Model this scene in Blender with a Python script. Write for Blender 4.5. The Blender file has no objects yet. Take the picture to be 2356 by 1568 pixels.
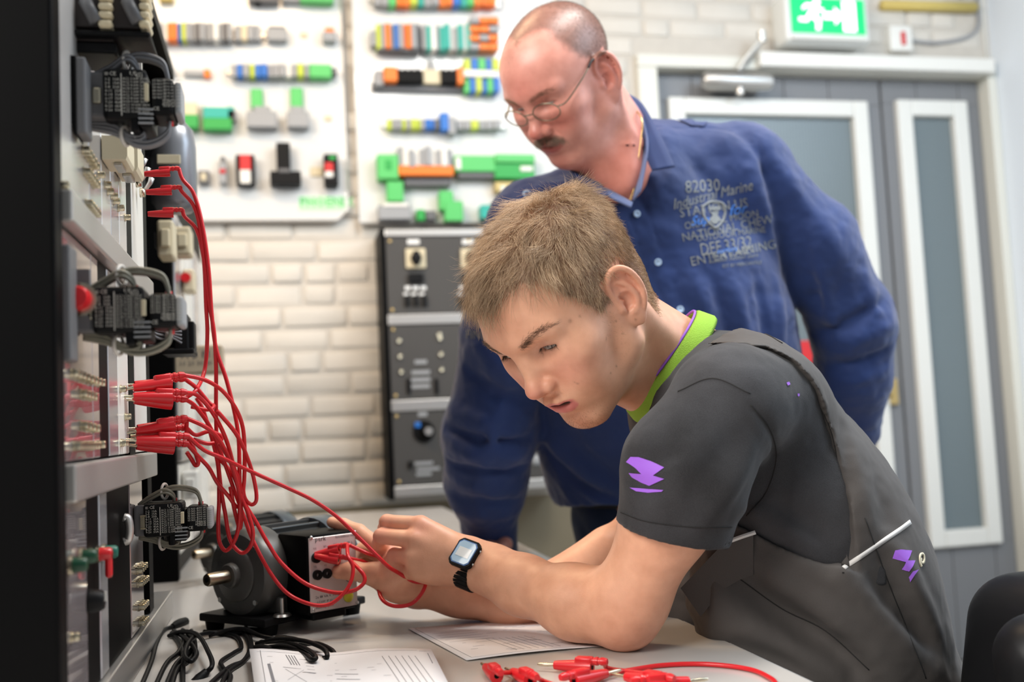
import bpy, bmesh, math, random
import numpy as np
from mathutils import Vector, Matrix, Quaternion
from mathutils.bvhtree import BVHTree

scene = bpy.context.scene
COL = scene.collection
random.seed(7)
RNG = np.random.default_rng(7)

# ------------------------------------------------------------------ camera
FPX = 2400.0                                   # focal length in pixels of the 2356 px wide frame
PSI, TH, RHO = math.radians(12.5), math.radians(4.4), math.radians(2.7)
CAM = np.array([0.0, 0.0, 1.0])
_fw = np.array([math.sin(PSI) * math.cos(TH), math.cos(PSI) * math.cos(TH), math.sin(TH)])
_r0 = np.array([math.cos(PSI), -math.sin(PSI), 0.0])
_u0 = np.cross(_r0, _fw)
_up = _u0 * math.cos(RHO) + _r0 * math.sin(RHO)
_rt = _r0 * math.cos(RHO) - _u0 * math.sin(RHO)
cam_data = bpy.data.cameras.new('camera')
cam = bpy.data.objects.new('camera', cam_data)
COL.objects.link(cam)
cam.matrix_world = Matrix(((_rt[0], _up[0], -_fw[0], CAM[0]), (_rt[1], _up[1], -_fw[1], CAM[1]),
                           (_rt[2], _up[2], -_fw[2], CAM[2]), (0, 0, 0, 1)))
cam_data.sensor_fit = 'HORIZONTAL'
cam_data.sensor_width = 36.0
cam_data.lens = FPX / 2356.0 * 36.0
cam_data.clip_start = 0.02
cam_data.dof.use_dof = True
cam_data.dof.focus_distance = 1.16
cam_data.dof.aperture_fstop = 3.6
scene.camera = cam

# ------------------------------------------------------------------ light and exposure
world = bpy.data.worlds.new('world')
scene.world = world
world.use_nodes = True
wn = world.node_tree.nodes
wn['Background'].inputs[0].default_value = (0.90, 0.95, 1.0, 1)
wn['Background'].inputs[1].default_value = 0.15

def area_light(name, loc, target, size, power, color, size_y=None):
    l = bpy.data.lights.new(name, 'AREA')
    l.shape = 'RECTANGLE'
    l.size = size
    l.size_y = size_y or size
    l.energy = power
    l.color = color
    o = bpy.data.objects.new(name, l)
    COL.objects.link(o)
    o.location = loc
    o.rotation_euler = (Vector(target) - Vector(loc)).to_track_quat('-Z', 'Y').to_euler()
    return o

area_light('daylight_window_side', (-2.2, -0.3, 2.7), (0.4, 1.5, 1.1), 2.0, 96, (1.0, 0.95, 0.89), 1.2)
area_light('daylight_window_far', (2.4, 1.0, 2.7), (1.2, 2.6, 1.0), 1.4, 30, (0.70, 0.85, 1.0), 1.2)
area_light('ceiling_lamp_bench', (-0.35, 2.2, 3.0), (-0.1, 2.7, 1.0), 1.0, 17, (1.0, 0.70, 0.42), 0.3)
area_light('ceiling_lamp_room', (1.0, 1.2, 3.1), (0.8, 1.4, 0.8), 1.4, 36, (1.0, 0.97, 0.93), 0.4)

scene.view_settings.view_transform = 'Standard'
scene.view_settings.look = 'None'
scene.view_settings.gamma = 1.0
scene.view_settings.use_curve_mapping = False
scene.view_settings.exposure = 0.60
# ------------------------------------------------------------------ helpers: points on view rays at a known distance
def P(x, y, d):
    return CAM + _fw * d + _rt * ((x - 1178) / FPX * d) - _up * ((y - 784) / FPX * d)
def view_ray(x, y):
    return _fw + _rt * ((x - 1178) / FPX) - _up * ((y - 784) / FPX)
def on_x(x, y, X):
    v = view_ray(x, y); return CAM + v * ((X - CAM[0]) / v[0])
def on_y(x, y, Y):
    v = view_ray(x, y); return CAM + v * ((Y - CAM[1]) / v[1])
def on_z(x, y, Z):
    v = view_ray(x, y); return CAM + v * ((Z - CAM[2]) / v[2])

# ------------------------------------------------------------------ helpers: objects
def tag(o, label=None, cat=None, group=None, kind=None):
    if label: o['label'] = label
    if cat: o['category'] = cat
    if group: o['group'] = group
    if kind: o['kind'] = kind
    return o

def empty(name, loc=(0, 0, 0), rot=(0, 0, 0), label=None, cat=None, group=None, kind=None):
    o = bpy.data.objects.new(name, None)
    o.empty_display_size = 0.05
    COL.objects.link(o)
    o.location = loc
    o.rotation_euler = rot
    return tag(o, label, cat, group, kind)

def link(name, me, mat=None, parent=None, smooth=False):
    if mat is not None:
        me.materials.clear()
        for m in (mat if isinstance(mat, (list, tuple)) else [mat]):
            me.materials.append(m)
    if smooth:
        me.shade_smooth()
    o = bpy.data.objects.new(name, me)
    COL.objects.link(o)
    if parent is not None:
        o.parent = parent
    return o

def copy_tree(o, parent=None):
    c = o.copy()
    COL.objects.link(c)
    c.parent = parent
    for ch in o.children:
        copy_tree(ch, c)
    return c

class MB:
    """collects simple shapes into one mesh"""
    def __init__(s):
        s.bm = bmesh.new()
    def _mv(s, vs, M):
        if M is not None:
            bmesh.ops.transform(s.bm, matrix=M, verts=vs)
    def box(s, c, d, M=None, bev=0.0, seg=2, rot=None):
        r = bmesh.ops.create_cube(s.bm, size=1.0)
        vs = r['verts']
        for v in vs:
            v.co = Vector((v.co.x * d[0], v.co.y * d[1], v.co.z * d[2]))
        if bev > 0:
            es = list({e for v in vs for e in v.link_edges})
            b = bmesh.ops.bevel(s.bm, geom=es, offset=bev, segments=seg, affect='EDGES', profile=0.5)
            vs = [v for v in b['verts'] if v.is_valid] or vs
            vs = list({v for v in vs} | {v for f in b['faces'] for v in f.verts})
        T = Matrix.Translation(c)
        if rot is not None:
            T = T @ rot.to_matrix().to_4x4() if hasattr(rot, 'to_matrix') else T @ rot
        if M is not None:
            T = M @ T
        bmesh.ops.transform(s.bm, matrix=T, verts=vs)
        return s
    def tube(s, pts, r, n=8, caps=True, radii=None):
        pts = [Vector(p) for p in pts]
        rings = []
        up = None
        for i, p in enumerate(pts):
            t = (pts[min(i + 1, len(pts) - 1)] - pts[max(i - 1, 0)])
            if t.length < 1e-9: t = Vector((0, 0, 1))
            t.normalize()
            if up is None:
                up = t.orthogonal().normalized()
            else:
                up = (up - t * up.dot(t))
                up = up.normalized() if up.length > 1e-6 else t.orthogonal().normalized()
            b = t.cross(up)
            rr = radii[i] if radii is not None else r
            rings.append([s.bm.verts.new(p + (up * math.cos(2 * math.pi * k / n) + b * math.sin(2 * math.pi * k / n)) * rr) for k in range(n)])
        for a, b in zip(rings, rings[1:]):
            for k in range(n):
                s.bm.faces.new((a[k], a[(k + 1) % n], b[(k + 1) % n], b[k]))
        if caps:
            s.bm.faces.new(rings[0][::-1])
            s.bm.faces.new(rings[-1])
        return s
    def lathe(s, prof, M=None, n=24):
        """prof: list of (radius, height) around local z"""
        rings = []
        for r, h in prof:
            if r < 1e-6:
                rings.append([s.bm.verts.new((0, 0, h))])
            else:
                rings.append([s.bm.verts.new((r * math.cos(2 * math.pi * k / n), r * math.sin(2 * math.pi * k / n), h)) for k in range(n)])
        for a, b in zip(rings, rings[1:]):
            if len(a) == 1 and len(b) == 1: continue
            for k in range(n):
                if len(a) == 1: s.bm.faces.new((a[0], b[(k + 1) % n], b[k]))
                elif len(b) == 1: s.bm.faces.new((a[k], a[(k + 1) % n], b[0]))
                else: s.bm.faces.new((a[k], a[(k + 1) % n], b[(k + 1) % n], b[k]))
        s._mv([v for r in rings for v in r], M)
        return s
    def prism(s, pts, h, M=None):
        """polygon in local xy extruded from z=0 to z=h"""
        a = [s.bm.verts.new((x, y, 0)) for x, y in pts]
        b = [s.bm.verts.new((x, y, h)) for x, y in pts]
        n = len(pts)
        s.bm.faces.new(a[::-1]); s.bm.faces.new(b)
        for k in range(n):
            s.bm.faces.new((a[k], a[(k + 1) % n], b[(k + 1) % n], b[k]))
        s._mv(a + b, M)
        return s
    def quad(s, *ps):
        s.bm.faces.new([s.bm.verts.new(p) for p in ps])
        return s
    def mesh(s, name):
        bmesh.ops.recalc_face_normals(s.bm, faces=s.bm.faces)
        me = bpy.data.meshes.new(name)
        s.bm.to_mesh(me)
        s.bm.free()
        return me
    def build(s, name, mat, parent=None, smooth=False, auto=None):
        me = s.mesh(name)
        if auto is not None:
            me.shade_smooth()
            me.set_sharp_from_angle(angle=math.radians(auto))
        return link(name, me, mat, parent, smooth)

def frame_from(origin, zdir, xhint=(1, 0, 0)):
    z = Vector(zdir).normalized()
    x = Vector(xhint) - z * Vector(xhint).dot(z)
    if x.length < 1e-5: x = z.orthogonal()
    x.normalize()
    y = z.cross(x)
    return Matrix(((x.x, y.x, z.x, origin[0]), (x.y, y.y, z.y, origin[1]), (x.z, y.z, z.z, origin[2]), (0, 0, 0, 1)))

def spline(pts, n=8):
    """Catmull-Rom through 3D points"""
    p = np.array(pts, float)
    p = np.vstack([2 * p[0] - p[1], p, 2 * p[-1] - p[-2]])
    out = []
    for i in range(1, len(p) - 2):
        a, b, c, d = p[i - 1], p[i], p[i + 1], p[i + 2]
        for t in np.linspace(0, 1, n, endpoint=False):
            out.append(0.5 * ((2 * b) + (-a + c) * t + (2 * a - 5 * b + 4 * c - d) * t * t + (-a + 3 * b - 3 * c + d) * t ** 3))
    out.append(p[-2])
    return np.array(out)

# ------------------------------------------------------------------ helpers: materials
def mat(name, color, rough=0.5, metal=0.0, spec=0.5, noise=0.0, nscale=40.0, bump=0.0, bscale=200.0, coat=0.0,
        emit=None, estr=0.0, trans=0.0, alpha=1.0, sheen=0.0, ior=1.45, noise2=None):
    m = bpy.data.materials.new(name)
    m.use_nodes = True
    nt = m.node_tree
    b = nt.nodes['Principled BSDF']
    b.inputs['Base Color'].default_value = (*color, 1)
    b.inputs['Roughness'].default_value = rough
    b.inputs['Metallic'].default_value = metal
    b.inputs['Specular IOR Level'].default_value = spec
    b.inputs['Coat Weight'].default_value = coat
    b.inputs['Transmission Weight'].default_value = trans
    b.inputs['Alpha'].default_value = alpha
    b.inputs['Sheen Weight'].default_value = sheen
    b.inputs['IOR'].default_value = ior
    if emit:
        b.inputs['Emission Color'].default_value = (*emit, 1)
        b.inputs['Emission Strength'].default_value = estr
    if noise > 0 or bump > 0:
        tc = nt.nodes.new('ShaderNodeTexCoord')
    if noise > 0:
        nz = nt.nodes.new('ShaderNodeTexNoise')
        nz.inputs['Scale'].default_value = nscale
        nz.inputs['Detail'].default_value = 5
        nt.links.new(tc.outputs['Object'], nz.inputs['Vector'])
        mx = nt.nodes.new('ShaderNodeMix')
        mx.data_type = 'RGBA'
        lo = tuple(max(0, c * (1 - noise)) for c in color)
        hi = tuple(min(1, c * (1 + noise)) for c in color) if noise2 is None else noise2
        mx.inputs[6].default_value = (*lo, 1)
        mx.inputs[7].default_value = (*hi, 1)
        nt.links.new(nz.outputs['Fac'], mx.inputs[0])
        nt.links.new(mx.outputs[2], b.inputs['Base Color'])
    if bump > 0:
        bz = nt.nodes.new('ShaderNodeTexNoise')
        bz.inputs['Scale'].default_value = bscale
        bz.inputs['Detail'].default_value = 4
        nt.links.new(tc.outputs['Object'], bz.inputs['Vector'])
        bp = nt.nodes.new('ShaderNodeBump')
        bp.inputs['Strength'].default_value = bump
        bp.inputs['Distance'].default_value = 0.002
        nt.links.new(bz.outputs['Fac'], bp.inputs['Height'])
        nt.links.new(bp.outputs['Normal'], b.inputs['Normal'])
    return m

# ------------------------------------------------------------------ helpers: sculpting by distance fields
def _smin(a, b, k):
    if k <= 0: return np.minimum(a, b)
    h = np.maximum(k - np.abs(a - b), 0.0) / k
    return np.minimum(a, b) - h * h * k * 0.25
def _smax(a, b, k):
    return -_smin(-a, -b, k)

def _len(q):
    return np.sqrt(np.einsum('...i,...i->...', q, q))

class Sculpt:
    def __init__(s):
        s.ops = []
        s.R = np.eye(3); s.t = np.zeros(3)
    def frame(s, R=None, t=None):
        s.R = np.eye(3) if R is None else np.array(R, float)
        s.t = np.zeros(3) if t is None else np.array(t, float)
        return s
    def _put(s, lo, hi, fn, op, k, pad=0.0):
        lo = np.array(lo, float); hi = np.array(hi, float)
        cs = np.array([[x, y, z] for x in (lo[0], hi[0]) for y in (lo[1], hi[1]) for z in (lo[2], hi[2])]) @ s.R.T + s.t
        s.ops.append((cs.min(0) - k - pad, cs.max(0) + k + pad, s.R.astype(np.float32), s.t.astype(np.float32), fn, op, k))
    def ell(s, c, r, k=0.01, op='u', rot=None):
        c = np.array(c, np.float32); r = np.array(r, np.float32)
        Q = None if rot is None else np.array(rot.to_matrix(), np.float32)
        rm = r.max()
        def fn(p):
            q = p - c
            if Q is not None: q = q @ Q
            q = q / r; k0 = _len(q); k1 = _len(q / r)
            return k0 * (k0 - 1.0) / np.maximum(k1, 1e-9)
        s._put(c - (r if Q is None else rm), c + (r if Q is None else rm), fn, op, k)
        return s
    def cap(s, a, b, ra, rb=None, k=0.01, op='u', flat=None, fs=1.0):
        """tapered capsule; flat = unit axis along which it is squashed by factor fs"""
        a = np.array(a, np.float32); b = np.array(b, np.float32); rb = ra if rb is None else rb
        ra = float(ra); rb = float(rb)
        ab = b - a; L2 = float(max(ab @ ab, 1e-12))
        fl = None if flat is None else np.array(np.array(flat, float) / np.linalg.norm(flat), np.float32)
        def fn(p):
            q = p - a
            if fl is not None:
                ax = ab / math.sqrt(L2)
                f2 = fl - ax * (fl @ ax); f2 = f2 / np.linalg.norm(f2)
                q = q + ((q @ f2) * (1.0 / fs - 1.0))[..., None] * f2
            t = np.clip((q @ ab) / L2, 0, 1)
            d = _len(q - t[..., None] * ab) - (ra + (rb - ra) * t)
            return d * (fs if fl is not None else 1.0)
        r = max(ra, rb)
        s._put(np.minimum(a, b) - r, np.maximum(a, b) + r, fn, op, k)
        return s
    def chain(s, pts, rs, k=0.006, op='u', **kw):
        for i in range(len(pts) - 1):
            s.cap(pts[i], pts[i + 1], rs[i], rs[i + 1], k, op, **kw)
        return s
    def gauss(s, c, w, amp, rot=None):
        """local push: amp > 0 swells, amp < 0 dents"""
        c = np.array(c, np.float32); w = (np.array(w, float) * np.ones(3)).astype(np.float32)
        Q = None if rot is None else np.array(rot.to_matrix(), np.float32)
        def fn(p):
            q = p - c
            if Q is not None: q = q @ Q
            return -amp * np.exp(-((q / w) ** 2).sum(-1))
        e = 3.0 * (w if Q is None else w.max())
        s._put(c - e, c + e, fn, 'a', 0.0)
        return s
    def ridge(s, pts, w, amp):
        """a fold: swell (amp > 0) or crease (amp < 0) along a polyline"""
        pts = np.array(pts, np.float32)
        def fn(p):
            best = None
            L = len(pts) - 1
            for i in range(L):
                a, b = pts[i], pts[i + 1]
                ab = b - a; L2 = max(ab @ ab, 1e-12)
                t = np.clip(((p - a) @ ab) / L2, 0, 1)
                d2 = ((p - a - t[..., None] * ab) ** 2).sum(-1)
                u = (i + t) / L
                v = np.exp(-d2 / (w * w)) * np.sqrt(np.clip(np.sin(np.pi * np.clip(u * 0.94 + 0.03, 0, 1)), 0, 1))
                best = v if best is None else np.maximum(best, v)
            return -amp * best
        s._put(pts.min(0) - 3.0 * w, pts.max(0) + 3.0 * w, fn, 'a', 0.0)
        return s
    def fun(s, lo, hi, fn, op='a', k=0.0):
        s._put(lo, hi, fn, op, k)
        return s
    def blocks(s, pts, cen, rad, margin):
        """pts (n,m,3), cen (n,3)"""
        D = np.full(pts.shape[:2], 0.5, np.float32)
        pts = pts.astype(np.float32)
        for lo, hi, R, t, fn, op, k in s.ops:
            mg = rad + (margin + 2.2 * k if op != 'a' else 0.0)
            sel = np.nonzero(np.all((cen > lo - mg) & (cen < hi + mg), axis=1))[0]
            if len(sel) == 0: continue
            q = (pts[sel] - t) @ R
            d = fn(q)
            if op == 'u': D[sel] = _smin(D[sel], d, k)
            elif op == 's': D[sel] = _smax(D[sel], -d, k)
            elif op == 'i': D[sel] = _smax(D[sel], d, k)
            else: D[sel] = D[sel] + d
        return D
    def at(s, p):
        p = np.asarray(p, float)
        return s.blocks(p[:, None, :], p, 0.0, 0.05)[:, 0]
    def trace(s, px, t0=0.75, tmax=2.4):
        """first surface points met from the camera through photo pixels"""
        r = np.array([view_ray(*p) for p in px]); t = np.full(len(px), t0)
        for _ in range(45):
            d = s.at(CAM + r * t[:, None])
            t = np.minimum(t + np.clip(d, -.02, .045) * .95, tmax)
        return CAM + r * t[:, None]
    def folds(s, lst, t0=0.75, gain=1.0):
        allp = [p for px, w, amp in lst for p in px]
        T = s.trace(allp, t0); i = 0
        for px, w, amp in lst:
            s.ridge(T[i:i + len(px)], w, amp * gain); i += len(px)
        return s
    def mesh(s, res, lo=None, hi=None, B=8, safe=1.9):
        ups = [o for o in s.ops if o[5] == 'u']
        if lo is None:
            lo = np.min([o[0] for o in ups], 0) - 0.012; hi = np.max([o[1] for o in ups], 0) + 0.012
        lo = np.array(lo, float); hi = np.array(hi, float)
        bs = B * res
        nb = np.ceil((hi - lo) / bs).astype(int)
        g = np.stack(np.meshgrid(*[np.arange(n) for n in nb], indexing='ij'), -1).reshape(-1, 3)
        cen = lo + (g + 0.5) * bs
        rad = bs * 0.87
        D = s.blocks(cen[:, None, :], cen, 0.0, rad * (safe + .8))[:, 0]
        act = np.abs(D) < rad * safe
        g = g[act]; cen = cen[act]
        off = np.stack(np.meshgrid(*[np.arange(B + 1)] * 3, indexing='ij'), -1).reshape(-1, 3)
        NX, NY, NZ = (nb * B + 2).tolist()
        keyv, pos, q4 = [], [], []
        for c0 in range(0, len(g), 300):
            gb = g[c0:c0 + 300]; cb = cen[c0:c0 + 300]
            pts = lo + (gb[:, None, :] * B + off[None]) * res
            V = s.blocks(pts, cb, rad, 0.016).reshape(-1, B + 1, B + 1, B + 1)
            I = V < 0
            cnt = sum(I[:, a:a + B, b:b + B, c:c + B].astype(np.int8) for a in (0, 1) for b in (0, 1) for c in (0, 1))
            ci = np.argwhere((cnt > 0) & (cnt < 8))
            if len(ci) == 0: continue
            bi, i, j, k = ci.T
            acc = np.zeros((len(ci), 3)); num = np.zeros(len(ci))
            for ax in range(3):
                for u in (0, 1):
                    for v in (0, 1):
                        o = [0, 0, 0]; o[(ax + 1) % 3] = u; o[(ax + 2) % 3] = v
                        a = V[bi, i + o[0], j + o[1], k + o[2]]
                        o2 = list(o); o2[ax] = 1
                        b = V[bi, i + o2[0], j + o2[1], k + o2[2]]
                        m = (a < 0) != (b < 0)
                        t = np.where(m, a / np.where(m, a - b, 1), 0)
                        pt = np.tile(np.array(o, float), (len(ci), 1)); pt[:, ax] += t
                        acc += np.where(m[:, None], pt, 0); num += m
            cell = gb[bi] * B + np.stack([i, j, k], -1)
            pos.append(lo + (cell + acc / num[:, None]) * res)
            keyv.append(cell[:, 0] + NX * (cell[:, 1] + NY * cell[:, 2]))
            st = (1, NX, NX * NY)
            for ax in range(3):
                sl = [slice(None), slice(0, B), slice(0, B), slice(0, B)]
                s2 = list(sl); s2[ax + 1] = slice(1, B + 1)
                A = I[tuple(sl)]; Bb = I[tuple(s2)]
                e = np.argwhere(A != Bb)
                if len(e) == 0: continue
                base = gb[e[:, 0]] * B + e[:, 1:]
                kk = base[:, 0] + NX * (base[:, 1] + NY * base[:, 2])
                s1, s2_ = st[(ax + 1) % 3], st[(ax + 2) % 3]
                q = np.stack([kk, kk - s1, kk - s1 - s2_, kk - s2_], -1)
                fl = A[tuple(e.T)]
                q[~fl] = q[~fl][:, ::-1]
                q4.append(q)
        keyv = np.concatenate(keyv); pos = np.concatenate(pos); q4 = np.concatenate(q4)
        o = np.argsort(keyv); keyv = keyv[o]; pos = pos[o]
        idx = np.searchsorted(keyv, q4).clip(0, len(keyv) - 1)
        ok = (keyv[idx] == q4).all(1)
        return pos, idx[ok]

def vnormals(V, Q):
    key = (V.ctypes.data, len(V))
    if key in _NCACHE: return _NCACHE[key][0]
    n = np.cross(V[Q[:, 2]] - V[Q[:, 0]], V[Q[:, 3]] - V[Q[:, 1]])
    N = np.zeros_like(V)
    for i in range(4):
        for c in range(3):
            N[:, c] += np.bincount(Q[:, i], n[:, c], len(V))
    N = N / np.maximum(np.linalg.norm(N, axis=1, keepdims=True), 1e-12)
    _NCACHE[key] = (N, V)
    return N
_NCACHE = {}

def relax(V, Q, it=2, lam=0.5):
    for _ in range(it):
        S = np.zeros_like(V); C = np.zeros(len(V))
        for a, b in ((0, 1), (1, 2), (2, 3), (3, 0)):
            for c in range(3):
                S[:, c] += np.bincount(Q[:, a], V[Q[:, b], c], len(V)) + np.bincount(Q[:, b], V[Q[:, a], c], len(V))
            C += np.bincount(Q[:, a], minlength=len(V)) + np.bincount(Q[:, b], minlength=len(V))
        V = V + lam * (S / np.maximum(C, 1)[:, None] - V)
    return V

def raw_mesh(name, V, F, colors=None, smooth=True, extra=None):
    me = bpy.data.meshes.new(name)
    F = np.asarray(F); n = F.shape[1]
    me.vertices.add(len(V)); me.vertices.foreach_set('co', np.asarray(V, np.float32).ravel())
    me.loops.add(F.size); me.loops.foreach_set('vertex_index', F.ravel().astype(np.int32))
    me.polygons.add(len(F))
    me.polygons.foreach_set('loop_start', np.arange(0, F.size, n, dtype=np.int32))
    me.polygons.foreach_set('loop_total', np.full(len(F), n, np.int32))
    me.update(calc_edges=True)
    if colors is not None:
        ca = me.color_attributes.new('Col', 'FLOAT_COLOR', 'POINT')
        c4 = np.ones((len(V), 4), np.float32); c4[:, :3] = colors
        ca.data.foreach_set('color', c4.ravel())
    if extra:
        for k, v in extra.items():
            at = me.attributes.new(k, 'FLOAT', 'POINT'); at.data.foreach_set('value', np.asarray(v, np.float32))
    if smooth: me.shade_smooth()
    return me

_nzr = np.random.default_rng(3)
_NT = _nzr.random((64, 64, 64)).astype(np.float32)
def vnoise(p):
    p = np.asarray(p, float); i = np.floor(p).astype(int); f = p - i; f = f * f * (3 - 2 * f)
    out = 0
    for dx in (0, 1):
        for dy in (0, 1):
            for dz in (0, 1):
                w = (f[..., 0] if dx else 1 - f[..., 0]) * (f[..., 1] if dy else 1 - f[..., 1]) * (f[..., 2] if dz else 1 - f[..., 2])
                out = out + w * _NT[(i[..., 0] + dx) & 63, (i[..., 1] + dy) & 63, (i[..., 2] + dz) & 63]
    return out
def fbm(p, oct=3):
    a, s, o = 0.5, 1.0, 0
    for _ in range(oct):
        o = o + a * (vnoise(p * s) - 0.5); s *= 2.03; a *= 0.5
    return o

def strands(roots, dirs, lens, rad, segs=4, n=3, gravity=None, colors=None, bend=None, push=None):
    """tapered hair strands as one mesh; dirs (N,segs,3) unit steps"""
    N = len(roots)
    pts = np.zeros((N, segs + 1, 3)); pts[:, 0] = roots
    for i in range(segs):
        nx = pts[:, i] + dirs[:, i] * (lens / segs)[:, None]
        if push is not None: nx = push(nx, i)
        pts[:, i + 1] = nx
    tang = np.gradient(pts, axis=1)
    tang /= np.maximum(np.linalg.norm(tang, axis=2, keepdims=True), 1e-9)
    ref = np.where(np.abs(tang[..., 2:3]) > 0.9, np.array([1.0, 0, 0]), np.array([0, 0, 1.0]))
    u = np.cross(tang, ref); u /= np.maximum(np.linalg.norm(u, axis=2, keepdims=True), 1e-9)
    v = np.cross(tang, u)
    tp = np.linspace(1.0, 0.18, segs + 1)[None, :, None]
    r = (rad if np.ndim(rad) else np.full(N, rad))[:, None, None] * tp
    rings = [pts + r * (u * math.cos(2 * math.pi * k / n) + v * math.sin(2 * math.pi * k / n)) for k in range(n)]
    V = np.stack(rings, 2).reshape(-1, 3)
    base = (np.arange(N) * (segs + 1) * n)[:, None, None]
    sg = (np.arange(segs) * n)[None, :, None]; kk = np.arange(n)[None, None, :]; k2 = (np.arange(n)[None, None, :] + 1) % n
    F = np.stack([base + sg + kk, base + sg + k2, base + sg + n + k2, base + sg + n + kk], -1).reshape(-1, 4)
    C = None
    if colors is not None:
        C = np.repeat(colors, (segs + 1) * n, 0)
    return V, F, C

def make_bvh(V, Q):
    return BVHTree.FromPolygons([tuple(v) for v in V.tolist()], [tuple(q) for q in Q.tolist()])

def ray_on(bvh, x, y):
    h = bvh.ray_cast(Vector(CAM), Vector(view_ray(x, y)).normalized())
    return (None, None) if h[0] is None else (h[0], h[1])

def decal(name, polys, bvh, material, off=.0009, sub=2, thick=.0005, parent=None):
    """flat print or patch lying on a garment: polygons in photo pixels laid on the surface"""
    bm = bmesh.new()
    for poly in polys:
        f = bm.faces.new([bm.verts.new((x, y, 0)) for x, y in poly]); f.normal_update()
    bmesh.ops.triangulate(bm, faces=bm.faces[:], ngon_method='EAR_CLIP')
    for _ in range(sub):
        bmesh.ops.subdivide_edges(bm, edges=bm.edges[:], cuts=1)
    bmesh.ops.triangulate(bm, faces=bm.faces[:])
    dead = []
    for v in bm.verts:
        p, n = ray_on(bvh, v.co.x, v.co.y)
        if p is None: dead.append(v); continue
        if n.dot(Vector(CAM) - p) < 0: n = -n
        v.co = p + n * off
    bmesh.ops.delete(bm, geom=dead, context='VERTS')
    me = bpy.data.meshes.new(name); bm.to_mesh(me); bm.free()
    return link(name, me, material, parent, smooth=True)

def ribbon(name, px, bvh, width, material, off=.0012, parent=None, n=10, tube=False):
    """a tape, seam or piping lying on a garment along photo pixels"""
    q = spline([(x, y, 0) for x, y in px], n)
    ps, ns = [], []
    for x, y, _ in q:
        p, nn = ray_on(bvh, x, y)
        if p is None: continue
        if nn.dot(Vector(CAM) - p) < 0: nn = -nn
        ps.append(p + nn * off); ns.append(nn)
    mb = MB()
    if tube:
        mb.tube(ps, width / 2, 6)
    else:
        rows = []
        for i, p in enumerate(ps):
            t = (ps[min(i + 1, len(ps) - 1)] - ps[max(i - 1, 0)]).normalized()
            b = t.cross(ns[i]).normalized() * (width / 2)
            rows.append([mb.bm.verts.new(p + b), mb.bm.verts.new(p - b), mb.bm.verts.new(p - b - ns[i] * off * 1.4), mb.bm.verts.new(p + b - ns[i] * off * 1.4)])
        for a, b in zip(rows, rows[1:]):
            for k in range(4):
                mb.bm.faces.new((a[k], a[(k + 1) % 4], b[(k + 1) % 4], b[k]))
        mb.bm.faces.new(rows[0]); mb.bm.faces.new(rows[-1][::-1])
    return mb.build(name, material, parent, smooth=not tube)

def poly_sdf(px, pz, poly):
    """signed distance to a 2D polygon"""
    poly = np.array(poly, float)
    d = np.full(px.shape, 1e9); s_ = np.ones(px.shape)
    n = len(poly); j = n - 1
    for i in range(n):
        ex, ez = poly[j] - poly[i]
        wx, wz = px - poly[i, 0], pz - poly[i, 1]
        t = np.clip((wx * ex + wz * ez) / (ex * ex + ez * ez), 0, 1)
        d = np.minimum(d, (wx - ex * t) ** 2 + (wz - ez * t) ** 2)
        c1 = pz >= poly[i, 1]; c2 = pz < poly[j, 1]; c3 = ex * wz > ez * wx
        s_ = np.where((c1 & c2 & c3) | (~c1 & ~c2 & ~c3), -s_, s_)
        j = i
    return s_ * np.sqrt(d)

def ruffle(V, Q, freq, amp, oct=3, seed=0.0):
    """small uneven creases along the normals"""
    return V + vnormals(V, Q) * (fbm(V * freq + seed, oct) * amp)[:, None]
# ================================================================== the room
YW = 3.60                                     # back wall
XR = 2.83                                     # right wall
ZT = .75                                      # bench top
M_PAINT = mat('white_wall_paint', (.80, .78, .73), .55, bump=.25, bscale=60)
M_BRICK = mat('white_painted_brick', (.64, .60, .535), .55, noise=.05, nscale=14, bump=.35, bscale=70)
M_MORTAR = mat('painted_mortar', (.56, .52, .46), .7, noise=.08, nscale=30)
M_WALL_LOW = mat('taupe_lower_wall', (.22, .18, .115), .6, noise=.06, nscale=8)
M_FLOOR = mat('grey_vinyl_floor', (.36, .35, .33), .4, noise=.12, nscale=60)
M_DOOR = mat('grey_door_laminate', (.19, .195, .205), .42, noise=.05, nscale=300)
M_DOORTRIM = mat('white_door_trim', (.74, .74, .70), .35)
M_FRAMEP = mat('cream_frame_paint', (.70, .69, .62), .4)
M_STEEL = mat('brushed_steel', (.55, .55, .53), .32, 1.0)
M_ALU = mat('satin_aluminium', (.62, .60, .57), .38, .85)
M_BRASS = mat('worn_brass', (.62, .46, .20), .3, 1.0)
M_BLACK = mat('black_lacquer', (.0020, .0020, .0022), .5, spec=.10)
M_BLACKP = mat('black_plastic', (.0055, .0055, .006), .45, spec=.2, bump=.15, bscale=500)
M_WHITEP = mat('white_plastic', (.80, .79, .74), .35)
M_BEIGEP = mat('beige_plastic', (.66, .58, .40), .4)
M_REDP = mat('red_plastic', (.62, .015, .02), .28, coat=.3)
M_LABELW0 = mat('white_notice_strip', (.75, .75, .73), .6)
M_YELLOWP = mat('yellow_pipe_paint', (.62, .48, .14), .4)

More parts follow.
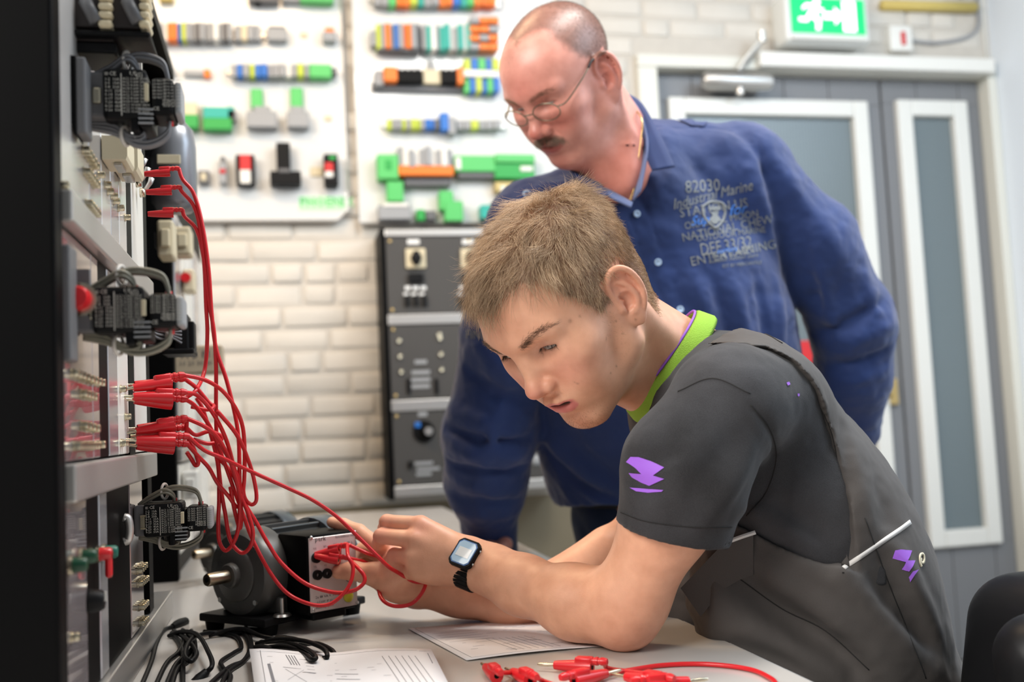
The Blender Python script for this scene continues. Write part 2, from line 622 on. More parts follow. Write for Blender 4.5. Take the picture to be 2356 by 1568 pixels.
def ribbed_glass():
    m = bpy.data.materials.new('wired_frosted_glass'); m.use_nodes = True
    nt = m.node_tree; b = nt.nodes['Principled BSDF']
    tc = nt.nodes.new('ShaderNodeTexCoord')
    wv = nt.nodes.new('ShaderNodeTexWave'); wv.inputs['Scale'].default_value = 24; wv.bands_direction = 'X'
    nt.links.new(tc.outputs['Object'], wv.inputs['Vector'])
    mx = nt.nodes.new('ShaderNodeMix'); mx.data_type = 'RGBA'
    mx.inputs[6].default_value = (.10, .135, .15, 1); mx.inputs[7].default_value = (.17, .21, .225, 1)
    nt.links.new(wv.outputs['Fac'], mx.inputs[0]); nt.links.new(mx.outputs[2], b.inputs['Base Color'])
    b.inputs['Roughness'].default_value = .18
    b.inputs['Coat Weight'].default_value = .5
    bp = nt.nodes.new('ShaderNodeBump'); bp.inputs['Strength'].default_value = .3; bp.inputs['Distance'].default_value = .002
    nt.links.new(wv.outputs['Fac'], bp.inputs['Height']); nt.links.new(bp.outputs['Normal'], b.inputs['Normal'])
    return m
M_GLASS = ribbed_glass()

def bx(name, x0, x1, y0, y1, z0, z1, m, parent=None, bev=0.0):
    mb = MB(); mb.box(((x0 + x1) / 2, (y0 + y1) / 2, (z0 + z1) / 2), (x1 - x0, y1 - y0, z1 - z0), bev=bev)
    return mb.build(name, m, parent)

floor = bx('floor', -2.2, XR + .2, -1.0, YW + .3, -.08, 0, M_FLOOR); tag(floor, 'grey vinyl floor of the workshop', kind='structure')
DX0, DX1, DZ = 1.39, 2.79, 2.285               # double door opening
wall = empty('wall_back', (0, YW, 0), label='white painted brick wall behind the bench', kind='structure')
def wpart(name, x0, x1, z0, z1, m, y0=0.0, y1=.14):
    o = bx(name, x0, x1, y0, y1, z0, z1, m, wall); return o
wpart('mortar_backing', -2.2, DX0 - .02, .74, 3.2, M_MORTAR, -.0085)
wpart('mortar_backing', DX0 - .02, XR, DZ + .05, 3.2, M_MORTAR, -.0085)
wpart('lower_wall', -2.2, DX0 - .02, 0, .74, M_WALL_LOW)  # lower part of the wall in one even, darker taupe
# bricks: wild bond, each a part; a few shared brick shapes with softly worn edges
BL, BH, GAP, CZ = .210, .064, .011, .0755
def brick_mesh(L, seed):
    rng = random.Random(seed)
    mb = MB(); mb.box((0, 0, 0), (L, .030, BH), bev=.009, seg=2)
    me = mb.mesh('brick')
    for v in me.vertices:
        v.co += Vector((rng.uniform(-.002, .002), rng.uniform(-.0025, .0025), rng.uniform(-.002, .002)))
    me.materials.append(M_BRICK); me.shade_smooth()
    return me
LONG = [brick_mesh(BL, 40 + i) for i in range(5)]; SHORT = [brick_mesh(.100, 60 + i) for i in range(4)]
nbrick = 0
rngb = random.Random(5)
STUFF = MB()
for c in range(int((3.15 - .76) / CZ)):
    z = .78 + c * CZ
    x = -.95 - rngb.random() * .22
    while x < XR:
        short = rngb.random() < .28
        L = .100 if short else BL
        xc = x + L / 2
        x += L + GAP
        if xc + L / 2 > XR: break
        cut = None
        if DX0 - .085 < xc + L / 2 and z < DZ + .10:
            if xc - L / 2 > DX0 - .13: continue
            cut = DX0 - .087 - (xc - L / 2)
        # seen in the photograph: left of the cabinet, and the strip above the door
        seen = (-.32 < xc < .75 and z < 1.80) or (xc > .95 and 2.02 < z < 2.75) or (.2 < xc < .36 and z < 2.6) or (.75 <= xc < 1.4 and 1.9 < z < 2.7)
        hide = (.40 < xc < .90 and z < 1.66) or (-.62 < xc < .2 and z > 1.78) or (.40 < xc < .95 and z > 1.76)
        if cut is not None:
            STUFF.box((xc - L / 2 + cut / 2, 0, z), (cut, .030, BH), bev=.006, seg=1)
        elif seen and not hide and nbrick < 298:
            o = bpy.data.objects.new('brick', rngb.choice(SHORT if short else LONG)); COL.objects.link(o)
            o.parent = wall; o.location = (xc, rngb.uniform(-.003, .003), z); o.rotation_euler = (0, rngb.uniform(-.012, .012), 0)
            nbrick += 1
        elif not hide:
            STUFF.box((xc, 0, z), (L, .030, BH), bev=.006, seg=1)
st = STUFF.build('bricks_beyond', M_BRICK, wall); st['kind'] = 'stuff'

wr = bx('wall_right', XR, XR + .12, -1.0, YW + .14, 0, 3.2, mat('white_plaster', (.78, .85, .93), .6, bump=.3, bscale=25)); tag(wr, 'white plastered wall at the right edge', kind='structure')

# door frame
tr = empty('trim_1', (DX0, YW, 0), label='cream painted frame around the double door', kind='structure')
def tp(name, x0, x1, y0, y1, z0, z1, m=M_FRAMEP):
    mb = MB(); mb.box(((x0 + x1) / 2 - DX0, (y0 + y1) / 2, (z0 + z1) / 2), (x1 - x0, y1 - y0, z1 - z0), bev=.004); return mb.build(name, m, tr)
tp('jamb', DX0 - .075, DX0, -.035, .12, 0, DZ - .0005)
tp('jamb', DX1, DX1 + .038, -.035, .12, 0, DZ - .0005)
tp('head', DX0 - .075, DX1 + .038, -.035, .12, DZ, DZ + .048)
# door leaves: main leaf and narrow leaf, each with a framed pane
SPL = 2.345
def door(n, x0, x1, wx0, wx1, wz0, wz1, label):
    d = empty('door_%d' % n, (x0, YW, 0), label=label, kind='structure')
    def q(name, ax0, ax1, y0, y1, z0, z1, m, bev=0.0, par=d):
        mb = MB(); mb.box(((ax0 + ax1) / 2 - x0, (y0 + y1) / 2, (z0 + z1) / 2), (ax1 - ax0, y1 - y0, z1 - z0), bev=bev); return mb.build(name, m, par)
    # grooved boards of the leaf around the opening
    xs = [x0 + .004] + [g for g in np.arange(x0 + .16, x1 - .05, .19)] + [x1 - .004]
    for a, b in zip(xs, xs[1:]):
        for zz0, zz1 in ((.01, wz0), (wz1, DZ - .006)):
            q('board', a + .0015, b - .0015, .030, .062, zz0, zz1, M_DOOR, .002)
        for p0, p1 in ((a, min(b, wx0)), (max(a, wx1), b)):
            if p1 - p0 > .012: q('board', p0 + .0015, p1 - .0015, .030, .062, wz0, wz1, M_DOOR, .002)
    q('door_core', x0 + .006, x1 - .006, .055, .070, .012, wz0, M_BLACK); q('door_core', x0 + .006, x1 - .006, .055, .070, wz1, DZ - .01, M_BLACK)
    f = .054
    fr = [q('window_frame', wx0 - .01, wx0 + f, .004, .05, wz0 - .01, wz1 + .01, M_DOORTRIM, .006), q('window_frame', wx1 - f, wx1 + .01, .004, .05, wz0 - .01, wz1 + .01, M_DOORTRIM, .006),
          q('window_frame', wx0 + f, wx1 - f, .004, .05, wz1 - f, wz1 + .01, M_DOORTRIM, .006), q('window_frame', wx0 + f, wx1 - f, .004, .05, wz0 - .01, wz0 + f, M_DOORTRIM, .006)]
    q('pane', wx0 + f - .004, wx1 - f + .004, .034, .042, wz0 + f - .004, wz1 - f + .004, M_GLASS)
    return d
d1 = door(1, DX0, SPL, 1.455, 2.262, .44, 2.175, 'grey main door leaf with a large white framed pane')
d2 = door(2, SPL, DX1, 2.412, 2.705, .45, 2.185, 'narrow grey side door leaf with a tall slim pane')
# handle on a plate
mb = MB(); mb.box((.91 - .045, .026, 1.00), (.045, .008, .24), bev=.003); pl = mb.build('lock_plate', M_STEEL, d1)
mb = MB(); mb.tube([(.905 - .04, .026, 1.03), (.905 - .04, -.025, 1.03), (.905 - .16, -.03, 1.03)], .010, 10); mb.build('door_handle', M_BRASS, d1, smooth=True)
mb = MB(); mb.box((.90, .020, 1.045), (.05, .018, .10), bev=.004); mb.build('strike_box', M_BRASS, d1)
# sticker on the pane of the main leaf
mb = MB(); mb.box((1.99 - DX0, .030, 1.735), (.12, .003, .15)); mb.build('notice_sticker', mat('pale_notice_paper', (.62, .60, .66), .6), d1)
mb = MB(); mb.box((1.99 - DX0, .0278, 1.755), (.035, .002, .045)); mb.build('purple_sign_mark', mat('violet_ink', (.28, .08, .45), .6), d1)
# door closer
dc = empty('door_closer', (1.695, YW, 2.285), label='grey hydraulic door closer with folding arm above the main door', cat='door closer')
Mx = Matrix.Rotation(math.radians(90), 4, 'Y')
mb = MB(); mb.lathe([(0, -.135), (.022, -.135), (.030, -.125), (.032, 0), (.032, .10), (.028, .135), (0, .135)], Matrix.Translation((0, -.055, -.055)) @ Mx, n=20); mb.box((0, -.02, -.055), (.20, .05, .050), bev=.004)
mb.build('closer_body', M_ALU, dc, auto=40)
mb = MB(); mb.lathe([(0, -.03), (.015, -.03), (.015, .02), (0, .02)], Matrix.Translation((.01, -.055, -.075)), n=14); mb.build('spindle', M_ALU, dc, auto=40)
mb = MB(); mb.tube([(.01, -.055, -.015), (.03, -.06, .02), (.085, -.09, .085), (.095, -.09, .105)], .011, 8); mb.build('closer_arm', M_STEEL, dc, auto=40)
mb = MB(); mb.tube([(.095, -.09, .10), (.08, -.06, .06), (.05, -.04, .02)], .009, 8); mb.lathe([(0, -.02), (.016, -.02), (.016, .02), (0, .02)], Matrix.Translation((.095, -.09, .105)), n=14); mb.build('closer_link', M_STEEL, dc, auto=40)
# white cable duct above the door
du = bx('cable_duct', 1.79, 2.80, YW - .07, YW - .036, 2.288, 2.345, M_WHITEP, bev=.006); tag(du, 'white plastic cable duct running above the double door', 'cable duct')
# exit sign, lit from inside
_sb = on_y(1907, 78, YW - .13)
es = empty('exit_sign', (_sb[0], YW - .10, _sb[2] + .0675), label='lit green emergency exit sign with running figure and arrow', cat='exit sign')
M_SIGNG = mat('lit_green_sign', (.0, .42, .12), .4, emit=(.0, .50, .14), estr=.62)
M_SIGNW = mat('lit_white_symbol', (.9, .95, .85), .4, emit=(.95, 1.0, .80), estr=1.2)
mb = MB(); mb.box((0, .03, -.006), (.345, .12, .185), bev=.014, seg=3); mb.build('housing', mat('sign_housing_white', (.78, .80, .78), .35), es, auto=40)
mb = MB(); mb.box((0, -.032, 0), (.305, .006, .135)); mb.build('sign_panel', M_SIGNG, es)
mb = MB(); mb.tube([(-.155, -.034, -.086), (.155, -.034, -.086)], .009, 8); mb.build('lower_rim', M_WHITEP, es, auto=40)
def sp(pts, name):
    mb = MB(); mb.prism([(x, z) for x, z in pts], .003, Matrix.Translation((0, -.0355, 0)) @ Matrix.Rotation(math.radians(90), 4, 'X')); return mb.build(name, M_SIGNW, es)
sp([(-.022, -.013), (.026, -.013), (.026, -.034), (.060, .000), (.026, .034), (.026, .013), (-.022, .013)], 'arrow')
sp([(.060, -.058), (.112, -.058), (.112, .060), (.060, .060)], 'door_symbol')
def disc(cx, cz, r): return [(cx + r * math.cos(a), cz + r * math.sin(a)) for a in np.linspace(0, 2 * math.pi, 17)[:-1]]
sp(disc(-.046, .050, .013), 'figure_head')
sp([(-.088, .030), (-.062, .036), (-.034, .016), (-.020, .018), (-.018, .027), (-.034, .027), (-.052, .044), (-.092, .044), (-.108, .028), (-.102, .020)], 'figure_arms')
sp([(-.064, .036), (-.036, .028), (-.048, .000), (-.032, -.018), (-.038, -.056), (-.054, -.056), (-.052, -.024), (-.074, -.008), (-.088, -.026), (-.122, -.024), (-.122, -.010), (-.094, -.010), (-.080, .014)], 'figure_legs')
# yellow pipe, call point, cables
yp = MB(); yp.tube([(2.34, YW - .03, 2.560), (2.76, YW - .03, 2.568)], .021, 12); o = yp.build('conduit_pipe', M_YELLOWP, smooth=True); tag(o, 'yellow painted conduit pipe beside the exit sign', 'pipe')
cp = empty('call_point', (2.410, YW, 2.425), label='square cream wall switch with a red indicator beside the exit sign', cat='wall switch')
mb = MB(); mb.box((0, -.022, 0), (.098, .044, .105), bev=.008, seg=3); mb.build('switch_box', M_WHITEP, cp, auto=40)
mb = MB(); mb.box((.006, -.046, -.002), (.020, .012, .055), bev=.007, seg=3); mb.build('red_button', M_REDP, cp, auto=40)
mb = MB(); mb.tube(spline([(2.455, YW - .02, 2.425), (2.58, YW - .02, 2.420), (2.72, YW - .02, 2.448), (2.775, YW - .02, 2.50), (2.78, YW - .02, 2.60), (2.80, YW - .02, 2.75)], 8), .007, 8); o = mb.build('wall_cable', mat('grey_cable_sheath', (.30, .31, .33), .5), smooth=True); tag(o, 'grey cable curving up from the cream wall switch', 'cable')
mb = MB(); mb.tube(spline([(2.70, YW - .02, 2.62), (2.78, YW - .03, 2.66), (2.80, YW - .02, 2.75), (2.80, YW - .02, 2.95)], 8), .012, 8); o = mb.build('wall_cable', mat('dark_cable_sheath', (.10, .12, .16), .5), smooth=True); tag(o, 'dark cable leaving the end of the yellow pipe', 'cable')
mb = MB(); mb.tube([(2.806, YW - .012, 2.36), (2.806, YW - .012, 2.90)], .006, 6); o = mb.build('wall_cable', M_WHITEP, smooth=True); tag(o, 'thin white cable clipped upright in the wall corner', 'cable')
v = on_y(1858, 815, YW + .03)
mb = MB(); mb.box((v[0] - DX0, .030, v[2]), (.085, .003, .105)); mb.build('fire_notice', M_REDP, d1)
mb = MB(); mb.box((v[0] - DX0, .0300, v[2] - .062), (.085, .003, .020)); mb.build('notice_strip', M_LABELW0, d1)

# the bench
TX0, TX1, TY0, TY1 = -.75, .467, .20, 3.20
M_TOP = mat('grey_laminate_top', (.53, .50, .465), .24, noise=.05, nscale=7, coat=.15)
bench = empty('workbench', ((TX0 + TX1) / 2, 1.7, 0), label='long light grey laminate workbench carrying the test rack', cat='workbench')
def bp_(name, x0, x1, y0, y1, z0, z1, m, bev=0.0):
    c = bench.location
    mb = MB(); mb.box(((x0 + x1) / 2 - c.x, (y0 + y1) / 2 - c.y, (z0 + z1) / 2), (x1 - x0, y1 - y0, z1 - z0), bev=bev); return mb.build(name, m, bench)
bp_('bench_top', TX0, TX1, TY0, TY1, ZT - .030, ZT, M_TOP, .003)
bp_('edge_band', TX1, TX1 + .002, TY0 + .003, TY1 - .003, ZT - .028, ZT - .002, mat('grey_edge_band', (.42, .42, .42), .5))
for x in (TX0 + .06, TX1 - .35):
    for y in (TY0 + .08, 1.75, TY1 - .08): bp_('leg', x - .025, x + .025, y - .025, y + .025, 0, ZT - .03, M_STEEL)
bp_('apron', TX0 + .06, TX0 + .09, TY0 + .08, TY1 - .08, ZT - .11, ZT - .03, M_STEEL)
# ================================================================== people
def skin_material(name, rough=0.42, sss=0.12, bump=0.12):
    m = bpy.data.materials.new(name)
    m.use_nodes = True
    nt = m.node_tree
    b = nt.nodes['Principled BSDF']
    at = nt.nodes.new('ShaderNodeVertexColor'); at.layer_name = 'Col'
    tc = nt.nodes.new('ShaderNodeTexCoord')
    nz = nt.nodes.new('ShaderNodeTexNoise'); nz.inputs['Scale'].default_value = 55; nz.inputs['Detail'].default_value = 6
    nt.links.new(tc.outputs['Object'], nz.inputs['Vector'])
    mx = nt.nodes.new('ShaderNodeMix'); mx.data_type = 'RGBA'; mx.blend_type = 'MULTIPLY'
    rp = nt.nodes.new('ShaderNodeValToRGB')
    rp.color_ramp.elements[0].color = (0.84, 0.74, 0.70, 1); rp.color_ramp.elements[0].position = 0.3
    rp.color_ramp.elements[1].color = (1.08, 1.08, 1.08, 1); rp.color_ramp.elements[1].position = 0.7
    nt.links.new(nz.outputs['Fac'], rp.inputs[0])
    mx.inputs[0].default_value = 0.6
    nt.links.new(at.outputs['Color'], mx.inputs[6]); nt.links.new(rp.outputs[0], mx.inputs[7])
    nt.links.new(mx.outputs[2], b.inputs['Base Color'])
    b.inputs['Roughness'].default_value = rough
    b.inputs['Specular IOR Level'].default_value = 0.42
    b.inputs['Subsurface Weight'].default_value = sss
    b.inputs['Subsurface Radius'].default_value = (0.9, 0.35, 0.2)
    b.inputs['Subsurface Scale'].default_value = 0.006
    bz = nt.nodes.new('ShaderNodeTexNoise'); bz.inputs['Scale'].default_value = 700; bz.inputs['Detail'].default_value = 3
    nt.links.new(tc.outputs['Object'], bz.inputs['Vector'])
    bp = nt.nodes.new('ShaderNodeBump'); bp.inputs['Strength'].default_value = bump; bp.inputs['Distance'].default_value = 0.001
    nt.links.new(bz.outputs['Fac'], bp.inputs['Height']); nt.links.new(bp.outputs['Normal'], b.inputs['Normal'])
    return m

def hair_material(name, rough=0.45):
    m = bpy.data.materials.new(name)
    m.use_nodes = True
    nt = m.node_tree
    b = nt.nodes['Principled BSDF']
    at = nt.nodes.new('ShaderNodeVertexColor'); at.layer_name = 'Col'
    nt.links.new(at.outputs['Color'], b.inputs['Base Color'])
    b.inputs['Roughness'].default_value = rough
    b.inputs['Specular IOR Level'].default_value = 0.35
    return m

def cloth_material(name, color, rough=0.85, weave=1400.0, strength=0.35, vary=0.12, sheen=0.15, vscale=9.0):
    m = bpy.data.materials.new(name)
    m.use_nodes = True
    nt = m.node_tree
    b = nt.nodes['Principled BSDF']
    tc = nt.nodes.new('ShaderNodeTexCoord')
    nz = nt.nodes.new('ShaderNodeTexNoise'); nz.inputs['Scale'].default_value = vscale; nz.inputs['Detail'].default_value = 8
    nt.links.new(tc.outputs['Object'], nz.inputs['Vector'])
    fz = nt.nodes.new('ShaderNodeTexNoise'); fz.inputs['Scale'].default_value = weave; fz.inputs['Detail'].default_value = 2
    nt.links.new(tc.outputs['Object'], fz.inputs['Vector'])
    ad = nt.nodes.new('ShaderNodeMath'); ad.operation = 'ADD'
    nt.links.new(nz.outputs['Fac'], ad.inputs[0])
    ml = nt.nodes.new('ShaderNodeMath'); ml.operation = 'MULTIPLY'; ml.inputs[1].default_value = 0.5
    nt.links.new(fz.outputs['Fac'], ml.inputs[0]); nt.links.new(ml.outputs[0], ad.inputs[1])
    mx = nt.nodes.new('ShaderNodeMix'); mx.data_type = 'RGBA'
    mx.inputs[6].default_value = (*[c * (1 - vary) for c in color], 1)
    mx.inputs[7].default_value = (*[min(1, c * (1 + vary)) for c in color], 1)
    rg = nt.nodes.new('ShaderNodeMapRange'); rg.inputs[1].default_value = 0.5; rg.inputs[2].default_value = 1.0
    nt.links.new(ad.outputs[0], rg.inputs[0]); nt.links.new(rg.outputs[0], mx.inputs[0])
    nt.links.new(mx.outputs[2], b.inputs['Base Color'])
    b.inputs['Roughness'].default_value = rough
    b.inputs['Specular IOR Level'].default_value = 0.25
    b.inputs['Sheen Weight'].default_value = sheen
    b.inputs['Sheen Roughness'].default_value = 0.5
    bp = nt.nodes.new('ShaderNodeBump'); bp.inputs['Strength'].default_value = strength; bp.inputs['Distance'].default_value = 0.0006
    nt.links.new(fz.outputs['Fac'], bp.inputs['Height']); nt.links.new(bp.outputs['Normal'], b.inputs['Normal'])
    return m

# ---- a head in its own frame: +x the person's left, +y forward, +z up, origin between the ears
def sculpt_head(S, R, t, o):
    S.frame(R, t)
    g = o.get
    S.ell((0, -.015 - g('occ', 0), .050), (.0755, .099 + g('occ', 0), .083 + g('crown', 0)), k=0)
    S.ell((0, .024, .054 + g('fore', 0)), (.0645, .0655, .056), k=.03)
    S.ell((0, .040, .000), (.0615, .055, .066), k=.03)                       # mid face
    S.ell((0, .042, -.050), (.048 + g('jaw', 0), .048, .042), k=.025)
    for x in (1, -1):
        S.cap((x * (.053 + g('jaw', 0)), .010, -.045 + g('gon', 0)), (x * .016, .074, -.079 + g('chinz', 0)), .017, .0155, k=.022)   # jaw line
        S.cap((x * .058, .004, -.005), (x * (.053 + g('jaw', 0)), .010, -.045 + g('gon', 0)), .016, .017, k=.02)
        S.ell((x * .046, .056, .000), (.021, .024, .018), k=.02)             # cheekbone
        S.ell((x * .033, .066, -.028), (.020 + g('cheek', 0), .022, .026), k=.02)   # cheek
        S.cap((x * .010, .0855, .045), (x * .046, .070, .043), .0115, .010, k=.012)   # brow ridge
    S.ell((0, .0765, -.077 + g('chinz', 0)), (.0185 + g('chinw', 0), .0165, .0165), k=.016)
    S.ell((0, .074, -.040), (.031, .026, .026), k=.016)                       # muzzle
    for x in (1, -1):
        S.ell((x * .031, .0985, .026), (.0185, .0185, .0135), k=.013, op='s')  # eye hollow
    if g('nape', 0): S.ell((0, -.060, -.012), (.058, .044, .050), k=.03)
    # nose
    nl = g('nose', 0.0)
    S.cap((0, .0845, .036), (0, .1035 + nl, -.002), .0075, .0085, k=.010)
    S.ell((0, .108 + nl, -.0075 + g('tipz', 0)), (.0112 + g('nosew', 0), .0118, .0102), k=.007)
    for x in (1, -1):
        S.ell((x * (.0125 + g('nosew', 0)), .0985 + nl * .6, -.0125), (.0072, .0098, .0078), k=.005)
    S.cap((0, .104, -.018), (0, .096, -.020), .0045, .006, k=.006)
    for x in (1, -1):
        S.ell((x * .0075, .1045 + nl * .6, -.0205), (.0036, .0065, .0042), k=.003, op='s')
    # nasolabial fold and under-eye
    for x in (1, -1):
        S.ridge([(x * .019, .097, -.014), (x * .027, .089, -.028), (x * .031, .081, -.044)], .0055, -g('fold', .0012))
        S.gauss((x * .031, .083, .011), (.016, .012, .006), g('bag', .0008))
    # lips
    op_ = g('open', .003)
    for x in (1, -1):
        S.chain([(0, .0995, -.0345), (x * .008, .1000, -.0343), (x * .017, .0940, -.037), (x * .0245, .0855, -.0405)],
                [.0050, .0054, .0042, .0022], k=.0035)
        S.chain([(0, .0942, -.0465 - op_), (x * .010, .0930, -.0458 - op_), (x * .0185, .0885, -.0435 - op_ * .5), (x * .0245, .0850, -.0408)],
                [.0058, .0054, .0040, .0020], k=.0035)
    S.gauss((0, .097, -.026), (.0035, .012, .006), -.0012)                     # philtrum
    S.gauss((0, .094, -.0595 - op_ * .6), (.016, .012, .005), -.0025)           # below the lip
    S.ell((0, .100, -.0405 - op_ * .4), (.0175, .022, .0011 + op_ * .55), k=.002, op='s')
    # eyelids
    for x in (1, -1):
        S.ell((x * .0315, .0700, .0270), (.0155, .0140, .0138), k=.005)
        rot = Quaternion((0, 0, 1), -x * 0.22)
        ez = g('lidz', -.0035)
        S.ell((x * .0320, .0835, .0270 + ez), (.0125, .0120, g('eye', .0022)), k=.0015, op='s', rot=rot)
        S.ridge([(x * .0185, .0825, .0300), (x * .030, .0850, .0355), (x * .043, .0765, .0325)], .0018, -.0010)   # lid crease
    # ears
    for x in (1, -1):
        b = np.array([x * .56, -.828, 0.0]); u = np.array([x * .10, -.26, .96]); u /= np.linalg.norm(u)
        u = u - b * (u @ b); u /= np.linalg.norm(u)
        n = np.cross(b, u) * (1 if x < 0 else 1); n = n if n[0] * x > 0 else -n
        O = np.array([x * (.0665 + g('earx', 0)), .004, -.001]); e = g('ears', 1.0)
        def E(bb, uu, nn=0.0): return O + (b * bb + u * uu + n * nn) * .001 * e
        Rm = Matrix((Vector(b), Vector(u), Vector(np.cross(b, u)))).transposed().to_quaternion()
        S.ell(E(14, 5, 0), (.0160 * e, .0275 * e, .0028), k=.003, rot=Rm)
        S.ell(E(8, -20, .5), (.0088 * e, .0115 * e, .0036), k=.005, rot=Rm)
        S.cap(E(3, 0, -8), E(9, 2, -3), .012, .010, k=.005)
        S.ell(E(9.5, -3, 5.5), (.0092 * e, .0125 * e, .0105), k=.0015, op='s', rot=Rm)
        S.ell(E(12, 14, 4.6), (.0070 * e, .0070 * e, .0048), k=.0015, op='s', rot=Rm)
        hx = spline([E(6, 0, .5), E(2, 6, 1.2), E(1.5, 15, 2.2), E(5, 25.5, 3.2), E(13, 31.5, 3.8), E(22.5, 30, 3.8), E(29, 20.5, 3.6), E(30.5, 6, 3.0), E(27, -8, 2.2), E(19, -19, 1.2)], 4)
        S.chain(hx, np.interp(np.linspace(0, 1, len(hx)), [0, .15, .4, .7, 1], [1.6, 2.4, 3.1, 3.0, 2.4]) * .001 * e, k=.0015)
        S.ell(E(23.5, 8, 3.8), (.0030 * e, .0145 * e, .0034), k=.0012, op='s', rot=Rm)
        ax_ = spline([E(16, -13, .8), E(20, -5, 1.6), E(20.5, 5, 2.0), E(17.5, 14, 1.8), E(13, 21, .8)], 3)
        S.chain(ax_, np.full(len(ax_), 2.5 * .001 * e), k=.002)
        S.ell(E(1.0, -4, 2.8), (.0042, .0060, .0036), k=.003, rot=Rm)
        S.ell(E(9, -14, 2), (.0055, .0036, .0032), k=.003, rot=Rm)
    S.frame()

def head_colors(L, base, o):
    """L: points in the head frame; base colour (n,3) is modified"""
    x, y, z = np.abs(L[:, 0]), L[:, 1], L[:, 2]
    C = np.tile(np.array(base, float), (len(L), 1))
    def mixc(m, col):
        m = np.clip(m, 0, 1)[:, None]
        C[:] = C * (1 - m) + np.array(col) * m
    gs = lambda cx, cy, cz, wx, wy, wz: np.exp(-(((x - cx) / wx) ** 2 + ((y - cy) / wy) ** 2 + ((z - cz) / wz) ** 2))
    red = o['red']
    mixc(.62 * gs(.036, .075, -.008, .026, .03, .022), red)
    mixc(.70 * gs(0, .115, -.008, .016, .018, .012), red)
    mixc(.45 * gs(.080, -.015, .005, .02, .03, .035), red)
    mixc(.35 * gs(0, .09, -.075, .02, .02, .02), red)
    mixc(o.get('brow_red', .2) * gs(0, .09, .06, .05, .04, .03), red)
    op_ = o.get('open', .003)
    zl = -.0405 - op_ * .4
    w = np.clip((.0255 - x) / .004, 0, 1) * np.clip((y - .080) / .004, 0, 1)
    arch = .0078 * np.clip(1 - (x / .0265) ** 2, 0, 1) + .0008
    lower = (.0095 + op_) * np.sqrt(np.clip(1 - (x / .026) ** 2, 0, 1)) + .0008
    m = w * np.clip((arch - (z - zl)) / .0015 + .5, 0, 1) * np.clip((lower + (z - zl)) / .0015 + .5, 0, 1)
    mixc(.85 * m, o['lip'])
    din = np.sqrt((x / .0175) ** 2 + ((y - .100) / .022) ** 2 + ((z - zl) / (.0011 + op_ * .55)) ** 2)
    mixc(np.clip((1.30 - din) / .25, 0, 1) * np.clip((.0985 - y) / .003, 0, 1) * (y > .07), (.07, .012, .012))
    mixc(.45 * gs(.032, .083, .026, .016, .012, .009), o['lid'])
    mixc(o.get('stub', 0) * np.clip((y - .02) / .03, 0, 1) * np.clip((-.052 - z) / .014, 0, 1) , o['beard'])
    return C

BOY = dict(nape=1, crown=-.005, occ=.004, fore=-.005, earx=.0055, jaw=-.002, open=.0045, fold=.0006, eye=.0027, lidz=-.0032, nose=.000, red=(.74, .27, .20), lip=(.70, .20, .20),
           lid=(.42, .20, .17), stub=.35, beard=(.42, .23, .13), brow_red=.1, ears=1.12)
BOY_R = np.array([[0.47776456899, -0.573667059, -0.665317309], [-0.87544612679, -0.37387708, -0.306284195], [0.07304173945, -0.728781198, 0.680839827]])
BOY_T = np.array([0.32184863699, 1.12929635, 1.116568255])
MAN = dict(crown=-.002, jaw=.003, open=.0018, fold=.0022, bag=.0016, eye=.0020, lidz=-.0035, nose=.001, nosew=.0016, cheek=.003, red=(.62, .13, .10), lip=(.50, .12, .11),
           lid=(.40, .16, .13), stub=.0, beard=(.3, .2, .15), brow_red=.35, ears=1.25, earx=.005)
MAN_R = np.array([[0.5464474889, -0.61569974774, -0.56772261053], [-0.83343047158, -0.33309135989, -0.44095781545], [-0.08239411935, -0.71411761399, 0.69515986829]])
MAN_T = np.array([0.462287948, 1.590604553, 1.531648354])
def hl(R, t, p): return np.asarray(R) @ np.asarray(p, float) + np.asarray(t)

M_SKIN_B = skin_material('skin_fair')
M_SKIN_M = skin_material('skin_ruddy', rough=.38)
M_HAIR = hair_material('hair_strands')

def finger(S, pts, rs, k=.0035):
    S.chain(pts, rs, k=k)

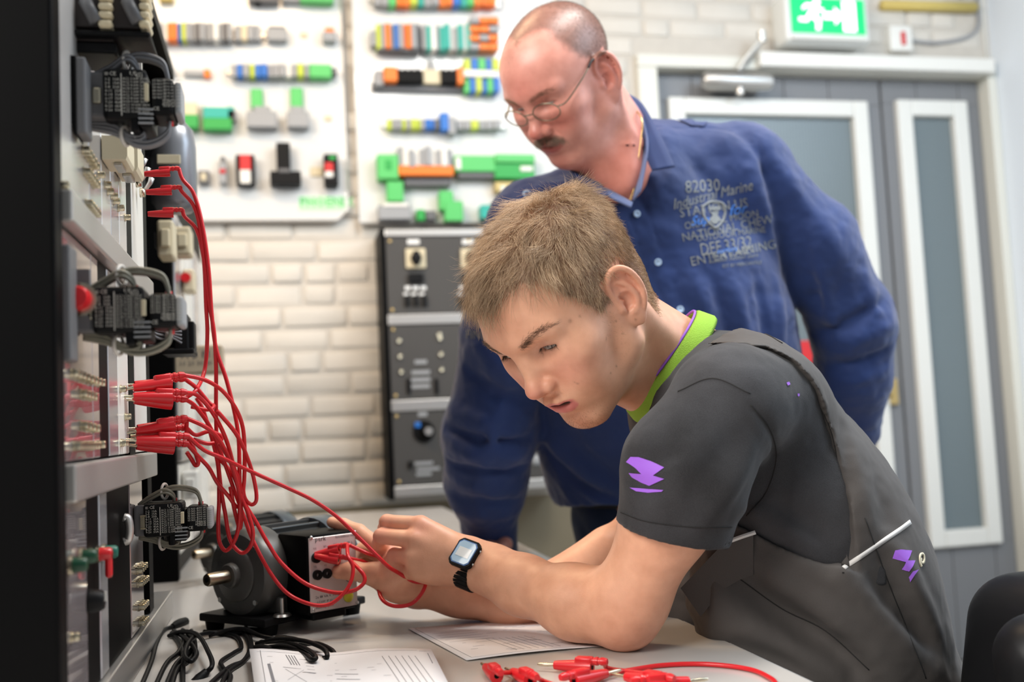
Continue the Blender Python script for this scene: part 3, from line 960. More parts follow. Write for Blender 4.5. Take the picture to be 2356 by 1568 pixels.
# ------------------------------------------------------------------ the seated young man: body
def build_boy_body():
    S = Sculpt()
    sculpt_head(S, BOY_R, BOY_T, BOY)
    nb = P(1585, 850, 1.27)
    h0 = hl(BOY_R, BOY_T, (0, -.028, -.030)); h1 = hl(BOY_R, BOY_T, (0, .012, -.055))
    S.cap(h0, nb, .053, .054, k=.02)
    S.cap(h1, P(1560, 925, 1.275), .040, .036, k=.03)
    S.chain([hl(BOY_R, BOY_T, (.062, -.022, -.012)), P(1540, 800, 1.21), P(1535, 895, 1.225)], [.013, .013, .010], k=.02)
    # trunk, hidden by the clothes
    LS = P(1680, 945, 1.105); RS = P(1630, 965, 1.42)
    S.chain([nb + np.array([.03, .01, -.03]), (.55, 1.20, .95), (.60, 1.215, .80), (.66, 1.22, .58)], [.055, .09, .095, .105], k=.05)
    nl_ = nb + np.array([.03, 0, -.05])
    S.cap(LS, nl_, .036, .040, k=.03); S.cap(RS, nl_, .036, .040, k=.03)
    # left arm (near the camera)
    el = P(1424, 1406, 1.126); wr = P(1100, 1302, 1.262)
    S.cap(LS, P(1540, 1180, 1.10), .042, .0440, k=.03)
    S.cap(P(1540, 1180, 1.10), P(1452, 1372, 1.122), .0440, .0385, k=.03)
    S.cap(P(1452, 1372, 1.122), el + np.array([.004, 0, -.002]), .0375, .0310, k=.02)
    S.ell(P(1450, 1434, 1.125), (.020, .020, .018), k=.02)                      # elbow point
    S.cap(el, P(1325, 1384, 1.165), .0350, .0362, k=.025)
    S.cap(P(1325, 1384, 1.165), P(1200, 1344, 1.222), .0358, .0300, k=.03)
    S.cap(P(1200, 1344, 1.222), wr, .0295, .0235, k=.03)
    hn = np.array(P(1085, 1298, 1.25)) - np.array(P(1085, 1298, 1.30)); hn /= np.linalg.norm(hn)
    S.cap(P(1130, 1306, 1.257), P(1088, 1296, 1.264), .0275, .0270, k=.02, flat=hn, fs=.76)
    # left hand
    M = [P(968, 1206, 1.284), P(952, 1240, 1.272), P(950, 1280, 1.268), P(958, 1312, 1.270)]
    W = [P(1072, 1262, 1.270), P(1068, 1280, 1.265), P(1066, 1298, 1.264), P(1070, 1316, 1.266)]
    for i in range(4):
        S.cap(W[i], M[i], .0135, [.0112, .0114, .0108, .0100][i], k=.014)
    S.ell(P(1010, 1300, 1.282), (.030, .018, .022), k=.02)
    for i in range(4):
        S.gauss(M[i] + hn * .009, .0075, .0012)
    finger(S, [M[0], P(890, 1200, 1.300), P(884, 1214, 1.323), P(902, 1236, 1.338)], [.0102, .0092, .0080, .0070])
    finger(S, [M[1], P(877, 1233, 1.288), P(872, 1248, 1.312), P(894, 1263, 1.326)], [.0106, .0096, .0082, .0070])
    finger(S, [M[2], P(908, 1277, 1.287), P(905, 1291, 1.310), P(930, 1300, 1.318)], [.0100, .0092, .0080, .0068])
    finger(S, [M[3], P(935, 1314, 1.286), P(938, 1324, 1.305), P(955, 1326, 1.312)], [.0092, .0082, .0072, .0062])
    finger(S, [P(1040, 1285, 1.290), P(985, 1252, 1.318), P(928, 1248, 1.345), P(896, 1256, 1.352)], [.016, .0125, .0105, .0085], k=.008)
    # right arm
    er = P(1322, 1376, 1.315); wq = P(975, 1358, 1.325)
    S.cap(RS, P(1500, 1225, 1.37), .042, .041, k=.03)
    S.cap(P(1500, 1225, 1.37), er, .041, .034, k=.03)
    S.cap(er, P(1180, 1378, 1.318), .034, .0315, k=.03)
    S.cap(P(1262, 1346, 1.315), P(1395, 1268, 1.335), .022, .028, k=.03)
    S.cap(P(1180, 1378, 1.318), P(1060, 1362, 1.322), .0310, .0250, k=.03)
    S.cap(P(1060, 1362, 1.322), wq, .0245, .0215, k=.03)
    # right hand
    W = [P(945, 1345, 1.310), P(948, 1350, 1.305), P(950, 1356, 1.317), P(952, 1362, 1.327)]
    M = [P(884, 1266, 1.333), P(884, 1278, 1.351), P(890, 1294, 1.367), P(896, 1312, 1.377)]
    for i in range(4):
        S.cap(W[i], M[i], .0165, [.0112, .0112, .0104, .0096][i], k=.014)
    S.ell(P(905, 1338, 1.300), (.021, .026, .023), k=.02)
    S.ell(P(930, 1318, 1.317), (.022, .022, .024), k=.02)
    finger(S, [M[0], P(826, 1222, 1.353), P(790, 1207, 1.363), P(764, 1201, 1.369)], [.0108, .0094, .0084, .0074])
    finger(S, [M[1], P(838, 1262, 1.373), P(812, 1278, 1.365), P(806, 1292, 1.353)], [.0106, .0096, .0084, .0072])
    finger(S, [M[2], P(848, 1286, 1.387), P(822, 1300, 1.377), P(816, 1312, 1.365)], [.0100, .0092, .0080, .0070])
    finger(S, [M[3], P(862, 1310, 1.393), P(838, 1320, 1.383), P(830, 1330, 1.373)], [.0090, .0082, .0072, .0062])
    finger(S, [P(912, 1340, 1.301), P(858, 1320, 1.307), P(812, 1312, 1.313), P(778, 1315, 1.317)], [.0175, .0125, .0104, .0090], k=.010)
    # thumb nail bed and wrist creases
    S.gauss(P(786, 1312, 1.308), (.006, .005, .005), -.0008)
    V, Q = S.mesh(.0019)
    V = relax(V, Q, 1, .4)
    L = (V - BOY_T) @ BOY_R
    base = np.array([.83, .455, .295])
    C = np.tile(base, (len(V), 1))
    hd = (np.abs(L[:, 0]) < .11) & (L[:, 2] > -.13) & (np.abs(L[:, 1]) < .15)
    C[hd] = head_colors(L[hd], base, BOY)
    # knuckles, elbow: a little redder
    for c, w in [(M[0], .02), (P(1440, 1470, 1.12), .04), (P(965, 1206, 1.27), .02), (P(880, 1200, 1.29), .016), (P(870, 1235, 1.28), .016), (P(905, 1280, 1.28), .014), (P(765, 1200, 1.40), .018), (P(780, 1315, 1.35), .016)]:
        m = .45 * np.exp(-((V - c) ** 2).sum(1) / (w * w))[:, None]
        C = C * (1 - m) + np.array([.70, .27, .20]) * m
    for (x, y), r in zip([(1312, 738), (1334, 727), (1395, 780), (1433, 767), (1329, 882), (1418, 842), (1417, 738), (1463, 735), (1405, 858), (1322, 879)], [.0022, .0013, .0016, .0013, .0015, .0013, .0013, .0014, .0012, .0012]):
        c = S.trace([(x, y)], .9)[0]
        m = .5 * np.exp(-((V - c) ** 2).sum(1) / (r * r))[:, None]
        C = C * (1 - m) + np.array([.22, .09, .05]) * m
    return S, V, Q, C, L

def sample_surface(V, Q, w, n, rng):
    """random points on quads, weighted; returns positions and quad ids"""
    a = np.linalg.norm(np.cross(V[Q[:, 2]] - V[Q[:, 0]], V[Q[:, 3]] - V[Q[:, 1]]), axis=1) * w
    cs = np.cumsum(a); i = np.searchsorted(cs, rng.random(n) * cs[-1]).clip(0, len(Q) - 1)
    u, v = rng.random((2, n, 1))
    q = V[Q[i]]
    return (q[:, 0] * (1 - u) + q[:, 1] * u) * (1 - v) + (q[:, 3] * (1 - u) + q[:, 2] * u) * v, i

def sm(x, a, b):
    t = np.clip((x - a) / (b - a), 0, 1); return t * t * (3 - 2 * t)

def boy_hair_mask(L):
    x, y, z = np.abs(L[:, 0]), L[:, 1], L[:, 2]
    n = fbm(L * 140, 2) * .012
    top = .052 + .030 * np.clip(1 - x / .050, 0, 1)
    lim = np.where(z > .088, top, np.where(z > .058, .047, .027 + .020 * np.clip((z - .010) / .048, 0, 1)))
    m = sm(lim + n - y, -.003, .003) * sm(z, .008, .014)
    ear = (y > -.040) & (y < .008) & (z < .034) & (x > .058)
    m = np.where(ear, 0, m)
    back = sm(-.020 - y, 0, .006) * sm(z, -.062, -.050) * (x < .074)
    return np.maximum(m, np.where(ear, 0, back)) * (x < .0775)

def build_boy_hair(S, V, Q, L, parent):
    rng = np.random.default_rng(11)
    N = vnormals(V, Q)
    qc = V[Q].mean(1); Lq = (qc - BOY_T) @ BOY_R
    nearhead = (np.abs(Lq[:, 0]) < .10) & (Lq[:, 2] > -.08) & (Lq[:, 1] > -.14) & (Lq[:, 1] < .12)
    w = np.zeros(len(Q)); w[nearhead] = boy_hair_mask(Lq[nearhead])
    pts, qi = sample_surface(V, Q, w, 26000, rng)
    nn = N[Q[qi, 0]] @ BOY_R
    l = (pts - BOY_T) @ BOY_R
    wh = np.array([.012, -.062, .118])
    flow = l - wh
    flow[:, 1] += .9 * np.clip(l[:, 2] - .07, 0, 1)
    flow[:, 2] -= .025
    flow -= nn * (flow * nn).sum(1, keepdims=True)
    flow /= np.maximum(np.linalg.norm(flow, axis=1, keepdims=True), 1e-6)
    x, y, z = np.abs(l[:, 0]), l[:, 1], l[:, 2]
    topness = sm(z, .055, .100)
    ln = .011 + .021 * topness + .006 * sm(y, .02, .07) * topness
    ln *= np.where(z < .02, .55, 1.0) * np.where((y < -.03) & (z < .01), .6, 1.0) * rng.uniform(.75, 1.25, len(l))
    ns = np.stack([fbm(l * 75 + 7 * k, 2) for k in range(3)], 1) * 2.4 + np.stack([fbm(l * 200 + 31 * k, 2) for k in range(3)], 1) * .8
    segs = 5
    dirs = np.zeros((len(l), segs, 3))
    jit = rng.normal(0, .13, (len(l), 3))
    for i in range(segs):
        a = [.62, .34, .08, -.08, -.16][i] * (0.50 + .50 * topness) + .04
        curl = ns * (.30 + .22 * i) * (.35 + .65 * topness)[:, None]
        d = nn * a[:, None] + flow * .75 + curl + jit * (.5 + .3 * i)
        dirs[:, i] = d / np.linalg.norm(d, axis=1, keepdims=True)
    dw = dirs @ BOY_R.T
    def push(p, i):
        d = S.at(p); s_ = np.clip(.0022 - d, 0, .01)
        return p + s_[:, None] * (nn @ BOY_R.T)
    tone = rng.random(len(l))[:, None]
    lite = np.clip(.5 + fbm(l * 60 + 3, 2) * 1.6, 0, 1)[:, None]
    C = np.array([.27, .165, .095]) * (1 - tone) + np.array([.78, .575, .375]) * tone
    C = C * (.65 + .7 * lite)
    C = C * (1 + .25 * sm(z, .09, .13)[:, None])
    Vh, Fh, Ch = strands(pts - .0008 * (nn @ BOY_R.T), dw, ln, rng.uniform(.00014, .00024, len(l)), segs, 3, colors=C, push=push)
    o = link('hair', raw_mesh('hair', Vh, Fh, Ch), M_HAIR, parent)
    tag(o, 'short tousled light brown hair combed towards the forehead')
    return o

def fuzz(name, V, Q, R, t, wfun, n, length, rad, col, flowf, parent, seed=5, lift=.5, segs=2, label=None, jitter=.25):
    """short facial hair: brows, beard, moustache, stubble"""
    rng = np.random.default_rng(seed)
    N = vnormals(V, Q)
    qc = V[Q].mean(1); Lq = (qc - t) @ R
    w = wfun(Lq) * (np.linalg.norm(Lq, axis=1) < .16)
    pts, qi = sample_surface(V, Q, w, n, rng)
    nn = N[Q[qi, 0]] @ R
    l = (pts - t) @ R
    fl = flowf(l)
    fl = fl - nn * (fl * nn).sum(1, keepdims=True)
    fl /= np.maximum(np.linalg.norm(fl, axis=1, keepdims=True), 1e-6)
    dirs = np.zeros((n, segs, 3)); jit = rng.normal(0, jitter, (n, 3))
    for i in range(segs):
        d = nn * lift * (1 - i / segs) + fl + jit
        dirs[:, i] = d / np.linalg.norm(d, axis=1, keepdims=True)
    C = np.array(col) * rng.uniform(.6, 1.5, (n, 1))
    Vh, Fh, Ch = strands(pts - .0004 * (nn @ R.T), dirs @ R.T, length * rng.uniform(.6, 1.3, n), rad, segs, 3, colors=C)
    o = link(name, raw_mesh(name, Vh, Fh, Ch), M_HAIR, parent)
    if label: o['label'] = label
    return o

def eye_ball(R, t, x, parent, iris=(.10, .16, .20), down=.45, side=0.0, c=(.0315, .0700, .0270)):
    mb = MB()
    prof = [(0.0127 * math.sin(a), 0.0127 * math.cos(a)) for a in np.linspace(0.0, math.pi, 17)]
    prof[0] = (0, prof[0][1]); prof[-1] = (0, prof[-1][1])
    look = Vector((side, math.cos(down), -math.sin(down)))
    mb.lathe(prof, frame_from((x * c[0], c[1], c[2]), look), n=24)
    me = mb.mesh('eye')
    for m in (M_EYE_W, M_EYE_I, M_EYE_P): me.materials.append(m)
    lk = look.normalized()
    for p in me.polygons:
        a = (p.center - Vector((x * c[0], c[1], c[2]))).normalized().dot(lk)
        p.material_index = 2 if a > .978 else (1 if a > .88 else 0)
    me.transform(Matrix(((*R[0], t[0]), (*R[1], t[1]), (*R[2], t[2]), (0, 0, 0, 1))))
    me.shade_smooth()
    return link('eye', me, None, parent)
M_EYE_W = mat('eye_white', (.50, .46, .43), .2)
M_EYE_I = mat('iris_grey_blue', (.035, .05, .06), .15)  # eye white and iris darkened in place of shade under the lids
M_EYE_P = mat('pupil_black', (.005, .005, .005), .05)

def seg_weight(l, a, b, w):
    a = np.array(a); b = np.array(b); ab = b - a
    s_ = np.clip(((l - a) @ ab) / (ab @ ab), 0, 1)
    d = np.linalg.norm(l - a - s_[:, None] * ab, axis=1)
    return d, s_

def poly_weight(l, pts, ws):
    best = np.zeros(len(l))
    for i in range(len(pts) - 1):
        d, s_ = seg_weight(l, pts[i], pts[i + 1], 0)
        w = ws[i] + (ws[i + 1] - ws[i]) * s_
        best = np.maximum(best, np.clip(1.25 - d / w, 0, 1))
    return best

def mirror_x(l):
    m = l.copy(); m[:, 0] = np.abs(m[:, 0]); return m
# ------------------------------------------------------------------ the seated young man
def build_boy():
    root = empty('person', (.66, 1.22, .0), label='young man in a dark grey T-shirt and dungarees leaning on the bench', cat='person')
    root_inv = Matrix.Translation((-.66, -1.22, 0))
    S, V, Q, C, L = build_boy_body()
    hm = np.zeros(len(V)); nh = (np.abs(L[:, 0]) < .10) & (L[:, 2] > -.08) & (L[:, 1] > -.14) & (L[:, 1] < .12)
    hm[nh] = boy_hair_mask(L[nh])
    C = C * (1 - .72 * hm[:, None]) + np.array([.16, .095, .05]) * .72 * hm[:, None]
    kids = [link('body', raw_mesh('body', V, Q, C), M_SKIN_B)]
    kids.append(build_boy_hair(S, V, Q, L, None))
    for x in (1, -1):
        kids.append(eye_ball(BOY_R, BOY_T, x, None, down=.95, side=.1))
    br = [(.017, .096, .043), (.032, .090, .0485), (.046, .082, .0490), (.057, .073, .045)]
    kids.append(fuzz('eyebrow', V, Q, BOY_R, BOY_T, lambda l: poly_weight(mirror_x(l), br, [.0042, .0040, .0032, .0018]) * (l[:, 0] > 0), 520, .0075, .00013, (.13, .08, .05),
                     lambda l: np.tile(np.array([.9, -.45, .12]), (len(l), 1)), None, 5, .22))
    kids.append(fuzz('eyebrow', V, Q, BOY_R, BOY_T, lambda l: poly_weight(mirror_x(l), br, [.0042, .0040, .0032, .0018]) * (l[:, 0] < 0), 520, .0075, .00013, (.13, .08, .05),
                     lambda l: np.tile(np.array([-.9, -.45, .12]), (len(l), 1)), None, 6, .22))
    ls = [(.0185, .0800, .0225), (.026, .0836, .0262), (.034, .0832, .0268), (.0445, .0775, .0245)]
    for sgn in (1, -1):
        kids.append(fuzz('eyelashes', V, Q, BOY_R, BOY_T, lambda l: poly_weight(mirror_x(l), ls, [.0014] * 4) * (l[:, 0] * sgn > 0), 110, .0075, .00012, (.04, .025, .018),
                         lambda l: np.tile(np.array([.25 * sgn, 1.0, -.9]), (len(l), 1)), None, 8, 1.2, segs=3, jitter=.12))
    def beardw(l):
        m = mirror_x(l)
        a = sm(-m[:, 2], .058, .078) * sm(m[:, 1], .045, .075) * np.clip(1.2 - m[:, 0] / .034, 0, 1) * 1.0
        b = poly_weight(m, [(.070, .018, .012), (.066, .026, -.010), (.060, .028, -.035), (.055, .032, -.058)], [.011, .013, .010, .010]) * .22
        c = poly_weight(m, [(.004, .103, -.024), (.018, .098, -.027), (.027, .089, -.036)], [.004, .0045, .0035]) * .25
        return np.maximum(np.maximum(a, b), c)
    kids.append(fuzz('beard_stubble', V, Q, BOY_R, BOY_T, beardw, 2600, .0024, .00008, (.28, .16, .09), lambda l: np.tile(np.array([0, -.35, -1.0]), (len(l), 1)), None, 9, .6,
                     label='sparse light brown chin beard and side stubble'))
    # upper teeth
    mb = MB()
    for i in range(-3, 4):
        a = i * .0075
        mb.box((math.sin(a / .026) * .026, .0655 + math.cos(a / .026) * .0260, -.0410), (.0068, .005, .0100), bev=.0015, rot=Quaternion((0, 0, 1), -a / .026))
    me = mb.mesh('teeth'); me.transform(Matrix(((*BOY_R[0], BOY_T[0]), (*BOY_R[1], BOY_T[1]), (*BOY_R[2], BOY_T[2]), (0, 0, 0, 1))))
    kids.append(link('teeth', me, M_TEETH))
    kids += boy_clothes()
    for k in kids:
        k.parent = root; k.matrix_parent_inverse = root_inv
    return root, S, V, Q
M_TEETH = mat('tooth_enamel', (.78, .70, .58), .25)

M_TEE = cloth_material('dark_grey_jersey', (.043, .043, .047), .9, 1500, .8, .55, .12)
M_DUNG = cloth_material('grey_work_twill', (.078, .070, .066), .62, 1500, .3, .14, .05)
M_LIME = mat('lime_rib_knit', (.33, .60, .06), .85, bump=.6, bscale=900)
M_PURPLE = mat('purple_print', (.36, .13, .72), .6)
M_PIPE = mat('white_reflective_piping', (.72, .70, .68), .45)
M_SEAM = mat('dark_stitch_thread', (.020, .019, .019), .9)
M_CREAM = mat('cream_print', (.75, .68, .50), .7)

def torso_chain(S, grow, k=.06):
    f = (.93, 0, .36)
    pts = [(.520, 1.190, .975), (.588, 1.200, .880), (.632, 1.205, .775), (.665, 1.21, .610)]
    rs = [.134, .150, .155, .168]
    for i in range(3):
        S.cap(pts[i], pts[i + 1], rs[i] + grow, rs[i + 1] + grow, k, flat=f, fs=.74)

def boy_clothes():
    kids = []
    LS = P(1668, 930, 1.095); RS = P(1630, 955, 1.42)
    nb = P(1585, 850, 1.27)
    def shoulders(S, g):
        torso_chain(S, g)
        S.cap(P(1690, 915, 1.12), nb + np.array([.03, 0, -.050]), .050 + g, .052 + g, k=.05)
        S.cap(RS, nb + np.array([.03, 0, -.050]), .050 + g, .052 + g, k=.05)
        S.ell(P(1720, 915, 1.20), (.065 + g, .085 + g, .050 + g), k=.06)
    # ---------------- T-shirt
    S = Sculpt()
    shoulders(S, 0.0)
    S.cap(LS, P(1578, 1075, 1.085), .056, .0635, k=.035)
    S.cap(P(1578, 1075, 1.085), P(1540, 1270, 1.100), .0630, .0605, k=.02)
    S.cap(RS, P(1545, 1150, 1.40), .054, .050, k=.03)
    hem = P(1556, 1226, 1.10); ax = P(1540, 1270, 1.10) - P(1578, 1075, 1.085); ax /= np.linalg.norm(ax)
    hn = -_up * .975 - _rt * .20 + _fw * .05; hn /= np.linalg.norm(hn)
    S.fun(hem - .16, hem + .16, lambda p: np.maximum(-((p - hem) @ hn), np.linalg.norm(p - hem - hn * .05, axis=-1) - .13), 's', .002)
    S.cap(hem - ax * .010, hem + ax * .05, .0560, .0550, k=.003, op='s')
    S.cap(P(1550, 846, 1.25), P(1440, 690, 1.20), .058, .075, k=.008, op='s')
    S.fun((0, .5, .3), (1.2, 2, .81), lambda p: p[..., 2] - .805, 's', .004)
    S.fun((.62, .5, .3), (1.2, 2, .92), lambda p: np.maximum(.628 - p[..., 0], p[..., 2] - .91), 's', .004)
    S.folds([
        ([(1700, 985), (1640, 1080), (1540, 1200)], .016, -.004),
        ([(1740, 1010), (1690, 1110), (1610, 1215)], .012, .004),
        ([(1560, 1000), (1500, 1090), (1455, 1130)], .014, -.002),
        ([(1440, 1045), (1490, 1060), (1560, 1040)], .007, -.0025),
        ([(1434, 1092), (1480, 1120), (1540, 1130)], .007, -.0020),
        ([(1726, 930), (1770, 985), (1782, 1050), (1760, 1130), (1716, 1185)], .004, -.0022),
        ([(1790, 1190), (1740, 1180), (1702, 1165)], .010, .003),
        ([(1900, 1290), (1830, 1230), (1750, 1200)], .010, .004),
        ([(1905, 1240), (1840, 1190), (1770, 1150)], .010, -.003),
        ([(1640, 830), (1600, 900), (1570, 1000)], .02, .002),
        ([(1422, 1180), (1520, 1204), (1620, 1214)], .0022, -.0012),
    ], gain=1.5)
    V, Q = S.mesh(.0030)
    V = ruffle(relax(V, Q, 1, .4), Q, 48, .0032, 2)
    tee = link('t_shirt', raw_mesh('t_shirt', V, Q), M_TEE); kids.append(tee)
    tee['label'] = 'dark grey short sleeved T-shirt with lime collar'
    bvh = make_bvh(V, Q)
    z2 = lambda pts: [(1400 + x / 2.347, 900 + y / 2.347) for x, y in pts]
    lg = decal('sleeve_logo', [z2([(98, 382), (122, 354), (165, 354), (230, 376), (303, 411), (242, 453), (303, 471), (222, 508), (180, 491), (130, 463), (112, 439), (180, 445), (150, 415), (122, 396)]),
                               z2([(117, 519), (220, 526), (298, 531), (288, 540), (215, 547), (152, 539)])], bvh, M_PURPLE)
    lg['label'] = 'purple zigzag logo on the sleeve'
    lg.parent = tee
    # small purple dots by the strap
    dt = decal('printed_mark', [[(1808, 880), (1814, 878), (1817, 884), (1811, 887)], [(1833, 905), (1838, 905), (1838, 911), (1834, 911)]], bvh, M_PURPLE, sub=0); dt.parent = tee
    for nm, px, w_ in (('sleeve_hem_stitch', [(1428, 1178), (1480, 1197), (1550, 1208), (1620, 1213), (1684, 1212)], .0007), ('armhole_seam', [(1726, 930), (1770, 985), (1786, 1050), (1764, 1130), (1718, 1186)], .0010), ('shoulder_seam', [(1560, 900), (1640, 870), (1726, 905)], .0012)):
        r_ = ribbon(nm, px, bvh, w_, M_SEAM, off=.0007); r_.parent = tee
    # ---------------- collar
    c0 = P(1531, 834, 1.250); u1 = (P(1612, 718, 1.25) - P(1446, 950, 1.25)) / 2; u2 = _fw * .068
    nax = np.cross(u1, u2); nax /= np.linalg.norm(nax)
    if nax @ (BOY_T - c0) < 0: nax = -nax
    def ring(scale, lift):
        return [c0 + (u1 * math.cos(a) + u2 * math.sin(a)) * scale + nax * lift for a in np.linspace(0, 2 * math.pi, 61)[:-1]]
    def band(rings, name, m, thick=True):
        n = 60
        Vv = np.concatenate([np.array(r) for r in rings])
        F = [[i * n + k, i * n + (k + 1) % n, (i + 1) % len(rings) * n + (k + 1) % n, (i + 1) % len(rings) * n + k] for i in range(len(rings)) for k in range(n)]
        return link(name, raw_mesh(name, Vv, np.array(F)), m)
    co = band([ring(.94, .004), ring(.965, .007), ring(1.00, .004), ring(1.070, -.014), ring(1.055, -.018), ring(.96, -.002)], 'collar', M_LIME)
    co['label'] = 'lime green ribbed collar with purple edge'
    co.parent = tee; kids_extra = co
    mb = MB(); rp = ring(.945, .0085); mb.tube(rp + rp[:1], .0016, 6, caps=False)
    pe = mb.build('collar_edge', M_PURPLE, tee, smooth=True)
    # lime neck tape strip beside the strap
    lt = decal('lime_neck_tape', [[(1534, 834), (1560, 800), (1584, 773), (1588, 792), (1580, 812), (1556, 826)]], bvh, M_LIME, off=.007); lt.parent = tee
    # ---------------- dungarees
    S = Sculpt()
    shoulders(S, .0055)
    S.ell((.690, 1.21, .570), (.150, .180, .130), k=.06)
    for y in (1.11, 1.32):
        S.chain([(.64, y, .560), (.30, y - .01, .565), (.27, y - .02, .12)], [.098, .078, .065], k=.05)
    S.cap((.500, 1.13, .780), (.52, 1.13, .70), .050, .070, k=.05)
    S.cap((.500, 1.27, .780), (.52, 1.27, .70), .050, .070, k=.05)
    S.ell(P(1650, 1335, 1.175), (.040, .030, .050), k=.03)
    poly = [(on_y(x, y, 1.06)[0], on_y(x, y, 1.06)[2]) for x, y in
            [(1592, 778), (1660, 797), (1740, 806), (1795, 835), (1850, 900), (1898, 1000), (1918, 1150), (1938, 1325), (1830, 1282), (1740, 1228), (1690, 1192), (1640, 1245), (1560, 1330), (1200, 1330), (1200, 500), (1560, 690)]]
    S.fun((-.2, .6, .3), (.85, 1.145, 1.4), lambda p: np.maximum(poly_sdf(p[..., 0], p[..., 2], poly), p[..., 1] - 1.145), 's', .0015)
    S.fun((-.2, 1.275, .3), (.85, 1.8, 1.4), lambda p: np.maximum(poly_sdf(p[..., 0], p[..., 2], poly), 1.275 - p[..., 1]), 's', .0015)
    S.cap(P(1565, 860, 1.25), P(1440, 690, 1.20), .084, .100, k=.004, op='s')
    S.fun((-.5, .5, 0), (.43, 1.8, 1.5), lambda p: np.maximum(p[..., 0] - .452, .70 - p[..., 2]), 's', .004)
    S.folds([
        ([(1930, 1180), (1945, 1330), (1985, 1375), (2080, 1470), (2165, 1560)], .016, .010),
        ([(1975, 1330), (2060, 1400), (2140, 1500)], .014, -.008),
        ([(1700, 1270), (1800, 1330), (1900, 1400), (2010, 1500), (2080, 1566)], .022, .010),
        ([(1690, 1330), (1800, 1400), (1930, 1490), (2000, 1560)], .018, -.009),
        ([(1620, 1400), (1730, 1450), (1860, 1510), (1950, 1560)], .018, .008),
        ([(1640, 1440), (1740, 1490), (1850, 1545)], .012, -.006),
        ([(1570, 1350), (1600, 1400), (1660, 1450), (1760, 1490)], .012, .006),
        ([(1830, 1290), (1900, 1330), (1955, 1345)], .008, .006),
        ([(2060, 1260), (2110, 1360), (2160, 1470)], .014, .005),
        ([(2020, 1270), (2080, 1380), (2140, 1480)], .012, -.005),
        ([(1960, 1000), (1985, 1120), (1990, 1230)], .022, .004),
        ([(1935, 960), (1950, 1100), (1955, 1250)], .010, -.003),
        ([(2010, 1090), (2030, 1170), (2040, 1220)], .016, -.003),
    ], gain=1.4)
    V, Q = S.mesh(.0034)
    V = ruffle(relax(V, Q, 1, .35), Q, 30, .005, 3)
    du = link('dungarees', raw_mesh('dungarees', V, Q), M_DUNG); kids.append(du)
    du['label'] = 'grey work dungarees with white reflective piping'
    bvh = make_bvh(V, Q)
    def sub(o, label=None):
        o.parent = du
        if label: o['label'] = label
    sub(ribbon('piping', [(1941, 1306), (1985, 1276), (2030, 1245), (2070, 1218), (2094, 1200)], bvh, .0048, M_PIPE, off=.0009), 'white reflective piping across the lower back')
    lg = decal('back_logo', [z2([(1533, 900), (1546, 858), (1576, 853), (1636, 859), (1625, 890), (1614, 912), (1654, 913), (1640, 945), (1622, 971), (1600, 965), (1583, 959), (1596, 940), (1604, 921), (1560, 908)]),
                             z2([(1672, 961), (1651, 990), (1628, 1028), (1621, 1001), (1641, 971)])], bvh, M_PURPLE)
    sub(lg, 'purple zigzag logo on the back')
    sub(ribbon('printed_letter', z2([(1688, 945), (1681, 925), (1679, 900), (1683, 882), (1692, 876), (1700, 885), (1703, 905), (1699, 922), (1690, 925), (1685, 915), (1687, 900)]), bvh, .0028, M_CREAM), 'cream printed letter')
    sub(ribbon('edge_seam', [(1795, 838), (1850, 902), (1898, 1002), (1918, 1150), (1940, 1318)][::1], bvh, .0022, M_SEAM, off=.0006))
    sub(ribbon('edge_seam', [(1810, 838), (1868, 905), (1916, 1005), (1936, 1150), (1952, 1300)], bvh, .0010, M_SEAM, off=.0005))
    sub(ribbon('side_seam', [(1990, 1190), (2040, 1330), (2100, 1480), (2130, 1560)], bvh, .0010, M_SEAM, off=.0005))
    sub(ribbon('edge_hem', [(1604, 792), (1660, 804), (1740, 815), (1803, 845), (1860, 912), (1906, 1006), (1927, 1150), (1946, 1300)], bvh, .0105, M_DUNG, off=.0016))
    sub(ribbon('strap_stitching', [(1608, 806), (1664, 818), (1738, 829), (1795, 858), (1850, 922)], bvh, .0009, M_SEAM, off=.0020))
    sub(ribbon('strap_stitching', [(1640, 752), (1700, 752), (1760, 768), (1800, 790)], bvh, .0009, M_SEAM, off=.0010))
    sub(ribbon('pocket_seam', [(1700, 1330), (1800, 1400), (1900, 1450), (2000, 1540)], bvh, .0010, M_SEAM, off=.0008))
    # breast pocket with flap, standing off the bib
    pk = [(1664, 1250), (1692, 1240), (1733, 1229), (1733, 1322), (1700, 1334), (1662, 1356), (1612, 1418), (1566, 1352)]
    base = np.array([P(x, y, 1.135 + .00012 * (1733 - x)) for x, y in pk])
    nrm = np.array(CAM) - base.mean(0); nrm /= np.linalg.norm(nrm)
    mb = MB()
    a = [mb.bm.verts.new(p + nrm * .002) for p in base]; b = [mb.bm.verts.new(p - nrm * .002) for p in base]
    mb.bm.faces.new(a); mb.bm.faces.new(b[::-1])
    for i in range(len(a)): mb.bm.faces.new((a[i], b[i], b[(i + 1) % len(a)], a[(i + 1) % len(a)]))
    fl = mb.build('pocket_flap', M_DUNG); sub(fl)
    mb = MB(); t_ = [P(1682, 1243, 1.128), P(1710, 1233, 1.126), P(1738, 1224, 1.125)]
    mb.tube(t_, .0024, 6); sub(mb.build('piping', M_PIPE), 'white reflective piping on the pocket flap')
    return kids
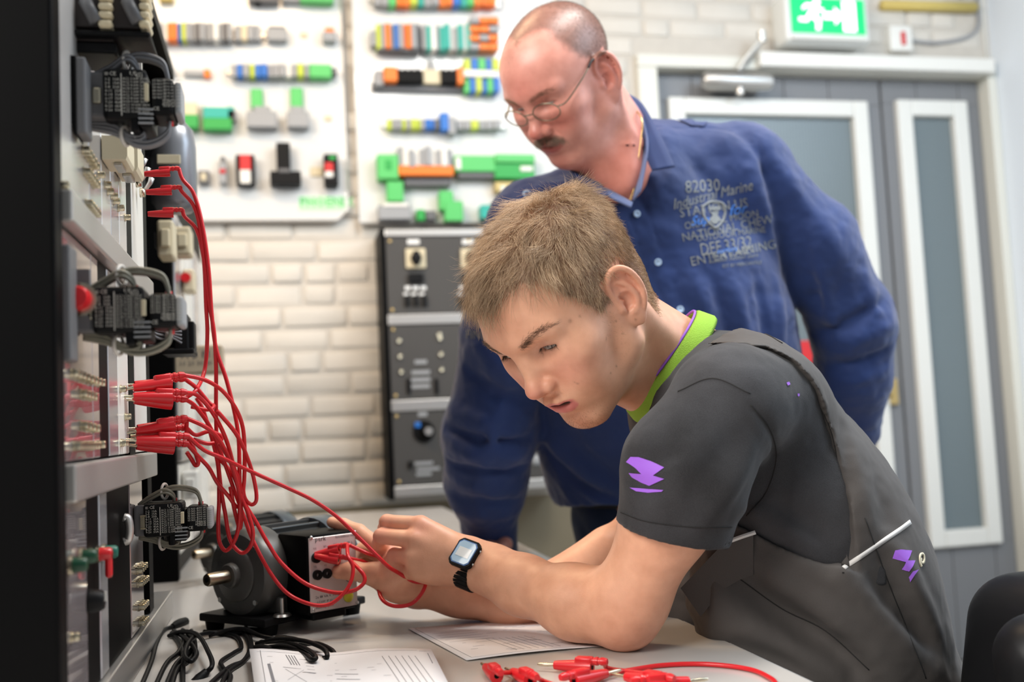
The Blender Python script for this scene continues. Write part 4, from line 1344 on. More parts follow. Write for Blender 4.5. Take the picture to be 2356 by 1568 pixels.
# ------------------------------------------------------------------ the older man leaning over
def build_man_body():
    S = Sculpt()
    sculpt_head(S, MAN_R, MAN_T, MAN)
    nb = P(1455, 390, 1.80)
    S.cap(hl(MAN_R, MAN_T, (0, -.030, -.030)), nb, .060, .066, k=.02)
    S.cap(hl(MAN_R, MAN_T, (0, .020, -.055)), P(1415, 400, 1.735), .046, .052, k=.03)      # throat, double chin
    S.chain([hl(MAN_R, MAN_T, (.060, -.022, -.015)), P(1440, 330, 1.71), P(1440, 430, 1.70)], [.014, .016, .014], k=.025)
    S.ell(P(1420, 438, 1.785), (.050, .035, .045), k=.04)                                   # upper chest
    S.chain([P(1470, 470, 1.84), P(1520, 760, 1.88), P(1540, 1150, 1.99)], [.08, .11, .13], k=.05)
    RS = P(1225, 525, 1.81); LS = P(1722, 405, 1.88)
    S.cap(RS, P(1450, 450, 1.84), .036, .045, k=.03); S.cap(LS, P(1450, 450, 1.84), .036, .045, k=.03)
    S.chain([RS, P(1135, 890, 1.88), P(1130, 1235, 1.985)], [.036, .036, .030], k=.02)
    S.chain([LS, P(1870, 560, 1.905), P(1960, 735, 1.935), P(1960, 985, 2.01)], [.036, .036, .036, .030], k=.02)
    # right hand, flat on the bench
    w = P(1132, 1248, 1.99); c = w + np.array([-.045, -.055, -.010]); c[2] = .772
    for i in range(4):
        u = np.array([-.55, -.83, 0]) ; sd = np.array([.83, -.55, 0]) * (.030 - i * .020)
        m = np.array([w[0], w[1], .780]) + u * .085 + sd; m[2] = .770
        S.cap(w + sd * .5, m, .017, .0115, k=.014)
        L = [.072, .082, .076, .060][i]
        S.chain([m, m + u * L * .5 + sd * .12, m + u * L + sd * .2 + np.array([0, 0, -.008])], [.0105, .0095, .0080], k=.004)
    th = np.array([w[0], w[1], .775]) + np.array([.83, -.55, 0]) * .028
    S.chain([th, th + np.array([-.012, -.055, 0]), th + np.array([-.030, -.090, -.006])], [.016, .012, .009], k=.008)
    # left hand, hanging
    lw = P(1960, 985, 2.0)
    S.chain([lw, lw + np.array([-.01, .01, -.09])], [.030, .034], k=.01)
    for i in range(4):
        b0 = lw + np.array([-.01 + .0, .035 - .021 * i, -.10]); S.chain([b0, b0 + np.array([-.012, 0, -.045]), b0 + np.array([-.035, 0, -.07])], [.011, .010, .008], k=.004)
    b0 = lw + np.array([-.03, -.03, -.05]); S.chain([b0, b0 + np.array([-.03, -.01, -.04]), b0 + np.array([-.04, 0, -.065])], [.014, .011, .009], k=.006)
    # forehead lines and crow's feet
    S.frame(MAN_R, MAN_T)
    for z in (.060, .068, .076):
        S.ridge([(-.04, .083, z), (0, .093, z + .003), (.04, .083, z)], .0020, -.0006)
    for x in (1, -1):
        for a in (-.008, 0.0, .008):
            S.ridge([(x * .052, .064, .027 + a * .5), (x * .062, .050, .027 + a * 1.6)], .0018, -.0008)
        S.ridge([(x * .034, .078, -.046), (x * .037, .071, -.062)], .004, -.0015)
    S.frame()
    V, Q = S.mesh(.0026, safe=3.0)
    V = relax(V, Q, 1, .4)
    L = (V - MAN_T) @ MAN_R
    base = np.array([.78, .375, .300])
    C = np.tile(base, (len(V), 1))
    hd = (np.abs(L[:, 0]) < .11) & (L[:, 2] > -.12) & (np.abs(L[:, 1]) < .15)
    C[hd] = head_colors(L[hd], base, MAN)
    low = sm(-L[:, 2], .075, .12)[:, None] * (np.linalg.norm(L, axis=1) < .25)[:, None]
    C = C * (1 - .5 * low) + np.array([.58, .16, .11]) * .5 * low
    return S, V, Q, C, L

def man_hair_mask(L):
    x, y, z = np.abs(L[:, 0]), L[:, 1], L[:, 2]
    n = fbm(L * 120, 2) * .012
    lim = np.interp(z, [.020, .036, .055, .075, .097, .119, .135], [-.012, -.006, .015, .024, .028, .016, .016]) + .034 * np.clip(1 - x / .042, 0, 1) * sm(z, .098, .112)
    side = sm(lim + n - y, -.012, .010) * sm(z, .014, .030) * np.where(z > .09, .90, 1.0)
    tuft = np.exp(-(((L[:, 0] + .010) / .020) ** 2 + ((y - .058) / .020) ** 2 + ((z - .110) / .02) ** 2)) * .35
    back = sm(-.025 - y, 0, .01) * sm(z, -.045, -.02)
    ear = (y > -.045) & (y < .008) & (z < .036) & (x > .055)
    return np.where(ear, 0, np.maximum(np.maximum(side, tuft), back))

def build_man():
    org = (.66, 1.98, 0)
    root = empty('person', org, label='older man in a blue printed shirt and glasses bending over to watch', cat='person')
    inv = Matrix.Translation((-org[0], -org[1], 0))
    S, V, Q, C, L = build_man_body()
    nh = (np.abs(L[:, 0]) < .10) & (L[:, 2] > -.08) & (L[:, 1] > -.15) & (L[:, 1] < .12)
    hm = np.zeros(len(V)); hm[nh] = man_hair_mask(L[nh])
    C = C * (1 - .78 * hm[:, None]) + np.array([.10, .058, .040]) * .78 * hm[:, None]
    kids = [link('body', raw_mesh('body', V, Q, C), M_SKIN_M)]
    R, t = MAN_R, MAN_T
    kids.append(fuzz('hair', V, Q, R, t, lambda l: np.where((np.abs(l[:, 0]) < .10) & (l[:, 2] > -.08), man_hair_mask(l), 0), 14000, .0040, .00009, (.11, .07, .05),
                     lambda l: np.stack([l[:, 0] * 0, l[:, 1] * 0 + .3, -1 + 0 * l[:, 0]], 1) + (l - np.array([0, -.05, .11])) * 6, None, 21, .8, label='very short receding brown hair'))
    for x in (1, -1):
        kids.append(eye_ball(R, t, x, None, down=.8))
        br = [(.014, .097, .043), (.030, .092, .047), (.048, .080, .045)]
        kids.append(fuzz('eyebrow', V, Q, R, t, lambda l: poly_weight(mirror_x(l), br, [.004, .0042, .003]) * (l[:, 0] * x > 0), 260, .0075, .00013, (.22, .13, .08),
                         lambda l: np.tile(np.array([.9 * x, -.4, .1]), (len(l), 1)), None, 22 + x, .3))
    ms = [(.002, .102, -.027), (.013, .100, -.029), (.024, .092, -.034), (.033, .083, -.044)]
    kids.append(fuzz('moustache', V, Q, R, t, lambda l: poly_weight(mirror_x(l), ms, [.0075, .0078, .0070, .0045]), 2400, .0070, .00012, (.30, .22, .165),
                     lambda l: np.stack([np.sign(l[:, 0]) * .45, .15 + 0 * l[:, 0], -1 + 0 * l[:, 0]], 1), None, 27, .45, label='grey brown trimmed moustache'))
    kids += man_clothes()
    for k in kids:
        k.parent = root; k.matrix_parent_inverse = inv
    return root, S, V, Q

M_SHIRT = cloth_material('navy_cotton', (.019, .042, .150), .70, 1300, .3, .25, .25, 6.0)
M_SHIRT_IN = cloth_material('pale_blue_lining', (.13, .17, .32), .8, 1300, .3, .15, .2)
M_JEANS = cloth_material('dark_denim', (.018, .032, .070), .85, 1200, .4, .35, .1, 14.0)
M_BUTTON = mat('pearl_blue_button', (.45, .62, .85), .25)
M_PRINT = mat('faded_grey_print', (.22, .235, .24), .8, noise=.6, nscale=220)
M_PRINT_B = mat('bright_blue_print', (.06, .22, .70), .8)
M_BELT = mat('black_leather', (.012, .011, .011), .5)
M_GOLD = mat('gold_chain_metal', (.80, .55, .22), .25, 1.0)

def text_px(s, anchor, size, angle=0.0, shear=0.0, xs=1.0):
    """outline text as triangles in photo pixels, baseline from anchor"""
    cu = bpy.data.curves.new('t', 'FONT'); cu.body = s; cu.size = 1.0; cu.resolution_u = 2; cu.shear = shear
    ob = bpy.data.objects.new('t', cu)
    COL.objects.link(ob)
    me = bpy.data.meshes.new_from_object(ob.evaluated_get(bpy.context.evaluated_depsgraph_get()))
    COL.objects.unlink(ob); bpy.data.objects.remove(ob)
    ca, sa = math.cos(angle), math.sin(angle)
    pts = [(anchor[0] + (v.co.x * xs * ca + v.co.y * sa) * size, anchor[1] + (v.co.x * xs * sa - v.co.y * ca) * size) for v in me.vertices]
    tris = [tuple(p.vertices) for p in me.polygons]
    bpy.data.meshes.remove(me)
    return pts, tris

def print_text(name, items, bvh, material, off=.0010):
    """items: (text, anchor px, size px, angle, shear, xscale) laid on a surface as one print"""
    bpy.context.view_layer.update()
    Vv, Ff = [], []
    for it in items:
        pts, tris = text_px(*it)
        b = len(Vv); ok = True; loc = []
        for x, y in pts:
            p, n = ray_on(bvh, x, y)
            if p is None: ok = False; break
            if n.dot(Vector(CAM) - p) < 0: n = -n
            loc.append(tuple(p + n * off))
        if not ok: continue
        Vv += loc; Ff += [tuple(i + b for i in t) for t in tris]
    me = bpy.data.meshes.new(name); me.from_pydata(Vv, [], Ff)
    return link(name, me, material)

def man_clothes():
    kids = []
    RS = P(1225, 520, 1.80); LS = P(1722, 402, 1.87); nk = P(1455, 430, 1.84)
    S = Sculpt()
    f = np.array(P(1500, 700, 1.7) - P(1500, 700, 1.8)); f = f / np.linalg.norm(f) + np.array([0, 0, .35])
    ch = [P(1478, 545, 1.86), P(1520, 760, 1.90), P(1535, 980, 1.96), P(1545, 1130, 2.00)]
    rr = [.165, .212, .222, .212]
    for i in range(3):
        S.cap(ch[i], ch[i + 1], rr[i], rr[i + 1], k=.08, flat=f, fs=.66)
    S.cap(RS, nk, .066, .058, k=.06); S.cap(LS, nk, .066, .056, k=.06)
    S.cap(P(1505, 362, 1.87), P(1690, 374, 1.88), .066, .066, k=.05)
    S.ell(P(1450, 520, 1.79), (.10, .06, .07), k=.05)
    S.cap(P(1512, 360, 1.80), P(1515, 440, 1.775), .045, .050, k=.03)
    S.cap(P(1365, 440, 1.765), P(1400, 500, 1.77), .035, .045, k=.03)
    # image-left arm, propped on the bench
    S.cap(RS, P(1160, 780, 1.86), .072, .074, k=.05)
    S.cap(P(1160, 780, 1.86), P(1124, 1000, 1.90), .074, .080, k=.03)
    S.cap(P(1124, 1000, 1.90), P(1118, 1110, 1.94), .080, .072, k=.03)
    S.cap(P(1118, 1110, 1.94), P(1128, 1215, 1.975), .070, .052, k=.03)
    S.cap(P(1126, 1206, 1.972), P(1132, 1262, 1.990), .0535, .0500, k=.006)             # cuff
    # image-right arm
    S.cap(LS, P(1870, 560, 1.90), .068, .076, k=.05)
    S.cap(P(1870, 560, 1.90), P(1960, 740, 1.93), .076, .074, k=.03)
    S.cap(P(1960, 740, 1.93), P(1962, 860, 1.97), .074, .068, k=.03)
    S.cap(P(1962, 860, 1.97), P(1965, 985, 2.02), .066, .050, k=.03)
    # neck opening and V
    S.cap(P(1425, 335, 1.77), P(1360, 200, 1.66), .056, .090, k=.010, op='s')
    S.cap(P(1425, 345, 1.70), P(1455, 470, 1.655), .046, .004, k=.006, op='s')
    fr = [
        # chest drape
        ([(1560, 330), (1640, 420), (1700, 560)], .022, -.004), ([(1640, 300), (1740, 420), (1800, 600)], .020, .006),
        ([(1700, 300), (1780, 440), (1830, 640), (1840, 760)], .016, -.010),
        ([(1600, 640), (1625, 720), (1640, 800)], .012, .005), ([(1640, 640), (1668, 730), (1690, 820)], .010, -.005),
        ([(1690, 650), (1710, 730), (1725, 810)], .011, .005), ([(1740, 640), (1755, 720), (1765, 800)], .010, -.005),
        ([(1785, 640), (1795, 720), (1800, 800)], .010, .004), ([(1530, 560), (1560, 660), (1600, 760)], .014, -.003),
        ([(1200, 470), (1260, 430), (1330, 420)], .016, .004), ([(1180, 520), (1250, 480), (1300, 470)], .012, -.004),
        # propped arm, bunched at the elbow
        ([(1095, 780), (1140, 850), (1200, 880)], .018, .007), ([(1075, 850), (1130, 900), (1215, 920)], .014, -.008),
        ([(1040, 940), (1110, 970), (1220, 960)], .014, .009), ([(1030, 985), (1100, 1010), (1215, 1010)], .010, -.010),
        ([(1022, 1010), (1090, 1045), (1205, 1040)], .013, .009), ([(1030, 1060), (1100, 1080), (1205, 1075)], .009, -.009),
        ([(1030, 1085), (1090, 1120), (1200, 1115)], .013, .007), ([(1040, 1140), (1100, 1150), (1190, 1150)], .010, -.007),
        ([(1045, 1170), (1100, 1185), (1185, 1180)], .010, .006), ([(1160, 900), (1130, 1000), (1110, 1080)], .012, .006),
        ([(1100, 640), (1130, 740), (1180, 820)], .016, -.005),
        # hanging arm
        ([(1830, 420), (1900, 540), (1960, 650)], .018, .005), ([(1800, 440), (1850, 560), (1890, 700)], .014, -.008),
        ([(1860, 560), (1900, 680), (1930, 780)], .014, .006), ([(2030, 690), (1960, 740), (1880, 770)], .013, -.008),
        ([(2045, 740), (1980, 780), (1900, 810)], .013, .008), ([(2045, 800), (1985, 830), (1920, 840)], .010, -.007),
        ([(2040, 850), (1990, 870), (1940, 880)], .011, .006), ([(1990, 620), (2010, 700), (2020, 780)], .014, .005),
        # belly
        ([(1260, 1000), (1310, 1060), (1400, 1120)], .020, .006), ([(1262, 1040), (1330, 1110), (1410, 1150)], .012, -.006),
        ([(1300, 990), (1360, 1060), (1430, 1110)], .016, -.004), ([(1330, 1120), (1380, 1150), (1430, 1170)], .010, .005),
        # placket edges
        ([(1482, 470), (1530, 600), (1585, 720), (1620, 800)], .003, -.0022), ([(1440, 480), (1490, 610), (1545, 730)], .003, -.0022),
        # yoke and armhole seams
        ([(1500, 292), (1600, 292), (1700, 300), (1742, 318)], .0035, -.0025), ([(1742, 318), (1770, 420), (1810, 560), (1830, 700)], .0035, -.003),
    ]
    S.folds(fr, 1.1, 1.7)
    # hem
    hm_ = P(1420, 1185, 1.85)
    S.fun((-.5, 1, 0), (2, 3, .84), lambda p: np.maximum(p[..., 2] - (.822 + .02 * np.sin(p[..., 0] * 14)), -(p[..., 0] - .46)), 's', .003)
    V, Q = S.mesh(.0038)
    V = ruffle(relax(V, Q, 1, .35), Q, 30, .010, 3, 5.0)
    sh = link('shirt', raw_mesh('shirt', V, Q), M_SHIRT); kids.append(sh)
    sh['label'] = 'dark blue long sleeved shirt with a faded print on the chest'
    bvh = make_bvh(V, Q)
    def sub(o, label=None):
        o.parent = sh
        if label: o['label'] = label
        return o
    # collar leaves: folded cloth around the neck
    def sheet(name, outer, inner, m, th=.0022):
        a = spline(outer, 8); b = spline(inner, 8)
        n = min(len(a), len(b)); a = a[:n]; b = b[:n]
        ks = [0, .33, .66, 1]
        mid = (a.mean(0) + b.mean(0)) / 2
        rows = [a * (1 - k) + b * k for k in ks]
        Vv = np.concatenate(rows); F = [[i * n + j, i * n + j + 1, (i + 1) * n + j + 1, (i + 1) * n + j] for i in range(3) for j in range(n - 1)]
        me = raw_mesh(name, Vv, np.array(F))
        o = link(name, me, m)
        md = o.modifiers.new('thickness', 'SOLIDIFY'); md.thickness = th; md.offset = 0
        return o
    sub(sheet('collar', [P(1425, 208, 1.80), P(1472, 232, 1.765), P(1506, 285, 1.72), P(1532, 335, 1.69), P(1553, 384, 1.672)],
              [P(1432, 236, 1.78), P(1462, 258, 1.755), P(1480, 320, 1.71), P(1488, 365, 1.688), P(1500, 392, 1.672)], M_SHIRT), 'folded down shirt collar leaf beside the neck')
    sub(sheet('collar_lining', [P(1425, 212, 1.795), P(1464, 240, 1.758), P(1486, 300, 1.712), P(1490, 350, 1.69), P(1474, 440, 1.672)],
              [P(1436, 250, 1.785), P(1462, 280, 1.76), P(1474, 330, 1.735), P(1466, 400, 1.71), P(1456, 462, 1.682)], M_SHIRT_IN))
    sub(sheet('collar', [P(1292, 372, 1.715), P(1318, 398, 1.695), P(1346, 428, 1.682), P(1362, 470, 1.674)],
              [P(1322, 388, 1.735), P(1348, 402, 1.715), P(1382, 424, 1.692), P(1398, 448, 1.678)], M_SHIRT), 'folded down shirt collar leaf under the chin')
    sub(sheet('collar_lining', [P(1330, 385, 1.74), P(1368, 414, 1.712), P(1410, 440, 1.692), P(1456, 466, 1.682)],
              [P(1330, 402, 1.72), P(1366, 432, 1.695), P(1406, 456, 1.682), P(1452, 478, 1.676)], M_SHIRT_IN))
    # buttons
    def button(x, y, r=.0062):
        p, n = ray_on(bvh, x, y)
        if p is None: return
        if n.dot(Vector(CAM) - p) < 0: n = -n
        mb = MB(); mb.lathe([(0, .0008), (r * .55, .0008), (r * .7, .0022), (r * .95, .0020), (r, .0006), (r * .9, 0), (0, 0)], frame_from(p + n * .0006, n), n=18)
        sub(mb.build('button', M_BUTTON, smooth=True))
    for x, y in [(1465, 492), (1514, 603), (1565, 712)]: button(x, y)
    for x, y in [(1603, 275), (1212, 446)]: button(x, y, .0068)
    # shoulder tabs
    sub(decal('shoulder_tab', [[(1515, 262), (1560, 262), (1628, 268), (1632, 280), (1618, 292), (1590, 290), (1555, 276), (1515, 274)]], bvh, M_SHIRT, off=.003))
    sub(decal('shoulder_tab', [[(1196, 440), (1222, 428), (1234, 440), (1228, 462), (1206, 474)]], bvh, M_SHIRT, off=.003))
    # chest print
    A = math.radians(-12)
    items = [('82030', (1576, 444), 40, math.radians(-4), 0, .82), ('STATION US', (1564, 500), 30, math.radians(-9), 0, .95), ('ORIGINAL MOON', (1575, 528), 24, math.radians(-10), 0, .9),
             ('NATIONAL CHEW', (1570, 556), 28, A, 0, .92), ('OUTDOOR MARINE', (1602, 556), 20, math.radians(-8), 0, .9),
             ('DEF.33/32', (1612, 588), 40, math.radians(-9), 0, .72), ('ENTERTAINING', (1590, 612), 30, math.radians(-12), 0, .95),
             ('PORTLAND', (1638, 596), 18, math.radians(-8), 0, 1.0), ('authentic outdoor store', (1630, 606), 13, math.radians(-8), .3, .9), ('EST BY MERCANTILE', (1662, 616), 11, math.radians(-6), 0, .9)]
    sub(print_text('chest_print', items, bvh, M_PRINT), 'faded grey lettering printed on the chest')
    sub(print_text('script_print', [('Industrial Marine', (1548, 482), 34, math.radians(-14), .4, .82)], bvh, M_PRINT, .0013), 'grey handwriting print')
    for it in [('Sup', (1588, 520), 30, math.radians(-10), .4, 1), ('for', (1676, 496), 34, math.radians(-10), .4, 1), ('surfers', (1648, 584), 17, math.radians(-8), .3, 1)]:
        sub(print_text('blue_print', [it], bvh, M_PRINT_B, .0015), 'bright blue script print')
    shd = [(1616, 476), (1630, 466), (1648, 464), (1664, 470), (1668, 485), (1664, 505), (1650, 522), (1642, 522), (1626, 508), (1618, 492)]
    sub(ribbon('badge_print', shd + shd[:1], bvh, .0040, M_PRINT, off=.0016), 'grey shield shaped badge print')
    sub(decal('badge_figure', [[(1628, 476), (1656, 474), (1658, 482), (1630, 484)], [(1634, 488), (1652, 487), (1650, 496), (1656, 506), (1646, 516), (1638, 514), (1630, 504), (1638, 497)]], bvh, M_PRINT, off=.0014))
    sub(print_text('sleeve_print', [('FINE PARTS', (1072, 778), 27, math.radians(3), 0, .85)], bvh, M_PRINT), 'grey lettering printed on the sleeve')
    # gold chain at the neck
    mb = MB(); mb.tube(spline([P(1450, 245, 1.735), P(1470, 262, 1.715), P(1478, 285, 1.70), P(1472, 340, 1.695), P(1462, 420, 1.690), P(1449, 462, 1.686)], 8), .0011, 6)
    ch_ = mb.build('necklace', M_GOLD, smooth=True); ch_['label'] = 'thin gold neck chain'; kids.append(ch_)
    # trousers
    S = Sculpt()
    S.cap((.665, 1.95, .82), (.80, 1.99, .82), .115, .120, k=.03)
    S.cap((.645, 1.945, .80), (.650, 1.97, .46), .100, .080, k=.05); S.cap((.650, 1.97, .46), (.655, 2.0, .10), .080, .066, k=.03)
    S.cap((.82, 2.00, .80), (.85, 2.05, .46), .100, .080, k=.05); S.cap((.85, 2.05, .46), (.87, 2.12, .10), .080, .066, k=.03)
    S.folds([([(1320, 1170), (1340, 1210), (1360, 1260)], .012, -.004), ([(1350, 1180), (1390, 1200), (1420, 1240)], .010, .004)], 1.5)
    V, Q = S.mesh(.0045)
    V = ruffle(V, Q, 30, .004, 2)
    je = link('jeans', raw_mesh('jeans', V, Q), M_JEANS); kids.append(je); je['label'] = 'dark blue jeans'
    for fx, fy in [(.65, 1.965), (.87, 2.085)]:
        mb = MB(); mb.box((fx, fy, .045), (.10, .27, .09), bev=.03, seg=3)
        kids.append(mb.build('shoe', M_BELT, smooth=True))
    mb = MB(); mb.tube([(.665 + .119 * math.cos(a), 1.95 + .119 * math.sin(a), .842) for a in np.linspace(math.pi * .6, math.pi * 1.7, 14)], .014, 8); kids.append(mb.build('belt', M_BELT, smooth=True))
    return kids

def build_glasses():
    R, t = MAN_R, MAN_T
    w = lambda p: Vector(hl(R, t, p))
    root = empty('eyeglasses', tuple(w((0, .1, .02))), label='thin metal framed eyeglasses worn low on the older man\'s nose', cat='glasses')
    inv = Matrix.Translation(-w((0, .1, .02)))
    ks = []
    for x in (1, -1):
        c = np.array([x * .0325, .0985, .0185]); ex = np.array([1, -x * .16, 0]); ez = np.array([0, .16, .98])
        el = [c + ex * .0235 * math.cos(a) + ez * .0165 * math.sin(a) * (1 - .12 * math.cos(a) * 0) for a in np.linspace(0, 2 * math.pi, 41)]
        mb = MB(); mb.tube([w(p) for p in el], .0010, 6, caps=False); ks.append(mb.build('rim', M_FRAME, smooth=True))
        mb = MB(); nrm = np.cross(ex, ez); nrm /= np.linalg.norm(nrm)
        f1 = [mb.bm.verts.new(w(p + nrm * .0006)) for p in el[:-1]]; f2 = [mb.bm.verts.new(w(p - nrm * .0006)) for p in el[:-1]]
        mb.bm.faces.new(f1); mb.bm.faces.new(f2[::-1])
        for i in range(40): mb.bm.faces.new((f1[i], f2[i], f2[(i + 1) % 40], f1[(i + 1) % 40]))
        ks.append(mb.build('lens', M_LENS))
        mb = MB(); hinge = c + ex * .0235 * x + ez * .004
        mb.tube([w(p) for p in spline([hinge, (x * .0640, .080, .020), (x * .0755, .040, .030), (x * .0790, .005, .038)], 8)], .0012, 6); ks.append(mb.build('temple', M_FRAME, smooth=True))
        mb = MB(); mb.tube([w(p) for p in spline([(x * .0784, .018, .0355), (x * .0790, .002, .0385), (x * .0800, -.018, .030), (x * .0800, -.030, .012)], 6)], .0020, 6); ks.append(mb.build('temple_tip', M_BELT, smooth=True))
    mb = MB(); mb.tube([w(p) for p in spline([(.0095, .1015, .0215), (.005, .1085, .0250), (-.005, .1085, .0250), (-.0095, .1015, .0215)], 6)], .0011, 6); ks.append(mb.build('bridge', M_FRAME, smooth=True))
    for k in ks:
        k.parent = root; k.matrix_parent_inverse = inv
    return root
M_FRAME = mat('dull_brass_metal', (.30, .26, .19), .3, 1.0)
M_LENS = mat('spectacle_glass', (1, 1, 1), .02, trans=1.0, ior=1.05)
build_boy()
build_man()
build_glasses()
# ================================================================== things on and around the bench
def text_mesh(name, lines, M, mat_, parent=None, align='LEFT', bold=0.0):
    """flat lettering: lines = [(text, x, y, size)] in the local xy plane of M"""
    Vv, Ff = [], []
    for s, x, y, size in lines:
        cu = bpy.data.curves.new('t', 'FONT'); cu.body = s; cu.size = size; cu.resolution_u = 1; cu.offset = bold * size; cu.align_x = align
        ob = bpy.data.objects.new('t', cu); COL.objects.link(ob)
        me = bpy.data.meshes.new_from_object(ob.evaluated_get(bpy.context.evaluated_depsgraph_get()))
        bpy.data.objects.remove(ob)
        b = len(Vv)
        Vv += [tuple(M @ Vector((v.co.x + x, v.co.y + y, 0))) for v in me.vertices]
        Ff += [tuple(i + b for i in p.vertices) for p in me.polygons]
        bpy.data.meshes.remove(me)
    me = bpy.data.meshes.new(name); me.from_pydata(Vv, [], Ff)
    return link(name, me, mat_, parent)
M_INK = mat('black_ink', (.03, .03, .035), .7)
M_INKW = mat('white_label_ink', (.62, .60, .54), .7)
M_INKR = mat('red_ink', (.65, .04, .04), .7)
M_GREENP = mat('green_plastic', (.03, .36, .07), .4)
M_GREENL = mat('light_green_plastic', (.10, .52, .14), .4)
M_GREYP = mat('grey_plastic', (.33, .34, .35), .45)
M_GREYD = mat('dark_grey_plastic', (.13, .13, .135), .45)
M_ORANGE = mat('orange_plastic', (.85, .20, .02), .4)
M_BLUE = mat('blue_plastic', (.02, .16, .55), .4)
M_TEAL = mat('teal_plastic', (.03, .40, .33), .4)
M_LIMEY = mat('yellow_green_plastic', (.52, .62, .06), .4)
M_BOARD = mat('white_board_laminate', (.70, .71, .70), .22, coat=.3)
M_PANEL = mat('grey_hammered_panel', (.070, .067, .064), .5, spec=.3, noise=.08, nscale=200)
M_WIRE = mat('grey_wire_sheath', (.20, .20, .21), .4)
M_WIREO = mat('olive_grey_wire_sheath', (.26, .245, .19), .4)
M_TIE = mat('nylon_cable_tie', (.70, .66, .60), .4)
M_LABELW = mat('white_label_paper', (.78, .78, .76), .6)
M_REDC = mat('red_silicone_cable', (.64, .016, .022), .32, coat=.1)
M_TIN = mat('nickel_plated_brass', (.66, .60, .45), .25, 1.0)

# ------------------------------------------------------------------ wall cabinet
def wall_cabinet():
    yf = 3.40
    x0, x1 = .338, .905
    zt, zb = on_y(985, 527, yf)[2], on_y(985, 1138, yf)[2]
    o = (x0, yf, 0)
    c = empty('test_panel_cabinet', o, label='grey wall mounted test cabinet with three switch panels and silver rails', cat='cabinet')
    def q(name, ax0, ax1, y0, y1, z0, z1, m, bev=0.0, par=None):
        mb = MB(); mb.box(((ax0 + ax1) / 2, (y0 + y1) / 2, (z0 + z1) / 2), (ax1 - ax0, y1 - y0, z1 - z0), bev=bev); return mb.build(name, m, par or c)
    W = x1 - x0
    q('body', 0.004, W, .014, .198, zb, zt, M_BLACK, .003)
    q('side_panel', -.012, .004, -.004, .198, zb - .01, zt + .004, M_BLACK, .002)
    q('side_panel', W, W + .014, -.004, .198, zb - .01, zt + .004, M_BLACK, .002)
    rows = [(on_y(985, a, yf)[2], on_y(985, b, yf)[2]) for a, b in ((527, 543), (722, 745), (918, 943), (1115, 1138))]
    for a, b in rows: q('rail', .004, W, -.006, .016, b, a, M_ALU, .002)
    pans = []
    for i in range(3):
        z1_, z0_ = rows[i][1], rows[i + 1][0]
        mid = .004 + W * .52
        for a, b in ((.006, mid - .001), (mid + .001, W - .002)):
            pans.append((q('panel', a, b, 0, .012, z0_ + .002, z1_ - .002, M_PANEL, .0015), a, b, z0_, z1_))
    for p, a, b, z0_, z1_ in pans:
        for sx in (a + .014, b - .014):
            for sz in (z0_ + .016, z1_ - .016):
                mb = MB(); mb.lathe([(0, .003), (.005, .003), (.006, 0), (0, 0)], frame_from((sx, 0, sz), (0, -1, 0)), n=12); mb.build('screw', M_BRASS, p, smooth=True)
    def at(x, y): v = on_y(x, y, yf); return v[0] - x0, v[2]
    def lab(p, x, y, w, h, m=M_LABELW):
        a, b = at(x, y); mb = MB(); mb.box((a, -.001, b), (w, .002, h)); return mb.build('label_strip', m, p)
    # top panels: rotary switches on cream plates
    for pi, x in ((0, 956), (1, 1082)):
        p = pans[pi][0]
        lab(p, x - 5, 556, .040, .016)
        a, b = at(x, 595); mb = MB(); mb.box((a, -.006, b), (.066, .012, .066), bev=.004); pl = mb.build('switch_plate', M_BEIGEP, p)
        mb = MB(); mb.box((a, -.020, b), (.022, .030, .046), bev=.006); mb.lathe([(0, 0), (.018, 0), (.018, .012), (0, .012)], frame_from((a, -.010, b), (0, -1, 0)), n=18); mb.build('switch_handle', M_BLACKP, pl, auto=40)
        a, b = at(x, 640); mb = MB(); mb.box((a, -.008, b), (.05, .016, .03), bev=.003); mb.build('terminal_cover', M_BLACKP, p)
        for k in range(3): lab(p, x - 18 + k * 18, 662, .018, .012); lab(p, x - 22 + k * 18, 676, .016, .008)
        for k in range(3):
            a, b = at(x - 20 + k * 20, 692); mb = MB(); mb.box((a, -.008, b), (.014, .016, .036), bev=.003); mb.build('fuse_holder', M_BLACKP, p)
    # middle panel: sockets and label rows
    p = pans[2][0]
    for x, y in ((918, 784), (920, 820), (923, 855), (1012, 778), (1014, 815), (1016, 850), (1010, 770)):
        a, b = at(x, y); mb = MB(); mb.lathe([(0, .008), (.004, .008), (.0065, .010), (.0075, .002), (.0075, 0), (0, 0)], frame_from((a, 0, b), (0, -1, 0)), n=14); mb.build('socket', M_TIN, p, smooth=True)
    for y, w in ((832, .040), (856, .060), (873, .062), (888, .060)): lab(p, 968, y, w, .012, M_GREYP)
    for x in (940, 1004):
        a, b = at(x, 888); mb = MB(); mb.box((a, -.004, b), (.012, .008, .050), bev=.002); mb.build('fuse_strip', M_BLACKP, p)
    # lower panel: big selector
    p = pans[4][0]
    lab(p, 972, 952, .030, .014, M_GREYP)
    a, b = at(975, 992); mb = MB(); mb.lathe([(0, .004), (.036, .004), (.036, 0), (0, 0)], frame_from((a, 0, b), (0, -1, 0)), n=28); dl = mb.build('dial', M_BLACKP, p, auto=40)
    mb = MB(); mb.lathe([(0, .030), (.016, .030), (.020, .024), (.022, .004), (0, .004)], frame_from((a + .010, 0, b), (0, -1, 0)), n=20); mb.build('selector_knob', M_BLACKP, dl, auto=40)
    mb = MB(); mb.lathe([(0, .034), (.012, .034), (.014, .030), (0, .030)], frame_from((a + .012, 0, b), (0, -1, 0)), n=18); mb.build('knob_cap', M_ALU, dl, auto=40)
